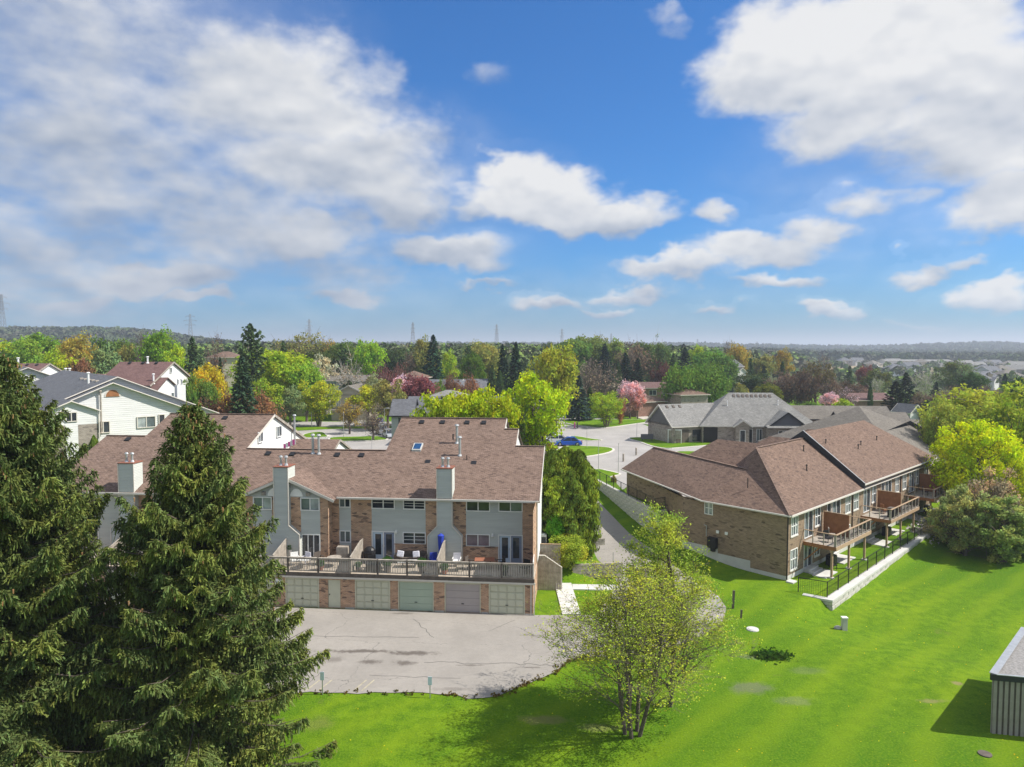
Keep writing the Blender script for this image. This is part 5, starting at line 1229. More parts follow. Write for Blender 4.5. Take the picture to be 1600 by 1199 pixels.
part('gable_wall', MB().poly([(w + .9, -11, 3), (w + .9, 1.6, 3), (w + .9, 1.6, 11.3), (w + .9, -4.6, 14.2), (w + .9, -11, 11.1)]).wall((-2.8, -11), (w + .9, -11), 3, 11), 'stucco', G1)
for (y, z) in ((-7.0, 10.4), (-3.2, 10.2)): window(G1, w + .9 + .09, y, z, R(90), .8, 1.6, 1, 1, 'glass_m')
window(G1, w - .3 + .09, -1.0, 15.0, R(90), .6, .8, 1, 1, 'glass_m')
part('brick_panel', MB().wall((w + .93, -4.0), (w + .93, -1), 3, 9.6), 'brick_a', G1)
for x in (2, 4.2, 6.4): roof_vent(G1, (x, -.8, 16.6))
pipe(G1, (4.8, -.5, 16.6), 1.0, .14, 'white'); pipe(G1, (w - .2, -6.5, 13.5), 1.5, .13, 'white'); pipe(G1, (1.7, -9.8, 11.7), 1.8, .15); pipe(G1, (2.3, -9.8, 11.7), 1.8, .15)
G2, w, ze = row('brown_townhouse', 'brown-roofed townhouse at the far left edge behind the white gable', 'townhouse', -30, 78, 132, 16.2, 7, .42, 'shingle_r', 'stucco'); pipe(G2, (8, -1.5, 15.6), 1.6, .17, 'white')
for x in (9.2, 11): roof_vent(G2, (x, -.9, 15.9))
G3, w, ze = row('brown_townhouse', 'low brown townhouse roof between the two grey white-gabled rows', 'townhouse', 100, 165, 128, 14.4, 6, .42, 'shingle_r', 'stucco'); pipe(G3, (1.2, -1.5, 13.8), 1.6, .16, 'white'); pipe(G3, (1.9, -1.5, 13.8), 1.6, .16, 'white')
# ---- charcoal-roofed row behind the end house
E_ = thing('charcoal_row', 'charcoal-roofed row with grey-green walls standing just behind the big brown roof', 'townhouses', (-15.8, 95.0, 0), R(1.0))
wE = 20.4
walls(E_, 0, wE, 0, 11.5, 2.2, 10.2, 'siding_a', [(14.6, 15.4, 8.2, 9.6), (16.0, 17.0, 8.2, 9.6), (17.6, 18.4, 7.4, 9.2), (14.6, 15.4, 4.2, 5.6)])
for (a, b, c, d) in ((14.6, 15.4, 8.2, 9.6), (16.0, 17.0, 8.2, 9.6), (17.6, 18.4, 7.4, 9.2), (14.6, 15.4, 4.2, 5.6)): window(E_, a, 0, c, 0, b - a, d - c, 2, 2, 'glass')
roof_on(E_, 1.6, wE, 0, 11.5, 10.2, .36, 'gx', 'shingle_d', .4, 'dark_fascia', wallm='siding_a')
mb = MB(); 
roof_on(E_, -.2, 2.6, -1.2, 4.6, 10.4, .62, 'gx', 'shingle_d', .3, 'dark_fascia', 'front_roof', wallm='siding_a')
walls(E_, -.2, 2.6, -1.2, 4.6, 2.2, 10.3, 'siding_a', [(1.0, 1.18, 4, 9.6), (1.9, 2.05, 3, 9.8)])
part('downpipe', MB().box(.75, .9, -1.32, -1.21, 3, 9.9).box(1.6, 1.72, -1.32, -1.21, 3, 9.9), 'dark_fascia', E_)
for i, x in enumerate((4, 6, 8.4, 10.6, 13, 15.5)): roof_vent(E_, (x, 5.0, 12.1))
E2 = thing('small_garage', 'pale hipped roof of a small garage just above the charcoal roof', 'garage', (-13.3, 118, 4.5), 0)
walls(E2, 0, 6, 0, 5, -3, 5.0, 'stucco'); roof_on(E2, 0, 6, 0, 5, 5.0, .35, 'hip', 'shingle_g', .3, 'cream')
E2.location = (at(672, 620, 118).x, 118, at(672, 619, 118).z - 5.0)
# right end porch of the charcoal row, the white picket pieces in front
pc = thing('white_chairs', 'white slatted garden chairs in front of the charcoal row end', 'garden chairs', tuple(gp(815, 692)), 0)
for i in range(3):
    part('chair_back', MB().box(i * 1.0, i * 1.0 + .7, 0, .06, .4, 1.2), 'white', pc); part('chair_seat', MB().box(i * 1.0, i * 1.0 + .7, -.6, 0, .35, .42), 'white', pc)
# ---- grey hip-roofed bungalow
gC = gp(1097, 693)
C_ = thing('grey_bungalow', 'large light-grey hip-roofed bungalow with stone front, dark gable and black railing', 'bungalow', (gC.x, gC.y, gC.z - .1), R(-4))
walls(C_, 0, 19, 0, 11.4, 0, 3.5, 'brick_g', [(6.6, 8.4, .2, 2.6), (9.2, 10.0, .4, 2.6), (11.5, 12.6, .8, 2.6), (14.2, 15.3, .8, 2.6), (0.2, 2.6, .1, 2.9)])
roof_on(C_, 0, 19, 0, 11.4, 3.6, .86, 'hip', 'shingle_g', .5, 'cream')
for (a, b, c, d) in ((6.6, 8.4, .2, 2.6), (9.2, 10.0, .4, 2.6), (11.5, 12.6, .8, 2.6), (14.2, 15.3, .8, 2.6)): window(C_, a, 0, c, 0, b - a, d - c, 2, 1, ['glass_m', 'glass'])
part('porch_shade', MB().box(.2, 2.6, .07, .1, .1, 2.9), 'black', C_)  # flat black panel stands in for the shade inside the porch
# bay with dark gable, little dormer, garage wing
walls(C_, 10.6, 16.6, -2.2, .0, 0, 3.3, 'brick_g', [(1.6, 2.9, .8, 2.6), (3.8, 5.1, .8, 2.6)])
for a in (12.2, 14.4): window(C_, a, -2.2, .8, 0, 1.3, 1.8, 2, 1, ['glass', 'glass_c'])
roof_on(C_, 10.6, 16.6, -2.2, 6, 3.5, .75, 'gy', 'shingle_g', .35, 'dark_fascia', 'front_gable_roof', wallm='siding_d')
part('eave_shelf', MB().slab([(10.1, -3.0, 3.25), (17.1, -3.0, 3.25), (17.1, -2.25, 3.6), (10.1, -2.25, 3.6)], .1, 0, 1), [M['shingle_g'], M['cream']], C_)
walls(C_, 5.4, 7.6, -1.2, 0, 0, 3.2, 'brick_g', [(.7, 1.5, .5, 2.5)]); window(C_, 6.1, -1.2, .5, 0, .8, 2.0, 1, 1, 'glass')
roof_on(C_, 5.2, 7.8, -1.3, 4, 3.4, .7, 'gy', 'shingle_g', .3, 'cream', 'dormer_roof', wallm='brick_g')
wg_ = link('garage_wing', None, C_, (.6, 1.2, 0), R(24))
walls(wg_, -6.4, 0.0, 0, 8.0, 0, 3.4, 'brick_g'); roof_on(wg_, -6.4, 4.0, 0, 8.0, 3.4, .80, 'gx', 'shingle_g', .4, 'cream', 'wing_roof', wallm='siding_d')
part('garage_door', MB().box(-5.6, -3.2, -.06, -.003, .1, 2.5), 'wood_dark', wg_); part('garage_door', MB().box(-6.46, -6.403, 1.0, 6.6, .1, 2.5), 'wood_grey', wg_); part('entry_window', MB().box(-2.4, -.8, -.06, -.003, .4, 2.4), 'glass', wg_)
for i in range(9): roof_vent(C_, (6.4 + i * .78, 5.0, 3.17 + .86 * 5.5), 'wood_dark', .86)
for i in range(3): roof_vent(wg_, (-5.4 + i * 1.3, 3.4, 3.08 + .8 * 3.8), 'wood_dark', .8)
pipe(C_, (4.9, 3.2, 3.17 + .86 * 3.7), .8, .06, 'white'); pipe(C_, (13.6, 3.4, 3.17 + .86 * 3.9), .8, .06, 'white')
cl = bw
fence('black_fence', 'black metal fence panels across the front of the grey bungalow', [tuple(gp(1112, 689) + Vector((0, 0, 0))), tuple(gp(1186, 686))], 1.3, 2.0, mesh=True)
for i, (px, lab) in enumerate(((1104, 'left black handrail beside the bungalow porch'), (1116, 'right black handrail beside the bungalow porch'))):
    g = gp(px, 690); h = thing('handrail', lab, 'handrail', g, 0)
    part('rail', MB().beam((0, 0, 1.1), (1.6, 0, .7), .05, .05), 'black', h); part('post', MB().box(0, .05, 0, .05, 0, 1.1), 'black', h); part('post', MB().box(1.55, 1.6, 0, .05, 0, .7), 'black', h)
# ---- taupe-roofed house behind the brick row
pD = at(1342, 634.5, 112); D_ = thing('taupe_house', 'taupe hip-roofed house rising to a point behind the brick row', 'house', (pD.x, pD.y, 0), R(38))
walls(D_, -10.5, 10.5, -10.5, 10.5, -2, pD.z - 5.6, 'brick_g'); roof_on(D_, -10.5, 10.5, -10.5, 10.5, pD.z - 5.6, .53, 'hip', 'shingle_t', .5, 'dark_fascia')
D2 = thing('taupe_house', 'low taupe gabled wing between the grey bungalow and the brick row', 'house', tuple(gp(1255, 690)[:2]) + (1.8,), R(-6))
walls(D2, -2.4, 12, 3, 10, 0, 4.8, 'brick_g', [(.6, 1.5, 1.2, 2.6), (1.9, 2.8, 1.2, 2.6)]); roof_on(D2, -2.4, 16, 3, 10, 4.8, .55, 'gx', 'shingle_t', .4, 'dark_fascia', wallm='siding_d')
for a in (-1.8, -.5): window(D2, a, 3, 1.2, 0, .9, 1.4, 1, 1, 'glass')
walls(D2, 5.6, 15, -2.5, 4, 0, 4.2, 'brick_g'); roof_on(D2, 5.6, 17, -2.5, 4, 4.2, .6, 'gx', 'shingle_t', .35, 'dark_fascia', 'front_roof', wallm='siding_d')
roof_on(D2, 12.5, 20, -6.5, -1.5, 3.9, .6, 'gx', 'shingle_t', .3, 'dark_fascia', 'low_roof', wallm='siding_d'); walls(D2, 12.5, 20, -6.5, -1.5, 0, 3.9, 'brick_g')
pG = at(1424, 656, 101); D3 = thing('taupe_house', 'taupe-roofed row with a black stepped edge between the pointed roof and the lime trees', 'house', (pG.x, pG.y, 0), R(44))
walls(D3, -13, 12, -7, 7, -2, pG.z - 4.6, 'brick_g'); roof_on(D3, -.0, 12, -7, 7, pG.z - 4.0, .55, 'gx', 'shingle_t', .4, 'dark_fascia', wallm='siding_d'); roof_on(D3, -13, -.5, -7, 7, pG.z - 4.6, .55, 'gx', 'shingle_t', .4, 'dark_fascia', 'lower_roof', wallm='siding_d')
# ---- houses across the street and beyond
def house(name, lab, px, py, pw, Y, rz, d, h, sl, kind, rm, wm, wins=(), garage=None, trim='cream', storey=0, base=None):
    """front wall centred on picture column px, foot at row py (or on the ground), pw = width in metres"""
    X = (px - 800) / FPX * Y; zb = tz(X, Y) - .1 if base is None else base
    o = thing(name, lab, 'house', (X, Y, zb), R(rz))
    fo = [(s, s + w, z, z + hh) for (s, w, z, hh, g) in wins]
    walls(o, -pw / 2, pw / 2, 0, d, -1.5, h, wm, fo)
    roof_on(o, -pw / 2, pw / 2, 0, d, h, sl, kind, rm, .5, trim, wallm=wm)
    for (s, w, z, hh, g) in wins: window(o, -pw / 2 + s, 0, z, 0, w, hh, 2, 1, g)
    if garage: garage_door(o, -pw / 2 + garage[0], -.09, .1, 0, garage[1], 2.3, garage[2])
    return o
def yfor(px, py): return gp(px, py).y
h1 = house('tan_house', 'tan two-storey house with brown gable above a concrete drive', 545, 650, 8.2, 158, -4, 9, 6.0, .5, 'gy', 'shingle_t', 'siding_t', [(1.2, .9, 3.4, 1.9, 'glass_c'), (5.4, .9, 3.4, 1.9, 'glass_c')], (1.6, 4.6, 'siding_t'))
part('eave_band', MB().slab([(-4.4, -.9, 2.6), (4.4, -.9, 2.6), (4.4, -.05, 3.0), (-4.4, -.05, 3.0)], .1), [M['shingle_t'], M['cream']], h1)
h2 = house('blue_grey_house', 'long low house with pale blue siding and tan roof behind the bare white-limbed tree', 532, 600, 17, 186, -8, 9, 7.6, .28, 'gx', 'shingle_t', 'siding_l', [(1.5, 1.6, 5.6, 1.2, 'glass'), (5, 1.6, 5.6, 1.2, 'glass'), (9, 2.0, 5.4, 1.3, 'glass')])
h2b = house('white_bungalow', 'white-walled house with orange-tan hip roof beside the white blossom tree', 492, 600, 10, 196, 18, 9, 8.4, .36, 'hip', 'shingle_b', 'siding_w', [(6, 1.6, 6.0, 1.2, 'glass')])
h2c = house('pale_gabled_house', 'low pale gable end half hidden by the yellow-green street trees', 592, 615, 9, 172, 14, 8, 5.6, .4, 'gy', 'shingle_t', 'siding_t')
h3 = house('orange_brick_house', 'orange brick house with brown hip roof between the plum trees', 641, 600, 7.4, 190, -6, 8, 8.2, .42, 'hip', 'shingle_b', 'brick_r', [(1.5, 3.5, 4.6, 1.4, 'glass_c')])
h4 = house('grey_dormer_house', 'grey-roofed house with arched window dormer and white gable', 686, 603, 9.6, 172, -3, 9, 6.2, .5, 'gx', 'shingle_d', 'siding_a', [(.8, 1.2, 3.2, 1.8, 'glass'), (3.6, 1.8, 3.4, 2.2, 'glass_m')])
roof_on(h4, -1.6, 1.0, -1.0, 4, 6.4, .7, 'gy', 'shingle_d', .25, 'cream', 'dormer_roof', wallm='siding_a'); walls(h4, -1.6, 1.0, -1.0, 0.5, 0, 6.3, 'siding_a', [(.5, 2.1, 3.6, 5.8)]); window(h4, -1.1, -1, 3.6, 0, 1.6, 2.2, 3, 2, 'glass_m')
h4b = house('white_gabled_house', 'white gabled house next to the grey dormer house', 711, 603, 6.2, 168, -8, 9, 6.4, .62, 'gy', 'shingle_d', 'siding_w', [(2.2, 1.6, 3.6, 1.5, 'glass_m')])
h5 = house('dark_roof_house', 'dark-roofed house with blue-white siding beside the tall dark cedars', 752, 606, 7, 176, 12, 8, 6.6, .45, 'gx', 'shingle_d', 'siding_l', [(1, 1.2, 1.2, 1.6, 'glass')])
h6 = house('pink_roof_house', 'low house with a dusty pink roof behind the lime maples', 404, 622, 10, 178, 0, 8, 6.6, .4, 'hip', 'shingle_r', 'brick_r')
h6b = house('cream_porch_house', 'small cream house front glimpsed under the lime maples', 481, 632, 7, 168, 0, 7, 4.4, .4, 'hip', 'shingle_t', 'siding_t', [(1.5, 1.6, 1.6, 1.4, 'glass')])
h8 = house('brown_brick_bungalow', 'brown brick bungalow with hipped brown roof and red chimney near the pink blossom', 1018, 645, 8.5, 168, 28, 8, 3.8, .38, 'hip', 'shingle_b', 'brick_r')
part('chimney', MB().box(-3.2, -2.5, 2.4, 3.1, 3, 6.6), 'brick_r', h8)
h9 = house('long_brown_bungalow', 'long low brown-roofed bungalow behind the pink blossom', 1034, 618, 11, 205, -4, 8, 4.4, .35, 'gx', 'shingle_r', 'brick_r', [(2, 2, 2.2, 1.4, 'glass'), (6, 2, 2.2, 1.4, 'glass')])
h10 = house('two_tone_roof_house', 'house with orange-brown and grey hip roof behind the grey bungalow ridge', 1086, 632, 7, 166, 16, 8, 5.6, .34, 'hip', 'shingle_b', 'brick_g')
h11 = house('white_front_house', 'distant grey-roofed house with a bright white front gable among dark trees', 1143, 596, 10, 250, 24, 9, 9.4, .5, 'gx', 'shingle_d', 'siding_d', [(2, 1.6, 6.0, 1.2, 'glass')])
roof_on(h11, 1, 5, -2, 4, 7.4, .7, 'gy', 'shingle_d', .3, 'cream', 'front_roof', wallm='siding_w'); walls(h11, 1, 5, -2, 0, 0, 7.3, 'siding_w')
h12 = house('mauve_roof_house', 'low mauve-brown roofed house in the brown thicket on the right', 1362, 640, 13, 190, 6, 9, 3.2, .34, 'gx', 'shingle_r', 'brick_r')
h13 = house('small_white_gable', 'small white gable peeking above the taupe ridge beside the lime trees', 1433, 660, 3.0, 150, 20, 4, 3.2, .9, 'gy', 'shingle_d', 'siding_w')
h14 = house('far_left_house', 'tan-roofed house far off among the lime trees at the upper left', 78, 545, 14, 245, 0, 10, 12.5, .35, 'hip', 'shingle_b', 'siding_t')
h15 = house('far_tan_house', 'tan gabled house glimpsed at the foot of the wooded ridge', 349, 545, 12, 260, 10, 10, 11, .4, 'hip', 'shingle_b', 'siding_t')
# subdivision on the plain at the right: protos copied
def proto(kind, wm, rm, w, d, h):
    o = thing('suburban_house', '', 'house')
    walls(o, -w / 2, w / 2, 0, d, -3, h, wm, [(1.5, 2.9, 3.4, 4.8), (w - 3.4, w - 1.8, 3.4, 4.8)])
    roof_on(o, -w / 2, w / 2, 0, d, h, .55, kind, rm, .5, 'cream', wallm=wm)
    for s in (1.5, w - 3.4): window(o, -w / 2 + s, 0, 3.4, 0, 1.4 if s < 2 else 1.6, 1.4, 2, 1, 'glass')
    roof_on(o, -w / 2 + .5, -w / 2 + 5.5, -2.2, 4, h - 1.4, .7, 'gy', rm, .3, 'cream', 'front_roof', wallm='siding_w'); walls(o, -w / 2 + .5, -w / 2 + 5.5, -2.2, -.0, -3, h - 1.5, 'siding_w')
    part('garage_door', MB().box(-w / 2 + 1, -w / 2 + 5, -2.26, -2.21, 0, 2.4), 'white', o)
    return o
protos = [proto('hip', 'brick_g', 'shingle_d', 12, 11, 5.8), proto('gx', 'siding_w', 'shingle_d', 11, 10, 6.0), proto('hip', 'siding_t', 'shingle_t', 13, 11, 5.4), proto('gx', 'brick_g', 'shingle_g', 14, 10, 5.2)]
SUB = [(1322, 566, 'grey-roofed house left of the red-leaved tree on the plain'), (1342, 566, 'pale house behind the dark twin spruces on the plain'), (1372, 572, 'tan house among trees at the near edge of the plain'), (1398, 566, 'white-walled house at the left end of the far street'), (1404, 582, 'dark gabled house standing nearest on the plain'),
       (1428, 577, 'wide grey roof in front of the long pale shed'), (1440, 568, 'small pale house before the long pale shed'), (1528, 574, 'grey roof left of centre in the far subdivision'), (1545, 570, 'grey hip roof in the back row of the subdivision'), (1561, 571, 'house with two dormers in the back row of the subdivision'),
       (1578, 572, 'grey roof near the right edge in the back row'), (1594, 573, 'house cut by the right edge in the back row'), (1538, 584, 'pale house in the middle row of the subdivision'), (1556, 588, 'mauve-grey house in the middle row of the subdivision'), (1574, 584, 'white-gabled house above the small blue spruce'),
       (1592, 582, 'white-gabled house near the right edge of the middle row'), (1535, 598, 'large pale roof in the front row of the subdivision'), (1553, 603, 'pinkish-grey roof in the front row of the subdivision'), (1585, 596, 'pale roof behind the blue spruce in the front row'), (1512, 570, 'house at the left end of the back row of the subdivision')]
rr = random.Random(11)
for i, (px, py, lab) in enumerate(SUB):
    p0 = protos[i % 4]; o = p0 if i < 4 else copy_tree(p0)
    g = gp(px, py + 6); zt = tz(g.x, g.y)
    o.location = (g.x, g.y, zt); o.rotation_euler = (0, 0, R(rr.uniform(-35, 35)))
    o.scale = (1.15, 1.1, 1.1); tag(o, lab, 'house', 'houses of the subdivision on the plain')
lb = thing('long_shed', 'long pale flat barn across the plain', 'barn', tuple(gp(1437, 573)), R(-4)); wL = 75
walls(lb, -wL / 2, wL / 2, 0, 25, -2, 6.5, 'siding_w'); roof_on(lb, -wL / 2, wL / 2, 0, 25, 6.5, .12, 'gx', 'shingle_g', .5, 'cream', wallm='siding_w')

# ---- cars, street lamps, signs, pylons
def car(name, lab, px, py, rz, m, L=4.5, w=1.8, h=1.45, suv=False, patch=None):
    g = gp(px, py); o = thing(name, lab, 'car', (g.x, g.y, g.z + .06), R(rz))
    hb = .95 if suv else .82
    low = [(-L / 2, .32), (-L / 2 + .05, .62), (-L / 2 + .5, hb - .02), (-L * .18, hb + .03), (L * .24, hb + .02), (L / 2 - .55, hb - .10), (L / 2 - .08, .6), (L / 2, .34), (L / 2 - .1, .24), (-L / 2 + .1, .24)]
    if suv: top = [(-L / 2 + .12, hb), (-L / 2 + .45, h), (L * .10, h), (L * .27, hb)]
    else: top = [(-L / 2 + .55, hb), (-L * .22, h - .05), (L * .04, h), (L * .26, hb)]
    def side(prof, hw, hwt, zt0, zt1, mb):
        n = len(prof); b = len(mb.v)
        for sgn in (-1, 1):
            for (x, z) in prof: k = (z - zt0) / max(.01, zt1 - zt0); ww = hw + (hwt - hw) * max(0, min(1, k)); mb.v.append((x, sgn * ww, z))
        mb.f.append(tuple(b + i for i in range(n))); mb.m.append(0); mb.f.append(tuple(b + n + i for i in reversed(range(n)))); mb.m.append(0)
        for i in range(n): j = (i + 1) % n; mb.f.append((b + j, b + i, b + n + i, b + n + j)); mb.m.append(0)
        return mb
    body = part('body', side(low, w / 2, w / 2 - .06, .3, hb, MB()), m, o); bv = body.modifiers.new('b', 'BEVEL'); bv.width = .06; bv.segments = 2; bv.limit_method = 'ANGLE'
    gl = part('windows', side(top, w / 2 - .10, w / 2 - .30, hb, h, MB()), 'glass_k', o)
    rf = [(x, z) for x, z in top[1:3]]
    part('roof', MB().poly([(rf[0][0] - .02, -w / 2 + .30, h + .012), (rf[1][0] + .02, -w / 2 + .30, h + .012), (rf[1][0] + .02, w / 2 - .30, h + .012), (rf[0][0] - .02, w / 2 - .30, h + .012)]).box(rf[0][0], rf[1][0], -w / 2 + .28, w / 2 - .28, h - .05, h + .008), patch or m, o)
    mbp = MB()
    for s_ in (-1, 1):
        for (x0, z0), (x1, z1) in ((top[0], top[1]), (top[3], top[2])): mbp.beam((x0, s_ * (w / 2 - .12), z0), (x1, s_ * (w / 2 - .31), z1), .07, .07)
        xm = (top[1][0] + top[2][0]) / 2; mbp.beam((xm, s_ * (w / 2 - .105), hb), (xm, s_ * (w / 2 - .295), h), .06, .05)
    part('pillars', mbp, m, o)
    for sx in (-L * .31, L * .31):
        for sy in (-1, 1):
            wh = part('wheel', MB().tube((sx, sy * (w / 2 - .2), .33), (sx, sy * (w / 2 + .01), .33), .33, .33, 14), 'tyre', o); part('rim', MB().tube((sx, sy * (w / 2 + .0), .33), (sx, sy * (w / 2 + .025), .33), .21, .19, 10), 'metal', wh)
    for sy in (-1, 1):
        part('headlight', MB().box(L / 2 - .22, L / 2 - .02, sy * (w / 2 - .25) - .18, sy * (w / 2 - .25) + .18, .58, .72), 'light_w', o); part('tail_light', MB().box(-L / 2 + .0, -L / 2 + .12, sy * (w / 2 - .22) - .15, sy * (w / 2 - .22) + .15, .6, .76), 'light_r', o)
        part('mirror', MB().box(L * .2, L * .2 + .12, sy * (w / 2 - .02), sy * (w / 2 + .14), hb + .02, hb + .14), m, o)
    return o
car('parked_car', 'bright blue sedan parked in front of the white car', 888, 697, 178, 'car_blue', 4.6)
car('parked_car', 'white car with reddish side parked behind the blue sedan', 869, 693, 176, 'car_white', 4.5)
car('parked_suv', 'dark silver suv parked behind the silver car in the court', 597, 679, -70, 'car_grey', 4.7, 1.85, 1.72, True)
car('parked_car', 'silver car parked nearest the charcoal row in the court', 608, 684, -66, 'car_silver', 4.5)
car('parked_van', 'silver van partly hidden behind the lime tree trunks', 846, 690, 175, 'car_silver', 4.7, 1.85, 1.8, True)
def lamp(px, py, h, lab, arm=1.0, r=.07, m='metal'):
    g = gp(px, py); o = thing('street_lamp', lab, 'street lamp', g, 0, 'street lamps'); part('pole', MB().tube((0, 0, -.2), (0, 0, h), r * 1.2, r * .7, 8), m, o)
    part('arm', MB().beam((0, 0, h), (arm, 0, h + .05), .07, .07), m, o); part('lamp_head', MB().box(arm * .45, arm * 1.3, -.15, .15, h - .03, h + .1), 'ac', o)
lamp(601, 682, 5.2, 'short street lamp with a flat pale head beside the parked silver cars', .7, .05)
lamp(487, 668, 7.5, 'slim grey street pole beside the lawn across the street', .1, .07); lamp(537, 684, 4.6, 'thin pole in the strip of grass behind the court', .05, .04)
lamp(917, 701, 3.4, 'thin pole at the edge of the roundabout lawn', .05, .035); lamp(935, 736, 4.2, 'thin pole at the left tip of the corner lawn', .05, .035); lamp(966, 741, 4.0, 'thin pole at the right tip of the corner lawn', .05, .035); lamp(995, 684, 2.6, 'thin pole by the bungalow corner', .05, .04); lamp(581, 702, 2.4, 'low thin pole in the paved court', .05, .035)
for i, (px, py, c) in enumerate(((898, 669.5, 'pink'), (902, 669.5, 'wood_dark'), (974, 722, 'wood_grey'), (994, 712, 'wood_grey'))):
    g = gp(px, py); o = part('bollard', MB().tube((0, 0, 0), (0, 0, 1.1), .14, .13, 8).ball((0, 0, 1.1), .16, .16, .14, 8, 5), c, None); o.location = g
    tag(o, ('reddish hydrant-like bollard on the median lawn', 'dark bollard next to the reddish one on the median lawn', 'grey bollard in the street left of the brick wing roof', 'grey post beside the brick wing roof apex')[i], 'bollard')
g = gp(1011, 690); o = thing('small_sign', 'small dark ground sign on the front lawn', 'sign', g, 0); part('panel', MB().box(-1.1, 1.1, -.08, .08, .4, 1.3), 'siding_d', o); part('leg', MB().box(-.9, -.8, -.05, .05, 0, .4), 'black', o); part('leg', MB().box(.8, .9, -.05, .05, 0, .4), 'black', o)
g = gp(1054, 694); o = thing('sale_sign', 'white-framed sale sign on the front lawn of the grey bungalow', 'sign', g, R(-20))
part('panel', MB().box(-1.0, 1.0, -.04, .04, .9, 2.3), 'wood_grey', o); 
for x in (-1.15, 1.05): part('post', MB().box(x, x + .12, -.06, .06, 0, 2.5), 'white', o)
part('header', MB().box(-1.1, 1.1, -.05, .05, 2.33, 2.5), 'white', o)
for (px, py, lab, m) in ((1089, 688, 'thin white post near the bungalow porch', 'white'), (583, 650, 'small white ball lamp on the far lawn', 'white')):
    g = gp(px, py); o = part('lawn_post', MB().tube((0, 0, 0), (0, 0, 1.2), .07, .07, 6).ball((0, 0, 1.3), .2, .2, .2, 8, 5), m, None); o.location = g; tag(o, lab, 'post')
for (px, py, m, lab) in ((594, 660, 'blue', 'blue recycling bin at the far kerb'), (588, 661, 'black', 'black bin bags beside the blue bin'), (898, 644, 'black', 'dark bin beside the blue spruce')):
    g = gp(px, py); o = part('bin', MB().box(-.6, .6, -.4, .4, 0, .8).box(-.65, .65, -.45, .45, .803, .9), m, None); o.location = g; tag(o, lab, 'bin')
M['pylon'] = surf('galvanised_pylon', (.20, .21, .22), .6)
def pylon_mesh():
    mb = MB(); H = 50
    wd = lambda z: 4.2 * (1 - z / H) ** 1.1 + .9
    zs = [0, 8, 15, 21, 26.5, 31, 35, 39, 43, 47, 50]
    for a, b in zip(zs, zs[1:]):
        wa, wb_ = wd(a), wd(b); ca = [(-wa, -wa), (wa, -wa), (wa, wa), (-wa, wa)]; cb = [(-wb_, -wb_), (wb_, -wb_), (wb_, wb_), (-wb_, wb_)]
        for i in range(4):
            j = (i + 1) % 4; mb.beam(ca[i] + (a,), cb[i] + (b,), .42, .42); mb.beam(ca[i] + (a,), cb[j] + (b,), .26, .26); mb.beam(ca[j] + (a,), cb[i] + (b,), .26, .26)
    for z, l in ((33, 9), (39.5, 11.5), (46, 8)):
        for s_ in (-1, 1):
            mb.beam((0, -.6, z), (s_ * l, 0, z + .6), .35, .35); mb.beam((0, .6, z), (s_ * l, 0, z + .6), .35, .35); mb.beam((0, 0, z + 2.4), (s_ * l, 0, z + .7), .3, .3); mb.beam((s_ * l, 0, z + .5), (s_ * l, 0, z - 1.6), .3, .3)
    return mb.mesh('pylon', M['pylon'])
pm = pylon_mesh()
PY = [(2, 460, 1150, 62, 'tallest pylon at the far left edge above the wooded ridge'), (297, 491, 1350, 20, 'pylon above the wooded ridge at the upper left'), (483, 499, 1500, 70, 'pylon behind the big olive tree left of centre'), (645, 504, 1500, -60, 'pylon rising left of the tall blue spruce'),
      (776, 507, 1650, 60, 'pylon above the woods near the picture centre'), (878, 514, 1900, 50, 'thin pylon just left of the tallest wood at centre'), (1090, 530, 2500, 40, 'small pylon above the flat horizon right of centre'), (1183, 534, 2600, 30, 'small pylon right of the amber tree'), (955, 521, 2200, 60, 'faint pylon above the central wood'), (1143, 531, 2700, 10, 'faint pylon behind the amber tree')]
for (px, py, Y, rz, lab) in PY:
    p = at(px, py, Y); o = link('pylon', pm, None, (p.x, Y, 0), R(rz)); zb = tz(p.x, Y) - 2; o.location.z = zb; k = (p.z - zb) / 50; o.scale = (1.0 if k > .5 else .8, 1.0, k); tag(o, lab, 'pylon', 'pylons along the horizon')
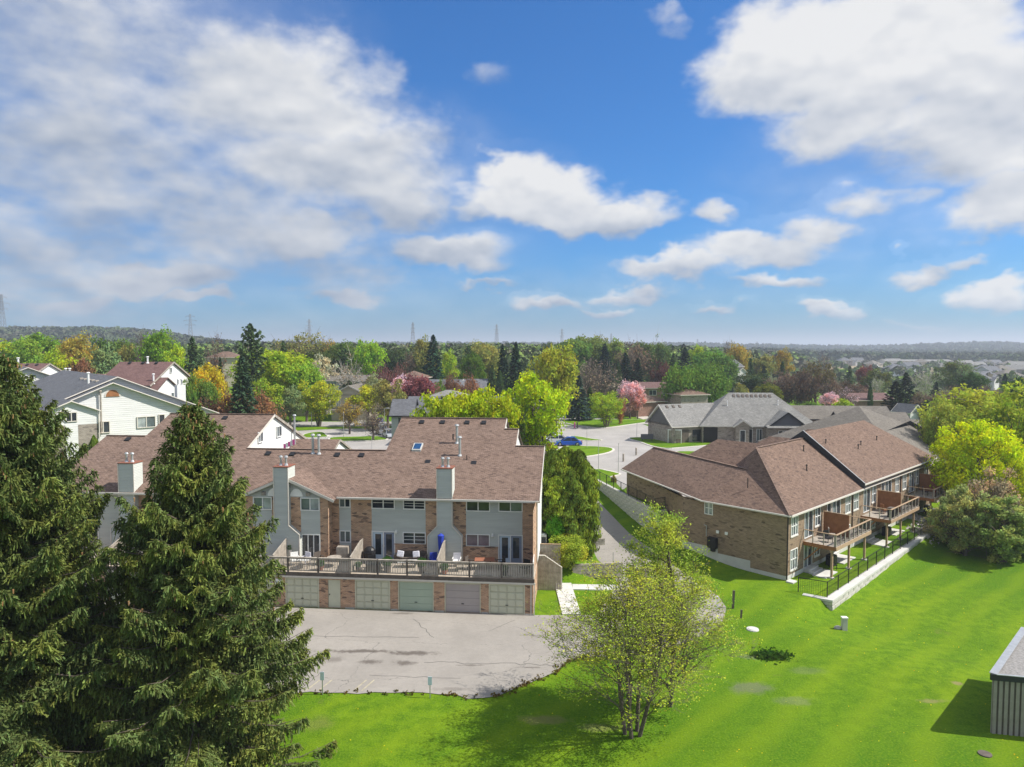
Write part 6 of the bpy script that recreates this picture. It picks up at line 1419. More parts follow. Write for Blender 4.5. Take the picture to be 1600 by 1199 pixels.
# =================================================================== foliage
def leaf_material(name, trans=.35, vlo=.55, vhi=1.35, hue=.03, tint=None):
    m = bpy.data.materials.new(name); m.use_nodes = True; nt = m.node_tree; nt.nodes.clear()
    o = nt.nodes.new('ShaderNodeOutputMaterial'); oi = nt.nodes.new('ShaderNodeObjectInfo'); ge = nt.nodes.new('ShaderNodeNewGeometry')
    tc = nt.nodes.new('ShaderNodeTexCoord')
    hs = nt.nodes.new('ShaderNodeHueSaturation')
    base = oi.outputs['Color']
    cl = noise(nt, tc.outputs['Object'], .55, 2, .5).outputs[0]
    if tint: base = mixc(nt, mapr(nt, cl, .42, .62), base, mixc(nt, 1., base, c4(tint), 'MULTIPLY'))
    put(nt, hs.inputs['Color'], base)
    put(nt, hs.inputs['Hue'], mth(nt, 'ADD', .5 - hue / 2, mth(nt, 'MULTIPLY', ge.outputs['Random Per Island'], hue)))
    v = mapr(nt, ge.outputs['Random Per Island'], 0, 1, vlo, vhi)
    put(nt, hs.inputs['Value'], mth(nt, 'MULTIPLY', v, mapr(nt, cl, .3, .7, .8, 1.15)))
    d = nt.nodes.new('ShaderNodeBsdfDiffuse'); t = nt.nodes.new('ShaderNodeBsdfTranslucent'); mx = nt.nodes.new('ShaderNodeMixShader'); mx.inputs[0].default_value = trans
    put(nt, d.inputs[0], hs.outputs[0]); put(nt, t.inputs[0], hs.outputs[0])
    nt.links.new(d.outputs[0], mx.inputs[1]); nt.links.new(t.outputs[0], mx.inputs[2]); nt.links.new(mx.outputs[0], o.inputs[0])
    return m
M['leaf'] = leaf_material('leaves', .42, .65, 1.35, .03, (1.25, .95, .8)); M['needle'] = leaf_material('needles', .25, .5, 1.6, .05, (1.25, 1.08, .75))
M['far_leaf'] = leaf_material('far_leaves', .3, .7, 1.25, .02)
def woods_material():
    m = bpy.data.materials.new('woodland'); m.use_nodes = True; nt = m.node_tree; b = nt.nodes['Principled BSDF']; ge = nt.nodes.new('ShaderNodeNewGeometry'); p = ge.outputs['Position']
    n = noise(nt, vmt(nt, 'MULTIPLY', p, (1, .5, 0)), .035, 3, .6).outputs[0]; k = noise(nt, vmt(nt, 'MULTIPLY', p, (1, .6, 0)), .11, 2, .6, 0).outputs[0]
    c = mixc(nt, mapr(nt, n, .40, .60), (.13, .12, .085, 1), (.11, .18, .045, 1)); c = mixc(nt, mapr(nt, k, .52, .68), c, (.2, .29, .05, 1)); c = mixc(nt, mapr(nt, k, .42, .34), c, (.045, .075, .035, 1))
    hs = nt.nodes.new('ShaderNodeHueSaturation'); put(nt, hs.inputs['Color'], c); put(nt, hs.inputs['Value'], mapr(nt, ge.outputs['Random Per Island'], 0, 1, .6, 1.35)); put(nt, b.inputs['Base Color'], hs.outputs[0])
    b.inputs['Roughness'].default_value = 1; b.inputs['Specular IOR Level'].default_value = 0
    return m
M['woods'] = woods_material()
def far_woods_material():
    m = bpy.data.materials.new('far_woodland'); m.use_nodes = True; nt = m.node_tree; b = nt.nodes['Principled BSDF']; ge = nt.nodes.new('ShaderNodeNewGeometry'); p = ge.outputs['Position']
    n = noise(nt, vmt(nt, 'MULTIPLY', p, (1, .4, 0)), .02, 3, .6).outputs[0]
    c = mixc(nt, mapr(nt, n, .40, .60), (.085, .085, .06, 1), (.075, .11, .045, 1)); hs = nt.nodes.new('ShaderNodeHueSaturation'); put(nt, hs.inputs['Color'], c); put(nt, hs.inputs['Value'], mapr(nt, ge.outputs['Random Per Island'], 0, 1, .8, 1.2)); put(nt, b.inputs['Base Color'], hs.outputs[0])
    b.inputs['Roughness'].default_value = 1; b.inputs['Specular IOR Level'].default_value = 0
    return m
M['woods_far'] = far_woods_material()
M['bark'] = surf('grey_brown_bark', (.13, .105, .085), .95, .3, 4.); M['bark_w'] = surf('pale_bark', (.42, .39, .34), .9, .25, 3.); M['bark_d'] = surf('dark_bark', (.07, .055, .045), .95, .3, 4.)
NR = np.random.RandomState
def unit(v): return v / np.maximum(np.linalg.norm(v, axis=-1, keepdims=True), 1e-6)
def quads_mesh(name, c, u, v, mat):
    """one quad per row: centre c, half axes u and v"""
    n = len(c); P4 = np.stack([c - u - v, c + u - v, c + u + v, c - u + v], 1).reshape(-1, 3).astype(np.float32)
    me = bpy.data.meshes.new(name); me.vertices.add(4 * n); me.vertices.foreach_set('co', P4.ravel())
    me.loops.add(4 * n); me.loops.foreach_set('vertex_index', np.arange(4 * n, dtype=np.int32)); me.polygons.add(n); me.polygons.foreach_set('loop_start', np.arange(n, dtype=np.int32) * 4)
    me.update(calc_edges=True); me.materials.append(mat); return me
def leaf_quads(rs, c, size, up=.3, aspect=.6, out=None):
    n = len(c); nn = rs.normal(size=(n, 3)); 
    if out is not None: nn = nn + out * 1.0
    nn[:, 2] += up; nn = unit(nn); a = unit(np.cross(nn, rs.normal(size=(n, 3)))); b = np.cross(nn, a)
    s = size * rs.uniform(.55, 1.35, (n, 1)); return c, a * s * .5, b * s * .5 * aspect
def tubes(mb, pts, r0, r1, n=4):
    for i in range(len(pts) - 1):
        a = r0 + (r1 - r0) * i / (len(pts) - 1); b = r0 + (r1 - r0) * (i + 1) / (len(pts) - 1); mb.tube(pts[i], pts[i + 1], a, b, n, cap=False)
def broad(seed, H=12., W=10., ncl=70, nl=8000, leaf=.35, cb=.22, bark='bark', shell=.62, rc=.17, lobes=.2, limbs=6, twigs=0, mat='leaf', flat=1., trunks=1):
    rs = NR(seed); cz = H * (cb + 1) / 2; rz = H * (1 - cb) / 2 * flat
    d = unit(rs.normal(size=(ncl, 3))); ph = rs.uniform(0, 6.28, 4)
    az_ = np.arctan2(d[:, 1], d[:, 0]); lob = 1 + lobes * (np.sin(2 * az_ + ph[0]) * .5 + np.sin(3 * az_ + 4 * d[:, 2] + ph[1]) * .6 + np.sin(5 * d[:, 2] + ph[2]) * .4)
    rr = (shell + (1 - shell) * rs.uniform(0, 1, ncl) ** .6) * lob; rr[: ncl // 5] *= .55
    k = np.where(d[:, 2] < 0, 1 - .25 * np.abs(d[:, 2]), 1.)
    cen = np.stack([d[:, 0] * rr * W / 2 * .86 * k, d[:, 1] * rr * W / 2 * .86 * k, cz + d[:, 2] * rr * rz * .9], 1)
    w = rs.uniform(.5, 1.4, ncl); w /= w.sum(); idx = rs.choice(ncl, nl, p=w)
    rad = W * rc * rs.uniform(.6, 1.25, ncl)[idx]
    o = unit(rs.normal(size=(nl, 3))) * (rs.uniform(0, 1, (nl, 1)) ** .45); o[:, 2] *= .75
    p = cen[idx] + o * rad[:, None]
    p[:, 2] = np.maximum(p[:, 2], H * cb * .6)
    crown = quads_mesh('crown', *leaf_quads(rs, p, leaf, .5, .7, unit(p - np.array([0, 0, cz])) * .8), M[mat])
    mb = MB(); th = H * cb; tr = W * .028 + .05
    for t in range(trunks):
        a0 = 6.28 * t / trunks + .5; off = (0 if trunks == 1 else .35)
        b0 = Vector((off * math.cos(a0), off * math.sin(a0), -.3)); b1 = Vector((off * 2.6 * math.cos(a0), off * 2.6 * math.sin(a0), th)); b2 = Vector((off * 4 * math.cos(a0), off * 4 * math.sin(a0), cz + rz * .35))
        kk = tr / trunks ** .5
        tubes(mb, [b0, b1], kk * 1.3, kk, 7); tubes(mb, [b1, (b1 + b2) / 2 + Vector((rs.uniform(-.3, .3), rs.uniform(-.3, .3), 0)), b2], kk, kk * .25, 6)
    order = rs.permutation(ncl)
    for q, i in enumerate(order[: min(ncl, limbs * 9)]):
        c = Vector(cen[i]); zs = max(th * .9, min(c.z - .15 * H, cz + rz * .25)) * rs.uniform(.75, 1.); 
        st = Vector((0, 0, zs)) if trunks == 1 else Vector((.9 * math.cos(q * 2.1), .9 * math.sin(q * 2.1), zs))
        mid = st.lerp(c, .5) + Vector((rs.normal() * .04 * W, rs.normal() * .04 * W, -.03 * H * rs.uniform(0, 1)))
        tubes(mb, [st, mid, c], tr * (.42 if q < limbs else .2), .02, 4)
        for _ in range(twigs):
            e = c + Vector(rs.normal(size=3)) * W * .1; s2 = mid.lerp(c, rs.uniform(.1, 1)); tubes(mb, [s2, e + Vector((0, 0, W * .04))], .05, .015, 3)
    return mb.mesh('trunk', M[bark], True), crown
def conifer(seed, H=12., W=6., nb=170, per=34, leaf=.42, droop=.18, top=.9, base=.04, irregular=.15, blue=0):
    rs = NR(seed); C_, U_, V_ = [], [], []; mb = MB(); mb.tube((0, 0, -.3), (0, 0, H * .97), W * .035 + .04, .02, 6, cap=False)
    for i in range(nb):
        t = (i + rs.uniform(0, .8)) / nb; z = H * (base + (1 - base) * t ** .9); L = W / 2 * ((1 - t) ** top) * rs.uniform(1 - irregular * 1.6, 1 + irregular) + .12
        a = i * 2.39996 + rs.uniform(-.3, .3); dr = np.array([math.cos(a), math.sin(a), 0.]); el_ = .45 * t - droop * (1 - t)
        n = max(5, int(per * L / (W / 2))); s = rs.uniform(.12, 1, n) ** .8
        side = np.array([-dr[1], dr[0], 0]); off = rs.uniform(-1, 1, n) * .30 * L * (1 - s * .75)
        p = np.stack([dr[0] * s * L + side[0] * off, dr[1] * s * L + side[1] * off, z + el_ * L * s + .1 * L * s ** 3 - rs.uniform(0, .10, n) * L - np.abs(off) * .25], 1)
        u = (dr + side * np.sign(off)[:, None] * .6 + np.array([0, 0, -.25])); u = unit(u + rs.normal(size=(n, 3)) * .25); nv = unit(rs.normal(size=(n, 3)) * .5 + np.array([0, 0, 1.])); v = unit(np.cross(nv, u))
        sc = leaf * rs.uniform(.6, 1.3, (n, 1)); C_.append(p); U_.append(u * sc * .6); V_.append(v * sc * .26)
    return mb.mesh('trunk', M['bark_d'], True), quads_mesh('crown', np.concatenate(C_), np.concatenate(U_), np.concatenate(V_), M['needle'])
def columnar(seed, H=7., W=2.6, nl=9000, leaf=.2, tip=.35, mat='needle', lk=1.):
    rs = NR(seed); z = rs.uniform(.02, 1, nl); a = rs.uniform(0, 6.28, nl); r = np.minimum(1, ((1 - z) / tip)) ** .6 * np.minimum(1, .55 + z * 2.5)
    lump = 1 + lk * (.14 * np.sin(a * 4 + z * 9) + .12 * np.sin(a * 7 - z * 23) + .08 * np.sin(z * 47 + a * 2))
    r = r * W / 2 * lump * rs.uniform(.72, 1.05, nl); p = np.stack([r * np.cos(a), r * np.sin(a), z * H], 1)
    o = np.stack([np.cos(a), np.sin(a), .4 + 0 * a], 1); n_ = unit(o + rs.normal(size=(nl, 3)) * .5); u = unit(np.array([0, 0, 1.]) + rs.normal(size=(nl, 3)) * .35); v = unit(np.cross(n_, u)); s = leaf * rs.uniform(.6, 1.4, (nl, 1))
    return MB().tube((0, 0, -.3), (0, 0, H * .7), .09, .04, 6).mesh('trunk', M['bark_d']), quads_mesh('crown', p, u * s * .5, v * s * .24, M[mat])
PROTO = {
 'dense': broad(1, 12, 10, 90, 9500, .36, .18, lobes=.22), 'dense2': broad(2, 12, 10, 80, 9000, .36, .15, lobes=.3), 'round': broad(3, 12, 11, 110, 10000, .34, .12, shell=.8, rc=.14, lobes=.08),
 'loose': broad(4, 12, 10, 60, 5200, .36, .24, limbs=7, rc=.15, lobes=.3, twigs=1), 'loose2': broad(5, 12, 10, 55, 4600, .34, .28, limbs=7, rc=.14, lobes=.32, twigs=1),
 'sparse': broad(6, 12, 10, 70, 2300, .32, .2, limbs=8, rc=.13, lobes=.3, twigs=4), 'bare': broad(7, 12, 10, 80, 650, .3, .15, 'bark', limbs=9, rc=.16, lobes=.3, twigs=7), 'birch': broad(8, 12, 9, 60, 700, .28, .12, 'bark_w', limbs=8, rc=.14, twigs=4, lobes=.3),
 'tall': broad(9, 16, 9, 90, 9500, .4, .14, lobes=.3, shell=.5), 'wide': broad(10, 8, 13, 90, 8500, .34, .25, lobes=.25, flat=.9),
 'multi': broad(12, 14, 11, 85, 8200, .32, .2, limbs=8, rc=.15, lobes=.3, twigs=1, trunks=4), 'bush': broad(13, 4, 5, 60, 5000, .22, .02, rc=.18, lobes=.2),
 'thicket': broad(14, 10, 11, 90, 4200, .34, .1, limbs=9, rc=.17, lobes=.3, twigs=4),
 'spruce': conifer(21), 'spruce2': conifer(22, 12, 6, 150, 30, .46, .26, .8, .03, .3), 'pine': conifer(23, 14, 8, 90, 44, .6, -.05, .55, .2, .45), 'cedar': columnar(24, 9, 3.2, 6000, .34, .6)}
BIG = {'limeN': broad(31, 12, 12, 170, 26000, .25, .06, shell=.72, rc=.12, lobes=.14), 'limeW': broad(32, 11, 15, 150, 22000, .28, .08, shell=.6, rc=.11, lobes=.3, limbs=8, twigs=1),
       'willow': broad(33, 10, 10, 150, 15000, .25, .02, shell=.6, rc=.09, lobes=.26, limbs=9, twigs=3), 'willowB': broad(34, 10, 9, 110, 8000, .24, .02, shell=.5, rc=.14, lobes=.3, limbs=9, twigs=7),
       'cedarN': columnar(35, 7.5, 3.0, 15000, .19, .22, lk=1.7), 'cedarM': columnar(36, 7.5, 3.0, 15000, .19, .3, lk=1.7), 'shrubN': broad(37, 3, 4.2, 90, 16000, .11, .0, rc=.17, lobes=.1, shell=.75)}
PROTO.update(BIG)
DIM = {'dense': (12, 10), 'dense2': (12, 10), 'round': (12, 11), 'loose': (12, 10), 'loose2': (12, 10), 'sparse': (12, 10), 'bare': (12, 10), 'birch': (12, 9), 'tall': (16, 9), 'wide': (8, 13), 'multi': (14, 11), 'bush': (4, 5), 'thicket': (10, 11),
       'spruce': (12, 6), 'spruce2': (12, 6), 'pine': (14, 8), 'cedar': (9, 3.2), 'limeN': (12, 12), 'limeW': (11, 15), 'willow': (10, 10), 'willowB': (10, 9), 'cedarN': (7.5, 3.0), 'cedarM': (7.5, 3.0), 'shrubN': (3, 4.2)}
COL = dict(lime=(.36, .52, .035), ylime=(.46, .54, .04), lgreen=(.24, .42, .05), green=(.14, .26, .05), olive=(.29, .32, .09), amber=(.40, .34, .07), rust=(.25, .15, .09), plum=(.19, .10, .10), pink=(.80, .62, .66), blossom=(0.715, 0.546, 0.65), white=(.55, .6, .42),
           dgreen=(.075, .125, .05), blue=(.08, .13, .105), brown=(0.195, 0.155, 0.122), grey=(0.325, 0.293, 0.227), yellow=(.58, .52, .04), sage=(0.227, 0.341, 0.146), red=(.24, .09, .09), cedar=(.15, .22, .04), cedary=(.22, .30, .04))
trr = random.Random(77); NTREE = {}
def tree(kind, px, top, wpx, Y, c, label, base=None, name=None, cat='tree', group=None, wob=1.):
    if Y is None: g = gp(px, base); Y = g.y
    X = (px - 800) / FPX * Y; zb = tz(X, Y) - .05; H = at(px, top, Y).z - zb; W_ = wpx / FPX * Y
    ph, pw = DIM[kind]; nm = name or ('conifer_tree' if kind in ('spruce', 'spruce2', 'pine') else 'cedar_tree' if kind.startswith('cedar') else 'shrub' if kind in ('bush', 'shrubN') else 'tree')
    o = link(nm, None, None, (X, Y, zb), trr.uniform(0, 6.28)); s = W_ / pw * 1.02; o.scale = (s, s, max(.3, H) / ph)
    tm, cm = PROTO[kind]; a = link('trunk', tm, o); b = link('crown', cm, o)
    cc = COL[c] if isinstance(c, str) else c; k = trr.uniform(.92, 1.08); b.color = (cc[0] * k, cc[1] * k * trr.uniform(.96, 1.04), cc[2], 1)
    tag(o, label, 'shrub' if nm == 'shrub' else cat, group); return o
T_ = tree
# --- upper left, behind the white row
T_('dense', 22, 528, 80, 210, 'lime', 'lime green tree at the far left edge above the white row'); T_('round', 60, 524, 95, 190, 'lgreen', 'broad fresh green tree above the far left roofs'); T_('loose', 95, 545, 70, 160, 'lime', 'pale lime tree directly above the white gable triangle')
T_('dense', 120, 521, 58, 185, 'amber', 'amber and green maple left of the grey-green tree'); T_('dense2', 122, 552, 44, 160, 'rust', 'rust brown tree standing under the amber maple'); T_('loose', 162, 538, 62, 165, 'sage', 'loose sage green tree behind the dark grey roof')
T_('dense2', 178, 521, 60, 200, 'green', 'mid green tree at the middle of the upper left tree row'); T_('loose2', 195, 535, 40, 185, 'olive', 'olive tree between the sage tree and the bright green one'); T_('bare', 218, 527, 40, 205, 'brown', 'bare brownish tree left of the bright green tall tree')
T_('dense', 250, 512, 58, 185, (.2, .36, .03), 'tallest bright green tree above the reddish-brown roof'); T_('loose', 272, 536, 50, 175, 'lime', 'small light green tree right of the tallest bright green one'); T_('spruce2', 301, 528, 44, 170, (.06, .10, .04), 'grey-green conifer above the yellow shrub tree')
T_('bare', 335, 530, 40, 190, 'rust', 'reddish brown bare tree beside the dark pine'); T_('round', 325, 571, 62, 126, 'yellow', 'bright yellow flowering shrub tree beside the white gable end', name='tree'); T_('bush', 292, 590, 30, 118, 'green', 'small green shrub at the end of the reddish-brown roof'); T_('dense', 320, 590, 44, 122, 'green', 'dark green leafy tree below the yellow one')
T_('pine', 393, 507, 54, 150, (.08, .125, .06), 'tall irregular dark pine left of the lime maples'); T_('spruce', 378, 556, 66, 110, (.06, .11, .06), 'dense green spruce in front of the tall pine'); T_('spruce', 344, 558, 20, 150, 'dgreen', 'small narrow dark spruce left of the dense green spruce')
T_('thicket', 352, 606, 62, 112, 'rust', 'rust coloured thicket left of the orange one'); T_('thicket', 400, 606, 78, 114, (.30, .18, .09), 'orange-brown budding tree above the brown roof'); T_('thicket', 318, 618, 46, 110, 'rust', 'low rust coloured bush beside the white chimney', name='shrub'); T_('bush', 436, 640, 22, 128, 'dgreen', 'small dark green bush at the end of the orange thicket')
T_('dense', 405, 547, 84, 165, 'lime', 'left one of the big lime maples'); T_('dense2', 440, 540, 96, 160, 'lime', 'largest lime maple left of centre'); T_('dense', 478, 566, 54, 156, 'lgreen', 'right one of the big lime maples'); T_('loose', 415, 590, 66, 140, (.32, .48, .04), 'lower lime tree in front of the large maples'); T_('loose', 452, 602, 46, 142, 'sage', 'pale sage tree under the lime maples')
T_('multi', 497, 588, 58, None, 'ylime', 'street tree with yellow-green crown left of the tan house', 667); T_('loose2', 574, 600, 62, None, 'ylime', 'street tree with yellow-green crown right of the tan house', 668); T_('loose2', 605, 590, 56, 140, 'olive', 'olive street tree beside the charcoal row'); T_('sparse', 545, 622, 42, 134, 'amber', 'thin yellow-leaved tree in front of the tan house drive')
T_('bare', 582, 634, 46, None, 'grey', 'small bare tree in the grass strip of the court', 689); T_('birch', 545, 556, 62, 170, 'grey', 'pale-limbed leafless tree in front of the blue-grey house'); T_('bush', 548, 596, 36, 168, 'dgreen', 'dark green bush at the foot of the pale-limbed tree')
T_('loose', 505, 553, 46, 190, 'white', 'white blossoming tree beside the orange-tan roof'); T_('loose', 585, 583, 40, 165, (.35, .42, .2), 'pale green-white flowering tree behind the street trees')
T_('sparse', 480, 513, 76, 240, 'olive', 'big olive-brown tree against the sky left of centre'); T_('sparse', 447, 524, 60, 235, 'olive', 'olive tree left of the big olive-brown tree'); T_('spruce2', 443, 533, 34, 210, 'dgreen', 'dark spruce below the olive trees'); T_('dense2', 505, 540, 52, 215, (.08, .13, .03), 'dull green tree right of the big olive-brown tree')
T_('sparse', 515, 524, 40, 245, 'amber', 'thin amber tree against the sky'); T_('dense', 535, 533, 50, 240, (.12, .2, .04), 'grey green tree behind the pale-limbed tree'); T_('dense', 577, 530, 48, 220, (.28, .50, .03), 'vivid green tree in the middle distance left of the dark wood'); T_('pine', 538, 545, 34, 215, 'dgreen', 'dark pine left of the vivid green tree')
T_('dense2', 606, 541, 40, 240, 'dgreen', 'dark green tree right of the vivid green one'); T_('dense2', 625, 540, 40, 238, 'dgreen', 'dark green tree behind the orange brick house'); T_('sparse', 640, 545, 24, 225, 'brown', 'brown bare tree above the orange brick house'); T_('loose', 659, 524, 40, 228, 'olive', 'olive tree left of the large blue-green spruce')
T_('spruce', 677, 524, 50, 200, (.03, .075, .05), 'large blue-green spruce above the grey dormer house'); T_('loose', 700, 546, 34, 210, 'lime', 'small lime tree right of the large spruce'); T_('pine', 732, 541, 24, 225, 'dgreen', 'small dark pine left of the dense olive tree'); T_('round', 738, 553, 42, 196, (.12, .22, .03), 'dome-shaped green tree behind the white gabled house'); T_('dense', 755, 533, 60, 235, 'olive', 'olive tree behind the dome-shaped one')
T_('thicket', 598, 566, 50, 172, 'plum', 'left plum-coloured tree in front of the orange brick house'); T_('thicket', 625, 564, 42, 176, (.2, .11, .10), 'right plum-coloured tree in front of the orange brick house'); T_('loose', 627, 585, 50, 150, 'blossom', 'pink blossoming tree left of the deep plum tree'); T_('dense', 655, 584, 54, 146, (.24, .10, .12), 'deep plum tree with pink flowers above the charcoal roof'); T_('bush', 684, 596, 26, 160, 'green', 'dark green shrub right of the plum tree')
T_('thicket', 703, 580, 34, 166, 'rust', 'rusty tree in front of the white gable'); T_('thicket', 733, 582, 42, 160, (.28, .15, .09), 'orange-rust tree beside the dark roofed house')
T_('spruce', 785, 538, 34, 180, (.022, .05, .035), 'left of two tall dark spruces behind the big lime tree'); T_('spruce', 806, 535, 38, 182, (.022, .05, .035), 'right of two tall dark spruces behind the big lime tree'); T_('cedar', 769, 572, 18, 170, 'dgreen', 'dark cedar at the left foot of the two tall spruces'); T_('cedar', 781, 580, 16, 168, 'dgreen', 'second dark cedar at the foot of the two tall spruces')
T_('multi', 840, 568, 104, 95, (.40, .55, .025), 'big multi-stemmed lime green tree behind the end of the brown roof'); T_('dense', 868, 536, 72, 148, (.36, .42, .05), 'rounded yellow-olive tree behind the big lime one'); T_('dense2', 735, 597, 84, 91, (.44, .58, .02), 'middle one of the lime trees hiding the charcoal roof'); T_('dense2', 688, 607, 72, 90, (.40, .54, .03), 'left one of the lime trees hiding the charcoal roof'); T_('dense', 778, 610, 66, 90, (.42, .55, .025), 'right one of the lime trees hiding the charcoal roof'); T_('sparse', 805, 618, 40, 92, 'green', 'greyish green tree at the right end of the charcoal roof')
T_('loose', 713, 632, 60, 89, (.38, .52, .03), 'low lime tree just over the brown ridge')
T_('spruce', 905, 587, 42, 158, (.05, .09, .085), 'blue spruce with silvery boughs beside the street'); T_('spruce2', 893, 572, 30, 164, 'blue', 'darker spruce behind the blue spruce'); T_('spruce2', 922, 605, 26, 160, 'dgreen', 'small dark conifer at the right of the blue spruce')
T_('multi', 948, 608, 58, None, (.34, .50, .04), 'small round lime tree on the median lawn', 668); T_('thicket', 969, 618, 16, 150, (.4, .2, .09), 'orange tinged shrub at the right of the small lime tree', name='shrub'); T_('dense', 985, 594, 38, 164, 'pink', 'pink blossoming weeping tree by the street bend'); T_('loose', 997, 606, 28, 162, (.66, .38, .40), 'deeper pink blossoming tree beside the pale pink one')
T_('bare', 935, 566, 84, 185, 'grey', 'wide bare grey-brown tree behind the blue spruce'); T_('bare', 915, 575, 50, 180, 'grey', 'bare grey tree close behind the blue spruce')
T_('spruce', 945, 537, 40, 230, (.028, .06, .045), 'pointed dark spruce in the central wood'); T_('spruce2', 977, 552, 34, 215, (.02, .045, .03), 'dark conifer above the pink blossom'); T_('spruce2', 997, 560, 36, 212, (.03, .05, .03), 'second dark conifer above the pink blossom'); T_('spruce', 966, 566, 24, 210, 'dgreen', 'short dark conifer left of the pink blossom')
T_('dense2', 895, 524, 66, 260, (.14, .26, .05), 'large green tree right of the yellow-olive one'); T_('dense2', 922, 520, 60, 270, (.17, .26, .06), 'tall olive green tree in the central wood'); T_('sparse', 938, 518, 40, 275, 'olive', 'thin tall tree on the skyline of the central wood'); T_('loose', 958, 528, 50, 262, (.22, .32, .07), 'light green tree behind the pointed dark spruce'); T_('thicket', 990, 532, 60, 255, 'brown', 'brownish tree in the central wood'); T_('dense2', 1020, 530, 50, 258, (.14, .24, .06), 'green tree at the right of the central wood'); T_('birch', 1028, 525, 34, 262, 'sage', 'pale twiggy tree on the skyline of the central wood'); T_('thicket', 880, 545, 40, 225, 'brown', 'brown bare tree left of the central wood')
T_('thicket', 1036, 562, 42, 218, (.12, .05, .05), 'dark plum tree in front of the central wood'); T_('spruce', 1052, 552, 28, 226, 'dgreen', 'dark spruce right of the dark plum tree'); T_('spruce2', 1070, 544, 40, 232, (.03, .055, .045), 'large dark spruce left of the fresh green tree'); T_('dense', 1112, 545, 56, 240, (.16, .34, .05), 'fresh green tree behind the broad dark one'); T_('loose', 1088, 538, 34, 262, 'lime', 'lime tree behind the large dark spruce'); T_('dense', 1133, 555, 44, 236, 'green', 'green tree left of the distant white gable')
T_('wide', 1068, 575, 74, 172, (.15, .28, .05), 'left half of the broad green tree behind the grey bungalow'); T_('wide', 1105, 573, 80, 174, (.14, .27, .05), 'right half of the broad green tree behind the grey bungalow')
T_('dense', 1153, 536, 36, 262, 'amber', 'amber tree standing against the horizon'); T_('bare', 1138, 538, 24, 266, 'grey', 'bare tree left of the amber one'); T_('spruce2', 1173, 560, 22, 240, 'dgreen', 'round-topped dark conifer right of the distant white gable'); T_('spruce2', 1194, 572, 26, 228, (.03, .055, .04), 'dark conifer beside the olive dome'); T_('dense2', 1178, 580, 50, 205, 'dgreen', 'dark green tree above the bungalow ridge'); T_('bush', 1160, 600, 22, 190, 'olive', 'small olive bush above the bungalow ridge'); T_('loose', 1192, 553, 42, 270, 'olive', 'olive green tree in the middle distance on the right')
T_('round', 1200, 600, 46, 176, (.18, .22, .035), 'yellow-olive dome tree behind the right end of the bungalow roof'); T_('loose', 1222, 543, 34, 275, 'amber', 'amber-olive tree against the fields'); T_('spruce2', 1223, 565, 24, 236, 'dgreen', 'dark conifer below the amber-olive tree')
T_('thicket', 1225, 578, 60, 195, 'brown', 'left one of the brown budding trees behind the taupe roof'); T_('thicket', 1252, 574, 56, 190, (.13, .1, .075), 'middle one of the brown budding trees behind the taupe roof'); T_('sparse', 1275, 560, 60, 198, (.13, .12, .05), 'tallest of the brown budding trees'); T_('thicket', 1300, 590, 40, 186, 'brown', 'right one of the brown budding trees behind the taupe roof'); T_('bare', 1290, 560, 40, 215, 'grey', 'bare tree behind the tallest brown tree'); T_('bush', 1268, 628, 36, 172, 'green', 'green shrub at the foot of the brown budding trees')
T_('loose', 1298, 612, 34, 172, 'blossom', 'pale mauve blossoming tree behind the taupe roofs'); T_('bare', 1322, 608, 40, 178, 'blossom', 'second thin blossoming tree right of the pale mauve one'); T_('bush', 1320, 624, 36, 160, 'lime', 'lime bush just above the taupe ridge'); T_('thicket', 1325, 592, 50, 205, (.13, .1, .06), 'brown tree above the lime bush')
T_('spruce2', 1328, 572, 22, 250, 'dgreen', 'twin dark spruces on the plain behind the brown trees'); T_('dense', 1352, 570, 26, 262, 'red', 'red-leaved tree in front of the subdivision'); T_('loose', 1372, 575, 46, 235, (.14, .18, .05), 'pale green birch-like tree left of the dark spruces'); T_('birch', 1370, 585, 30, 225, 'sage', 'white-stemmed sparse tree left of the dark spruces'); T_('cedar', 1361, 600, 8, 190, 'dgreen', 'slim dark column tree beside the white-stemmed tree')
T_('spruce', 1401, 596, 58, 158, (.035, .055, .03), 'large dark spruce right of the mauve-roofed house'); T_('spruce2', 1416, 583, 42, 175, (.025, .045, .03), 'taller spruce behind the large dark one'); T_('birch', 1448, 572, 46, 232, 'sage', 'white-limbed bare tree in front of the plain'); T_('spruce2', 1464, 597, 26, 200, (.03, .05, .04), 'leaning dark conifer right of the white-limbed tree'); T_('thicket', 1440, 610, 40, 175, 'brown', 'brown bush tree between the dark conifers'); T_('spruce2', 1450, 625, 34, 150, 'dgreen', 'small dark spruce left of the lime trees')
T_('loose', 1488, 562, 56, 245, (.13, .19, .06), 'large pale green tree in front of the subdivision'); T_('sparse', 1508, 566, 40, 240, 'sage', 'airy tree right of the large pale green one'); T_('round', 1522, 584, 44, 205, (.055, .12, .03), 'dark green dome tree before the subdivision'); T_('spruce', 1571, 584, 24, 225, (.03, .055, .05), 'small blue-green spruce in front of the pale roofs'); T_('thicket', 1500, 603, 60, 180, 'brown', 'brown thicket tree above the lime trees'); T_('thicket', 1545, 602, 60, 185, 'brown', 'second brown thicket tree above the lime trees'); T_('thicket', 1470, 612, 40, 172, 'brown', 'third brown thicket tree above the lime trees')
T_('round', 1592, 592, 56, 160, (.06, .13, .025), 'dark green tree at the right edge above the lime trees'); T_('dense', 1585, 600, 40, 190, 'green', 'green tree behind the dark one at the right edge')
T_('thicket', 1395, 630, 40, 170, 'brown', 'low brown tree at the foot of the large dark spruce'); T_('thicket', 1345, 600, 44, 200, 'brown', 'brown bare tree left of the large dark spruce')
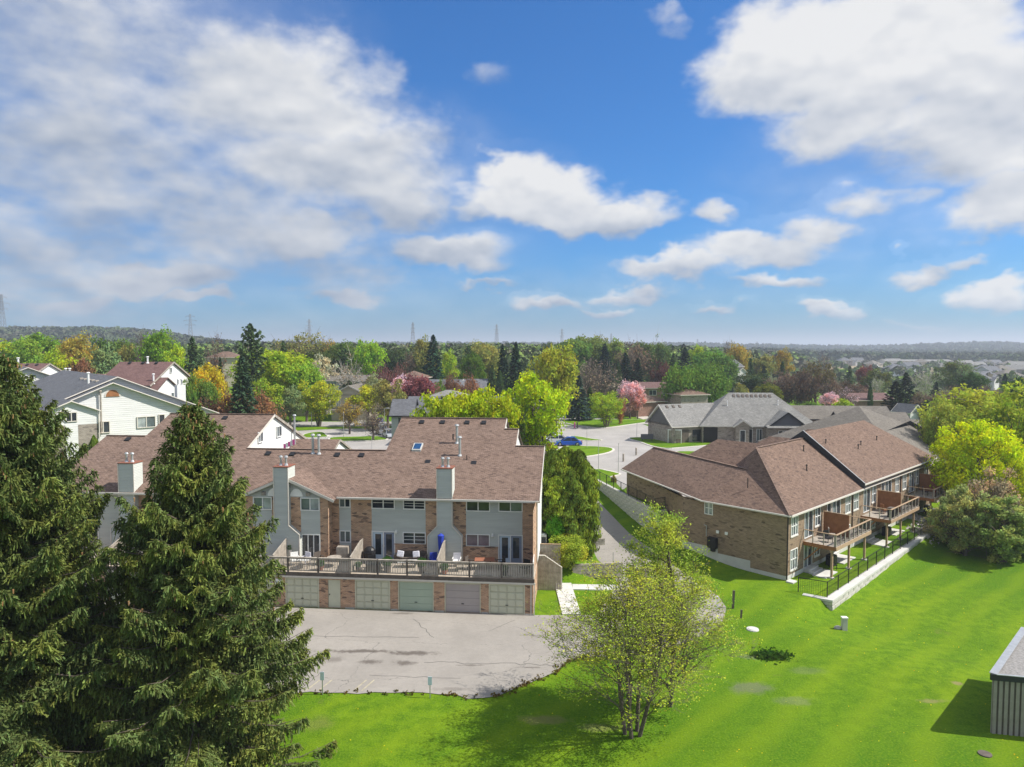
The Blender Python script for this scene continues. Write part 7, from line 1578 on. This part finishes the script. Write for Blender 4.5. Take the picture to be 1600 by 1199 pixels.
# right foreground clump
T_('limeW', 1545, 612, 215, 98, (.42, .54, .06), 'wide pale lime tree behind the bright lime ball'); T_('limeW', 1478, 632, 90, 96, (.38, .5, .08), 'left arm of lime foliage beside the taupe gable'); T_('limeW', 1600, 640, 120, 90, (.27, .40, .03), 'lime tree at the right edge of the picture')
T_('limeN', 1532, 658, 136, 79, (.55, .68, .015), 'bright lime round tree beyond the far raised deck'); T_('limeN', 1592, 720, 70, 74, (.5, .62, .015), 'small bright lime tree at the right edge')
T_('willowB', 1560, 738, 96, 70, (.52, .45, .28), 'grey-brown twiggy willow in front of the lime ball'); T_('willow', 1518, 756, 98, 68, (.42, .52, .17), 'olive willow shrub nearest the end of the block wall'); T_('willow', 1580, 772, 116, 66, (.34, .46, .13), 'dark green willow shrub at the right edge of the lawn'); T_('willowB', 1490, 800, 70, 72, (.46, .46, .2), 'sparse olive shrub hanging over the block wall'); T_('willow', 1620, 770, 100, 68, (.36, .42, .12), 'olive willow cut by the right edge')
# beside the end house
T_('cedarM', 864, 703, 44, 62.5, 'cedar', 'dark cedar nearest the end townhouse wall'); T_('cedarN', 884, 699, 46, 63.5, 'cedary', 'tallest cedar of the clump beside the lane'); T_('cedarM', 905, 704, 44, 63, 'cedar', 'cedar in the middle of the clump by the lane'); T_('cedarN', 916, 722, 36, 61.8, 'cedary', 'lowest cedar at the lane side of the clump'); T_('cedarM', 893, 735, 44, 61, 'cedar', 'front cedar of the clump with yellow-green tips'); T_('cedarN', 870, 745, 40, 61, 'cedary', 'front left cedar of the clump')
T_('shrubN', 868, 806, 30, 60.0, (.14, .38, .03), 'bright green leafy bush at the corner of the end townhouse'); T_('shrubN', 889, 838, 66, 58.4, (.38, .46, .06), 'round yellow-green shrub beside the garden steps')
T_('cedarN', 128, 694, 22, 72, 'dgreen', 'dark arborvitae in front of the white townhouse'); T_('cedarM', 143, 681, 18, 73, 'cedar', 'taller arborvitae at the brick corner of the white townhouse')
T_('bush', 960, 742, 10, 86, (.3, .3, .03), 'tiny yellow-green shrub beside the brick wing gutter'); T_('bush', 862, 668, 16, 128, 'green', 'low green hedge plant behind the parked cars'); T_('bush', 852, 694, 40, 108, (.2, .2, .03), 'low yellow-green hedge in front of the parked cars')
for c_, r_, h_ in FOL:
    b = link('foliage', PROTO['shrubN'][1], c_); b.scale = (r_ / 1.6, r_ / 1.6, r_ / 1.4); b.location = (0, 0, h_ - .05); b.color = (.06, .17, .03, 1)

# --- two big foreground spruces
def big_spruce(seed, H, Rm, sx=1.):
    rs = NR(seed); C_, U_, V_ = [], [], []; br = MB(); br.tube((0, 0, -.5), (0, 0, H * .5), .26, .14, 10, cap=False).tube((0, 0, H * .5), (0, 0, H), .14, .015, 8, cap=False)
    z = .6; k = 0; cones = []
    while z < H - .15:
        t = z / H; nbr = 9 if t < .8 else 7
        for j in range(nbr):
            k += 1; a = k * 2.39996 + rs.uniform(-.25, .25); zz = z + rs.uniform(-.15, .15)
            L = max(.22, Rm * (.76 + .24 * min(1., t / .33)) * (1 - t) ** .80 * rs.choice([rs.uniform(.5, .8), rs.uniform(.82, 1.25)], p=[.4, .6]) * .97)
            d = np.array([math.cos(a), math.sin(a), 0.]); sd_ = np.array([-d[1], d[0], 0.]); e = -.30 + .75 * t ** 1.4 + rs.uniform(-.08, .08); upt = .22 + .1 * rs.uniform()
            path = lambda s: np.array([0, 0, zz])[None] + d[None] * (L * s)[:, None] + np.array([0, 0, 1.])[None] * (L * (e * s + upt * s ** 3))[:, None]
            q = path(np.linspace(0, 1, 5)); tubes(br, [Vector(v) for v in q], .012 * L + .008, .006, 3)
            n2 = max(4, int(L / .11)); s = np.linspace(.10, 1, n2); s = s + rs.uniform(-.02, .02, n2); P0 = path(s)
            for sg in (-1, 1):
                l2 = np.minimum(.42 * L * (1 - s) ** .8 + .22, 1.15) * rs.uniform(.7, 1.15, n2)
                dd = unit(d[None] * .75 + sd_[None] * sg * .9 + np.array([0, 0, -.12 - .1 * (1 - t)])[None] + rs.normal(size=(n2, 3)) * .08)
                m = 10; f = rs.uniform(.05, 1, (n2, m)); B = P0[:, None] + dd[:, None] * (l2[:, None] * f)[..., None]; B[..., 2] -= (.22 * l2[:, None] * f ** 2)
                B = B.reshape(-1, 3); D = np.repeat(dd, m, 0)
                hang = rs.uniform(.08, .36, (len(B), 1)) * (1.0 if t < .85 else .6)
                hd = unit(D * rs.uniform(.1, .6, (len(B), 1)) + np.array([0, 0, -.75 - .2 * (1 - t)]) + rs.normal(size=(len(B), 3)) * .22)
                cc = B + hd * hang * .5; w = unit(np.cross(hd, rs.normal(size=(len(B), 3)))); C_.append(cc); U_.append(hd * hang * .5); V_.append(w * rs.uniform(.012, .028, (len(B), 1)))
                # upright shoots along the side twigs
                f2 = rs.uniform(.2, 1.05, (n2, 4)); B2 = (P0[:, None] + dd[:, None] * (l2[:, None] * f2)[..., None]); B2[..., 2] -= (.22 * l2[:, None] * f2 ** 2); B2 = B2.reshape(-1, 3); D2 = np.repeat(dd, 4, 0)
                h2 = rs.uniform(.08, .2, (len(B2), 1)); hd2 = unit(D2 + rs.normal(size=(len(B2), 3)) * .35 + np.array([0, 0, .1])); w2 = unit(np.cross(hd2, rs.normal(size=(len(B2), 3)) * .4 + np.array([0, 0, 1.])))
                C_.append(B2 + hd2 * h2 * .4); U_.append(hd2 * h2 * .6); V_.append(w2 * rs.uniform(.02, .036, (len(B2), 1)))
            if t > .35 and rs.uniform() < .5:
                for _ in range(rs.randint(1, 5)): 
                    p = path(np.array([rs.uniform(.6, .97)]))[0] + rs.normal(size=3) * .12; cones.append(p)
        z += .30 + .12 * (1 - t)
    cm = MB()
    for p in cones: cm.tube((p[0], p[1], p[2] - .02), (p[0], p[1], p[2] - .19), .035, .02, 5)
    return br.mesh('trunk', M['bark']), quads_mesh('crown', np.concatenate(C_), np.concatenate(U_), np.concatenate(V_), M['needle']), cm.mesh('cones', M['cone'])
M['cone'] = surf('spruce_cone', (.36, .20, .09), .8, .2, 8.)
for (px, top, Y, Rm, seed, lab, cc) in ((6, 556, 30.0, 7.0, 51, 'huge dark spruce cut by the left edge of the picture', (.135, .178, .06)), (298, 632, 31.5, 6.5, 52, 'huge spruce with hanging twigs and cones in front of the townhouses', (.145, .188, .062))):
    X = (px - 800) / FPX * Y; zb = tz(X, Y); H = at(px, top, Y).z - zb; o = link('spruce_tree', None, None, (X, Y, zb), seed)
    tm, cm, km = big_spruce(seed, H, Rm); link('trunk', tm, o); c_ = link('crown', cm, o); c_.color = cc + (1,); kk = link('cones', km, o); kk['kind'] = 'stuff'; tag(o, lab, 'tree')

# --- the sparse multi-stemmed maples in the middle
def maple(seed, H, W, stems, spread, nleaf, leafc, leaf=.13, low=.2):
    rs = NR(seed); mb = MB(); tips = []
    def grow(p, d, L, r, lev):
        n = 3 if lev < 2 else 2; pts = [p]; q = p.copy(); dd = d.copy()
        for i in range(n):
            dd = (dd + Vector(rs.normal(size=3)) * (.07 if lev == 0 else .15) + Vector((0, 0, .07))).normalized(); q = q + dd * (L / n); pts.append(q.copy())
            if lev >= 2: tips.append((q.copy(), lev))
        r1 = r * (.55 if lev == 0 else .35); tubes(mb, pts, r, r1, 6 if lev == 0 else (4 if lev == 1 else 3))
        if lev >= 4 or L < .25: tips.append((q.copy(), 5)); return
        nb = ((16 if stems > 1 else 30), 7, 5, 3)[lev]
        for i in range(nb):
            f = rs.uniform(low if lev == 0 else .25, 1.0); x = f * n; k = min(n - 1, int(x)); s = pts[k].lerp(pts[k + 1], x - k)
            side = dd.cross(Vector(rs.normal(size=3))).normalized(); ang = rs.uniform(.45, .9) if lev else rs.uniform(.4, .85)
            nd_ = (dd * math.cos(ang) + side * math.sin(ang)); nd_.z = max(nd_.z, -.05 if lev else .15); nd_.normalize()
            grow(s, nd_, L * rs.uniform(.34, .56) * ((1.2 - .75 * f if stems > 1 else .66 - .40 * f) if lev == 0 else 1), max(.007, r * (.42 if lev == 0 else .45) * (1 - .5 * f)), lev + 1)
    for i in range(stems):
        a = 6.28 * i / stems + .4; sp = spread * rs.uniform(.7, 1.2)
        d = Vector((math.cos(a) * sp, math.sin(a) * sp, 1)).normalized() if stems > 1 else Vector((.03, 0, 1)).normalized()
        grow(Vector((math.cos(a) * .28, math.sin(a) * .28, -.2)) if stems > 1 else Vector((0, 0, -.2)), d, H * rs.uniform(.80, .95), .085 if stems > 1 else .12, 0)
    P_ = np.array([t[0] for t in tips]); P_ = P_[P_[:, 2] > H * (.34 - .06 * np.hypot(P_[:, 0], P_[:, 1]))]; idx = rs.choice(len(P_), nleaf); c = P_[idx] + rs.normal(size=(nleaf, 3)) * .13
    return mb.mesh('trunk', M['bark']), quads_mesh('crown', *leaf_quads(rs, c, leaf, .4, .75), M['leaf'])
for (px, base, top, H0, seed, stems, spread, nl, cc, lab) in ((988, 1147, 858, 9.3, 62, 5, .17, 34000, (.44, .56, .07), 'sparse multi-stemmed maple with small yellow leaves on the front lawn'), (1047, 1104, 788, 10.9, 63, 1, .1, 22000, (.38, .52, .08), 'taller single-stemmed young maple just behind the multi-stemmed one')):
    g = gp(px, base); tm, cm = maple(seed, H0, 8, stems, spread, nl, cc, .056 if stems > 1 else .065, .12 if stems > 1 else .1); o = link('maple_tree', None, None, g, .3); link('trunk', tm, o); c_ = link('crown', cm, o); c_.color = cc + (1,); tag(o, lab, 'tree')
    zz = max(v.co.z for v in tm.vertices); o.scale = ((1.26, 1.26) if stems > 1 else (1.15, 1.15)) + ((at(px, top, g.y).z - g.z) / zz,)

# --- woods that read as one mass
def woods(name, rs, n, fy, fq, hgt, size, per, keep=None):
    y = fy(rs, n); q = fq(rs, n); x = q * y
    if keep is not None: k = keep(x, y); x, y = x[k], y[k]
    n = len(x); z = terr(x, y); h = rs.uniform(*hgt, n); w = h * rs.uniform(.32, .5, n)
    d = unit(rs.normal(size=(n, per, 3))); d[..., 2] = np.abs(d[..., 2]) * 1.0 - .25
    r = rs.uniform(.75, 1.05, (n, per, 1)); p = np.stack([x, y, z + h * .5], -1)[:, None] + d * r * np.stack([w, w, h * .5], -1)[:, None]
    nrm = unit(d + rs.normal(size=d.shape) * .4).reshape(-1, 3); p = p.reshape(-1, 3); a = unit(np.cross(nrm, rs.normal(size=nrm.shape))); b = np.cross(nrm, a); s = (size * rs.uniform(.6, 1.3, (len(p), 1))) * .5
    o = link(name, quads_mesh(name, p, a * s, b * s, M['woods_far' if name in ('ridge_woodland', 'horizon_woodland', 'hill_woodland', 'hedgerow_woodland') else 'woods'])); o['kind'] = 'stuff'; return o
uni = lambda a, b: (lambda rs, n: rs.uniform(a, b, n))
o = woods('nearer_woodland', NR(71), 1300, uni(275, 470), uni(-.78, .34), (8, 16), 1.5, 55); tag(o, 'mixed olive and green woodland behind the last gardens', 'woodland')
o = woods('ridge_woodland', NR(72), 3600, uni(800, 1500), uni(-.86, -.30), (13, 20), 4.2, 26); tag(o, 'blue-green wooded ridge at the far left horizon', 'woodland')
o = woods('middle_woodland', NR(73), 2300, uni(480, 1000), uni(-.85, .42), (9, 16), 3.0, 26); tag(o, 'hazy woodland in the middle distance below the horizon', 'woodland')
def belts(ys, wd):
    def f(rs, n): return np.array(ys)[rs.randint(0, len(ys), n)] + rs.normal(size=n) * wd
    return f
o = woods('hedgerow_woodland', NR(74), 2600, belts((900, 1010, 1150, 1500, 1750), 26), uni(.34, .86), (9, 17), 4.0, 22); tag(o, 'belts of hazy trees across the plain at the right', 'woodland')
o = woods('plain_trees', NR(76), 330, uni(330, 820), uni(.36, .84), (5, 10), 2.0, 30); tag(o, 'scattered garden trees among the far houses on the plain', 'trees')
o = woods('horizon_woodland', NR(75), 4200, belts((2300, 2600, 3200, 4200), 70), uni(-.8, .84), (13, 22), 9., 14); tag(o, 'last blue tree belt along the horizon', 'woodland')
o = woods('hill_woodland', NR(77), 1500, uni(2000, 2500), uni(.56, .84), (12, 18), 6., 18); tag(o, 'low wooded rise at the far right horizon', 'woodland')

# --- grass, weeds and dandelions on the near lawn
def inside(poly, x, y):
    r = np.zeros(len(x), bool); n = len(poly)
    for i in range(n):
        x1, y1 = poly[i]; x2, y2 = poly[(i + 1) % n]
        c = ((y1 > y) != (y2 > y)) & (x < (x2 - x1) * (y - y1) / ((y2 - y1) if y2 != y1 else 1e-9) + x1); r ^= c
    return r
def scatter(rs, n, x0, x1, y0, y1):
    y = rs.uniform(y0, y1, n); x = rs.uniform(x0, x1, n) ; k = np.abs(x) < y * .78; x, y = x[k], y[k]
    k = ~inside(lot, x, y) & ~inside([(-42, 50), (1.6, 50), (4, 70), (-42, 72)], x, y) & ~inside([bw(0, 0), bw(40, 0), bw(40, 12), bw(0, 12)], x, y); return x[k], y[k]
rs = NR(81)
x, y = scatter(rs, 1300, -14, 44, 31, 66); k = rs.uniform(0, 1, len(x)) < (.25 + .75 * (np.sin(x * .7 + y * .4) > .1)); x, y = x[k], y[k]; n = len(x)
c = np.stack([x, y, terr(x, y) + .1], 1); o = link('dandelions', quads_mesh('dandelions', *leaf_quads(rs, c, .045, 2.5, 1.), M['leaf'])); o.color = (.62, .50, .02, 1); tag(o, 'yellow dandelions sprinkled over the lawn', 'flowers', kind='stuff')
ed = [(-13, 38.7), (-9, 38.8), (-5, 38.7), (-3, 38.3), (-1.3, 38.3), (0, 39.1), (1.3, 40.2), (2.5, 41.3), (3.4, 42.5), (4.3, 43.3), (7, 43.7), (9, 44.4)]
ps = []
for (a, b) in zip(ed, ed[1:]):
    m = int(math.hypot(b[0] - a[0], b[1] - a[1]) * (6 if a[0] > -1.5 else 2))
    for _ in range(m): f = rs.uniform(); ps.append((a[0] + (b[0] - a[0]) * f + rs.normal() * .13, a[1] + (b[1] - a[1]) * f + rs.normal() * .13))
ps = np.array(ps); c0 = np.stack([ps[:, 0], ps[:, 1], np.full(len(ps), .07)], 1); c = np.repeat(c0, 7, 0) + rs.normal(size=(len(c0) * 7, 3)) * np.array([.09, .09, .03])
o = link('edge_weeds', quads_mesh('edge_weeds', *leaf_quads(rs, c, .11, .6, .8), M['leaf'])); o.color = (.13, .12, .04, 1); tag(o, 'brownish weeds and leaf litter along the ragged edge of the parking court', 'weeds', kind='stuff')
c = np.array([16.4, 43.9, tz(16.4, 43.9) + .12]) + rs.normal(size=(2600, 3)) * np.array([.75, .45, .1]); o = link('drain_weeds', quads_mesh('drain_weeds', *leaf_quads(rs, c, .16, .6, .6), M['leaf'])); o.color = (.05, .12, .02, 1); tag(o, 'dark green weeds filling the storm drain hollow', 'weeds', kind='stuff')
x = rs.uniform(42, 52, 700); y = 77 + (x - 47) * .9 + rs.normal(size=700) * 1.0; c = np.stack([x, y, terr(x, y) + .08], 1)
o = link('rubble', quads_mesh('rubble', *leaf_quads(rs, c, .3, 1.5, .9), M['block'])); tag(o, 'pale stone rubble under the willows at the end of the block wall', 'rubble', kind='stuff')

# --- haze: the air between here and the horizon
HAZE = .00029
hm = bpy.data.materials.new('air'); hm.use_nodes = True; nt = hm.node_tree; nt.nodes.clear()
ho = nt.nodes.new('ShaderNodeOutputMaterial'); pv = nt.nodes.new('ShaderNodeVolumePrincipled')
pv.inputs['Color'].default_value = (.80, .88, 1.0, 1); pv.inputs['Density'].default_value = HAZE; pv.inputs['Anisotropy'].default_value = .2
nt.links.new(pv.outputs[0], ho.inputs['Volume'])
hb = link('haze', MB().box(-9500, 9500, -450, 16500, -30, 108).mesh('haze', hm)); hb['kind'] = 'stuff'
scene.render.engine = 'CYCLES'
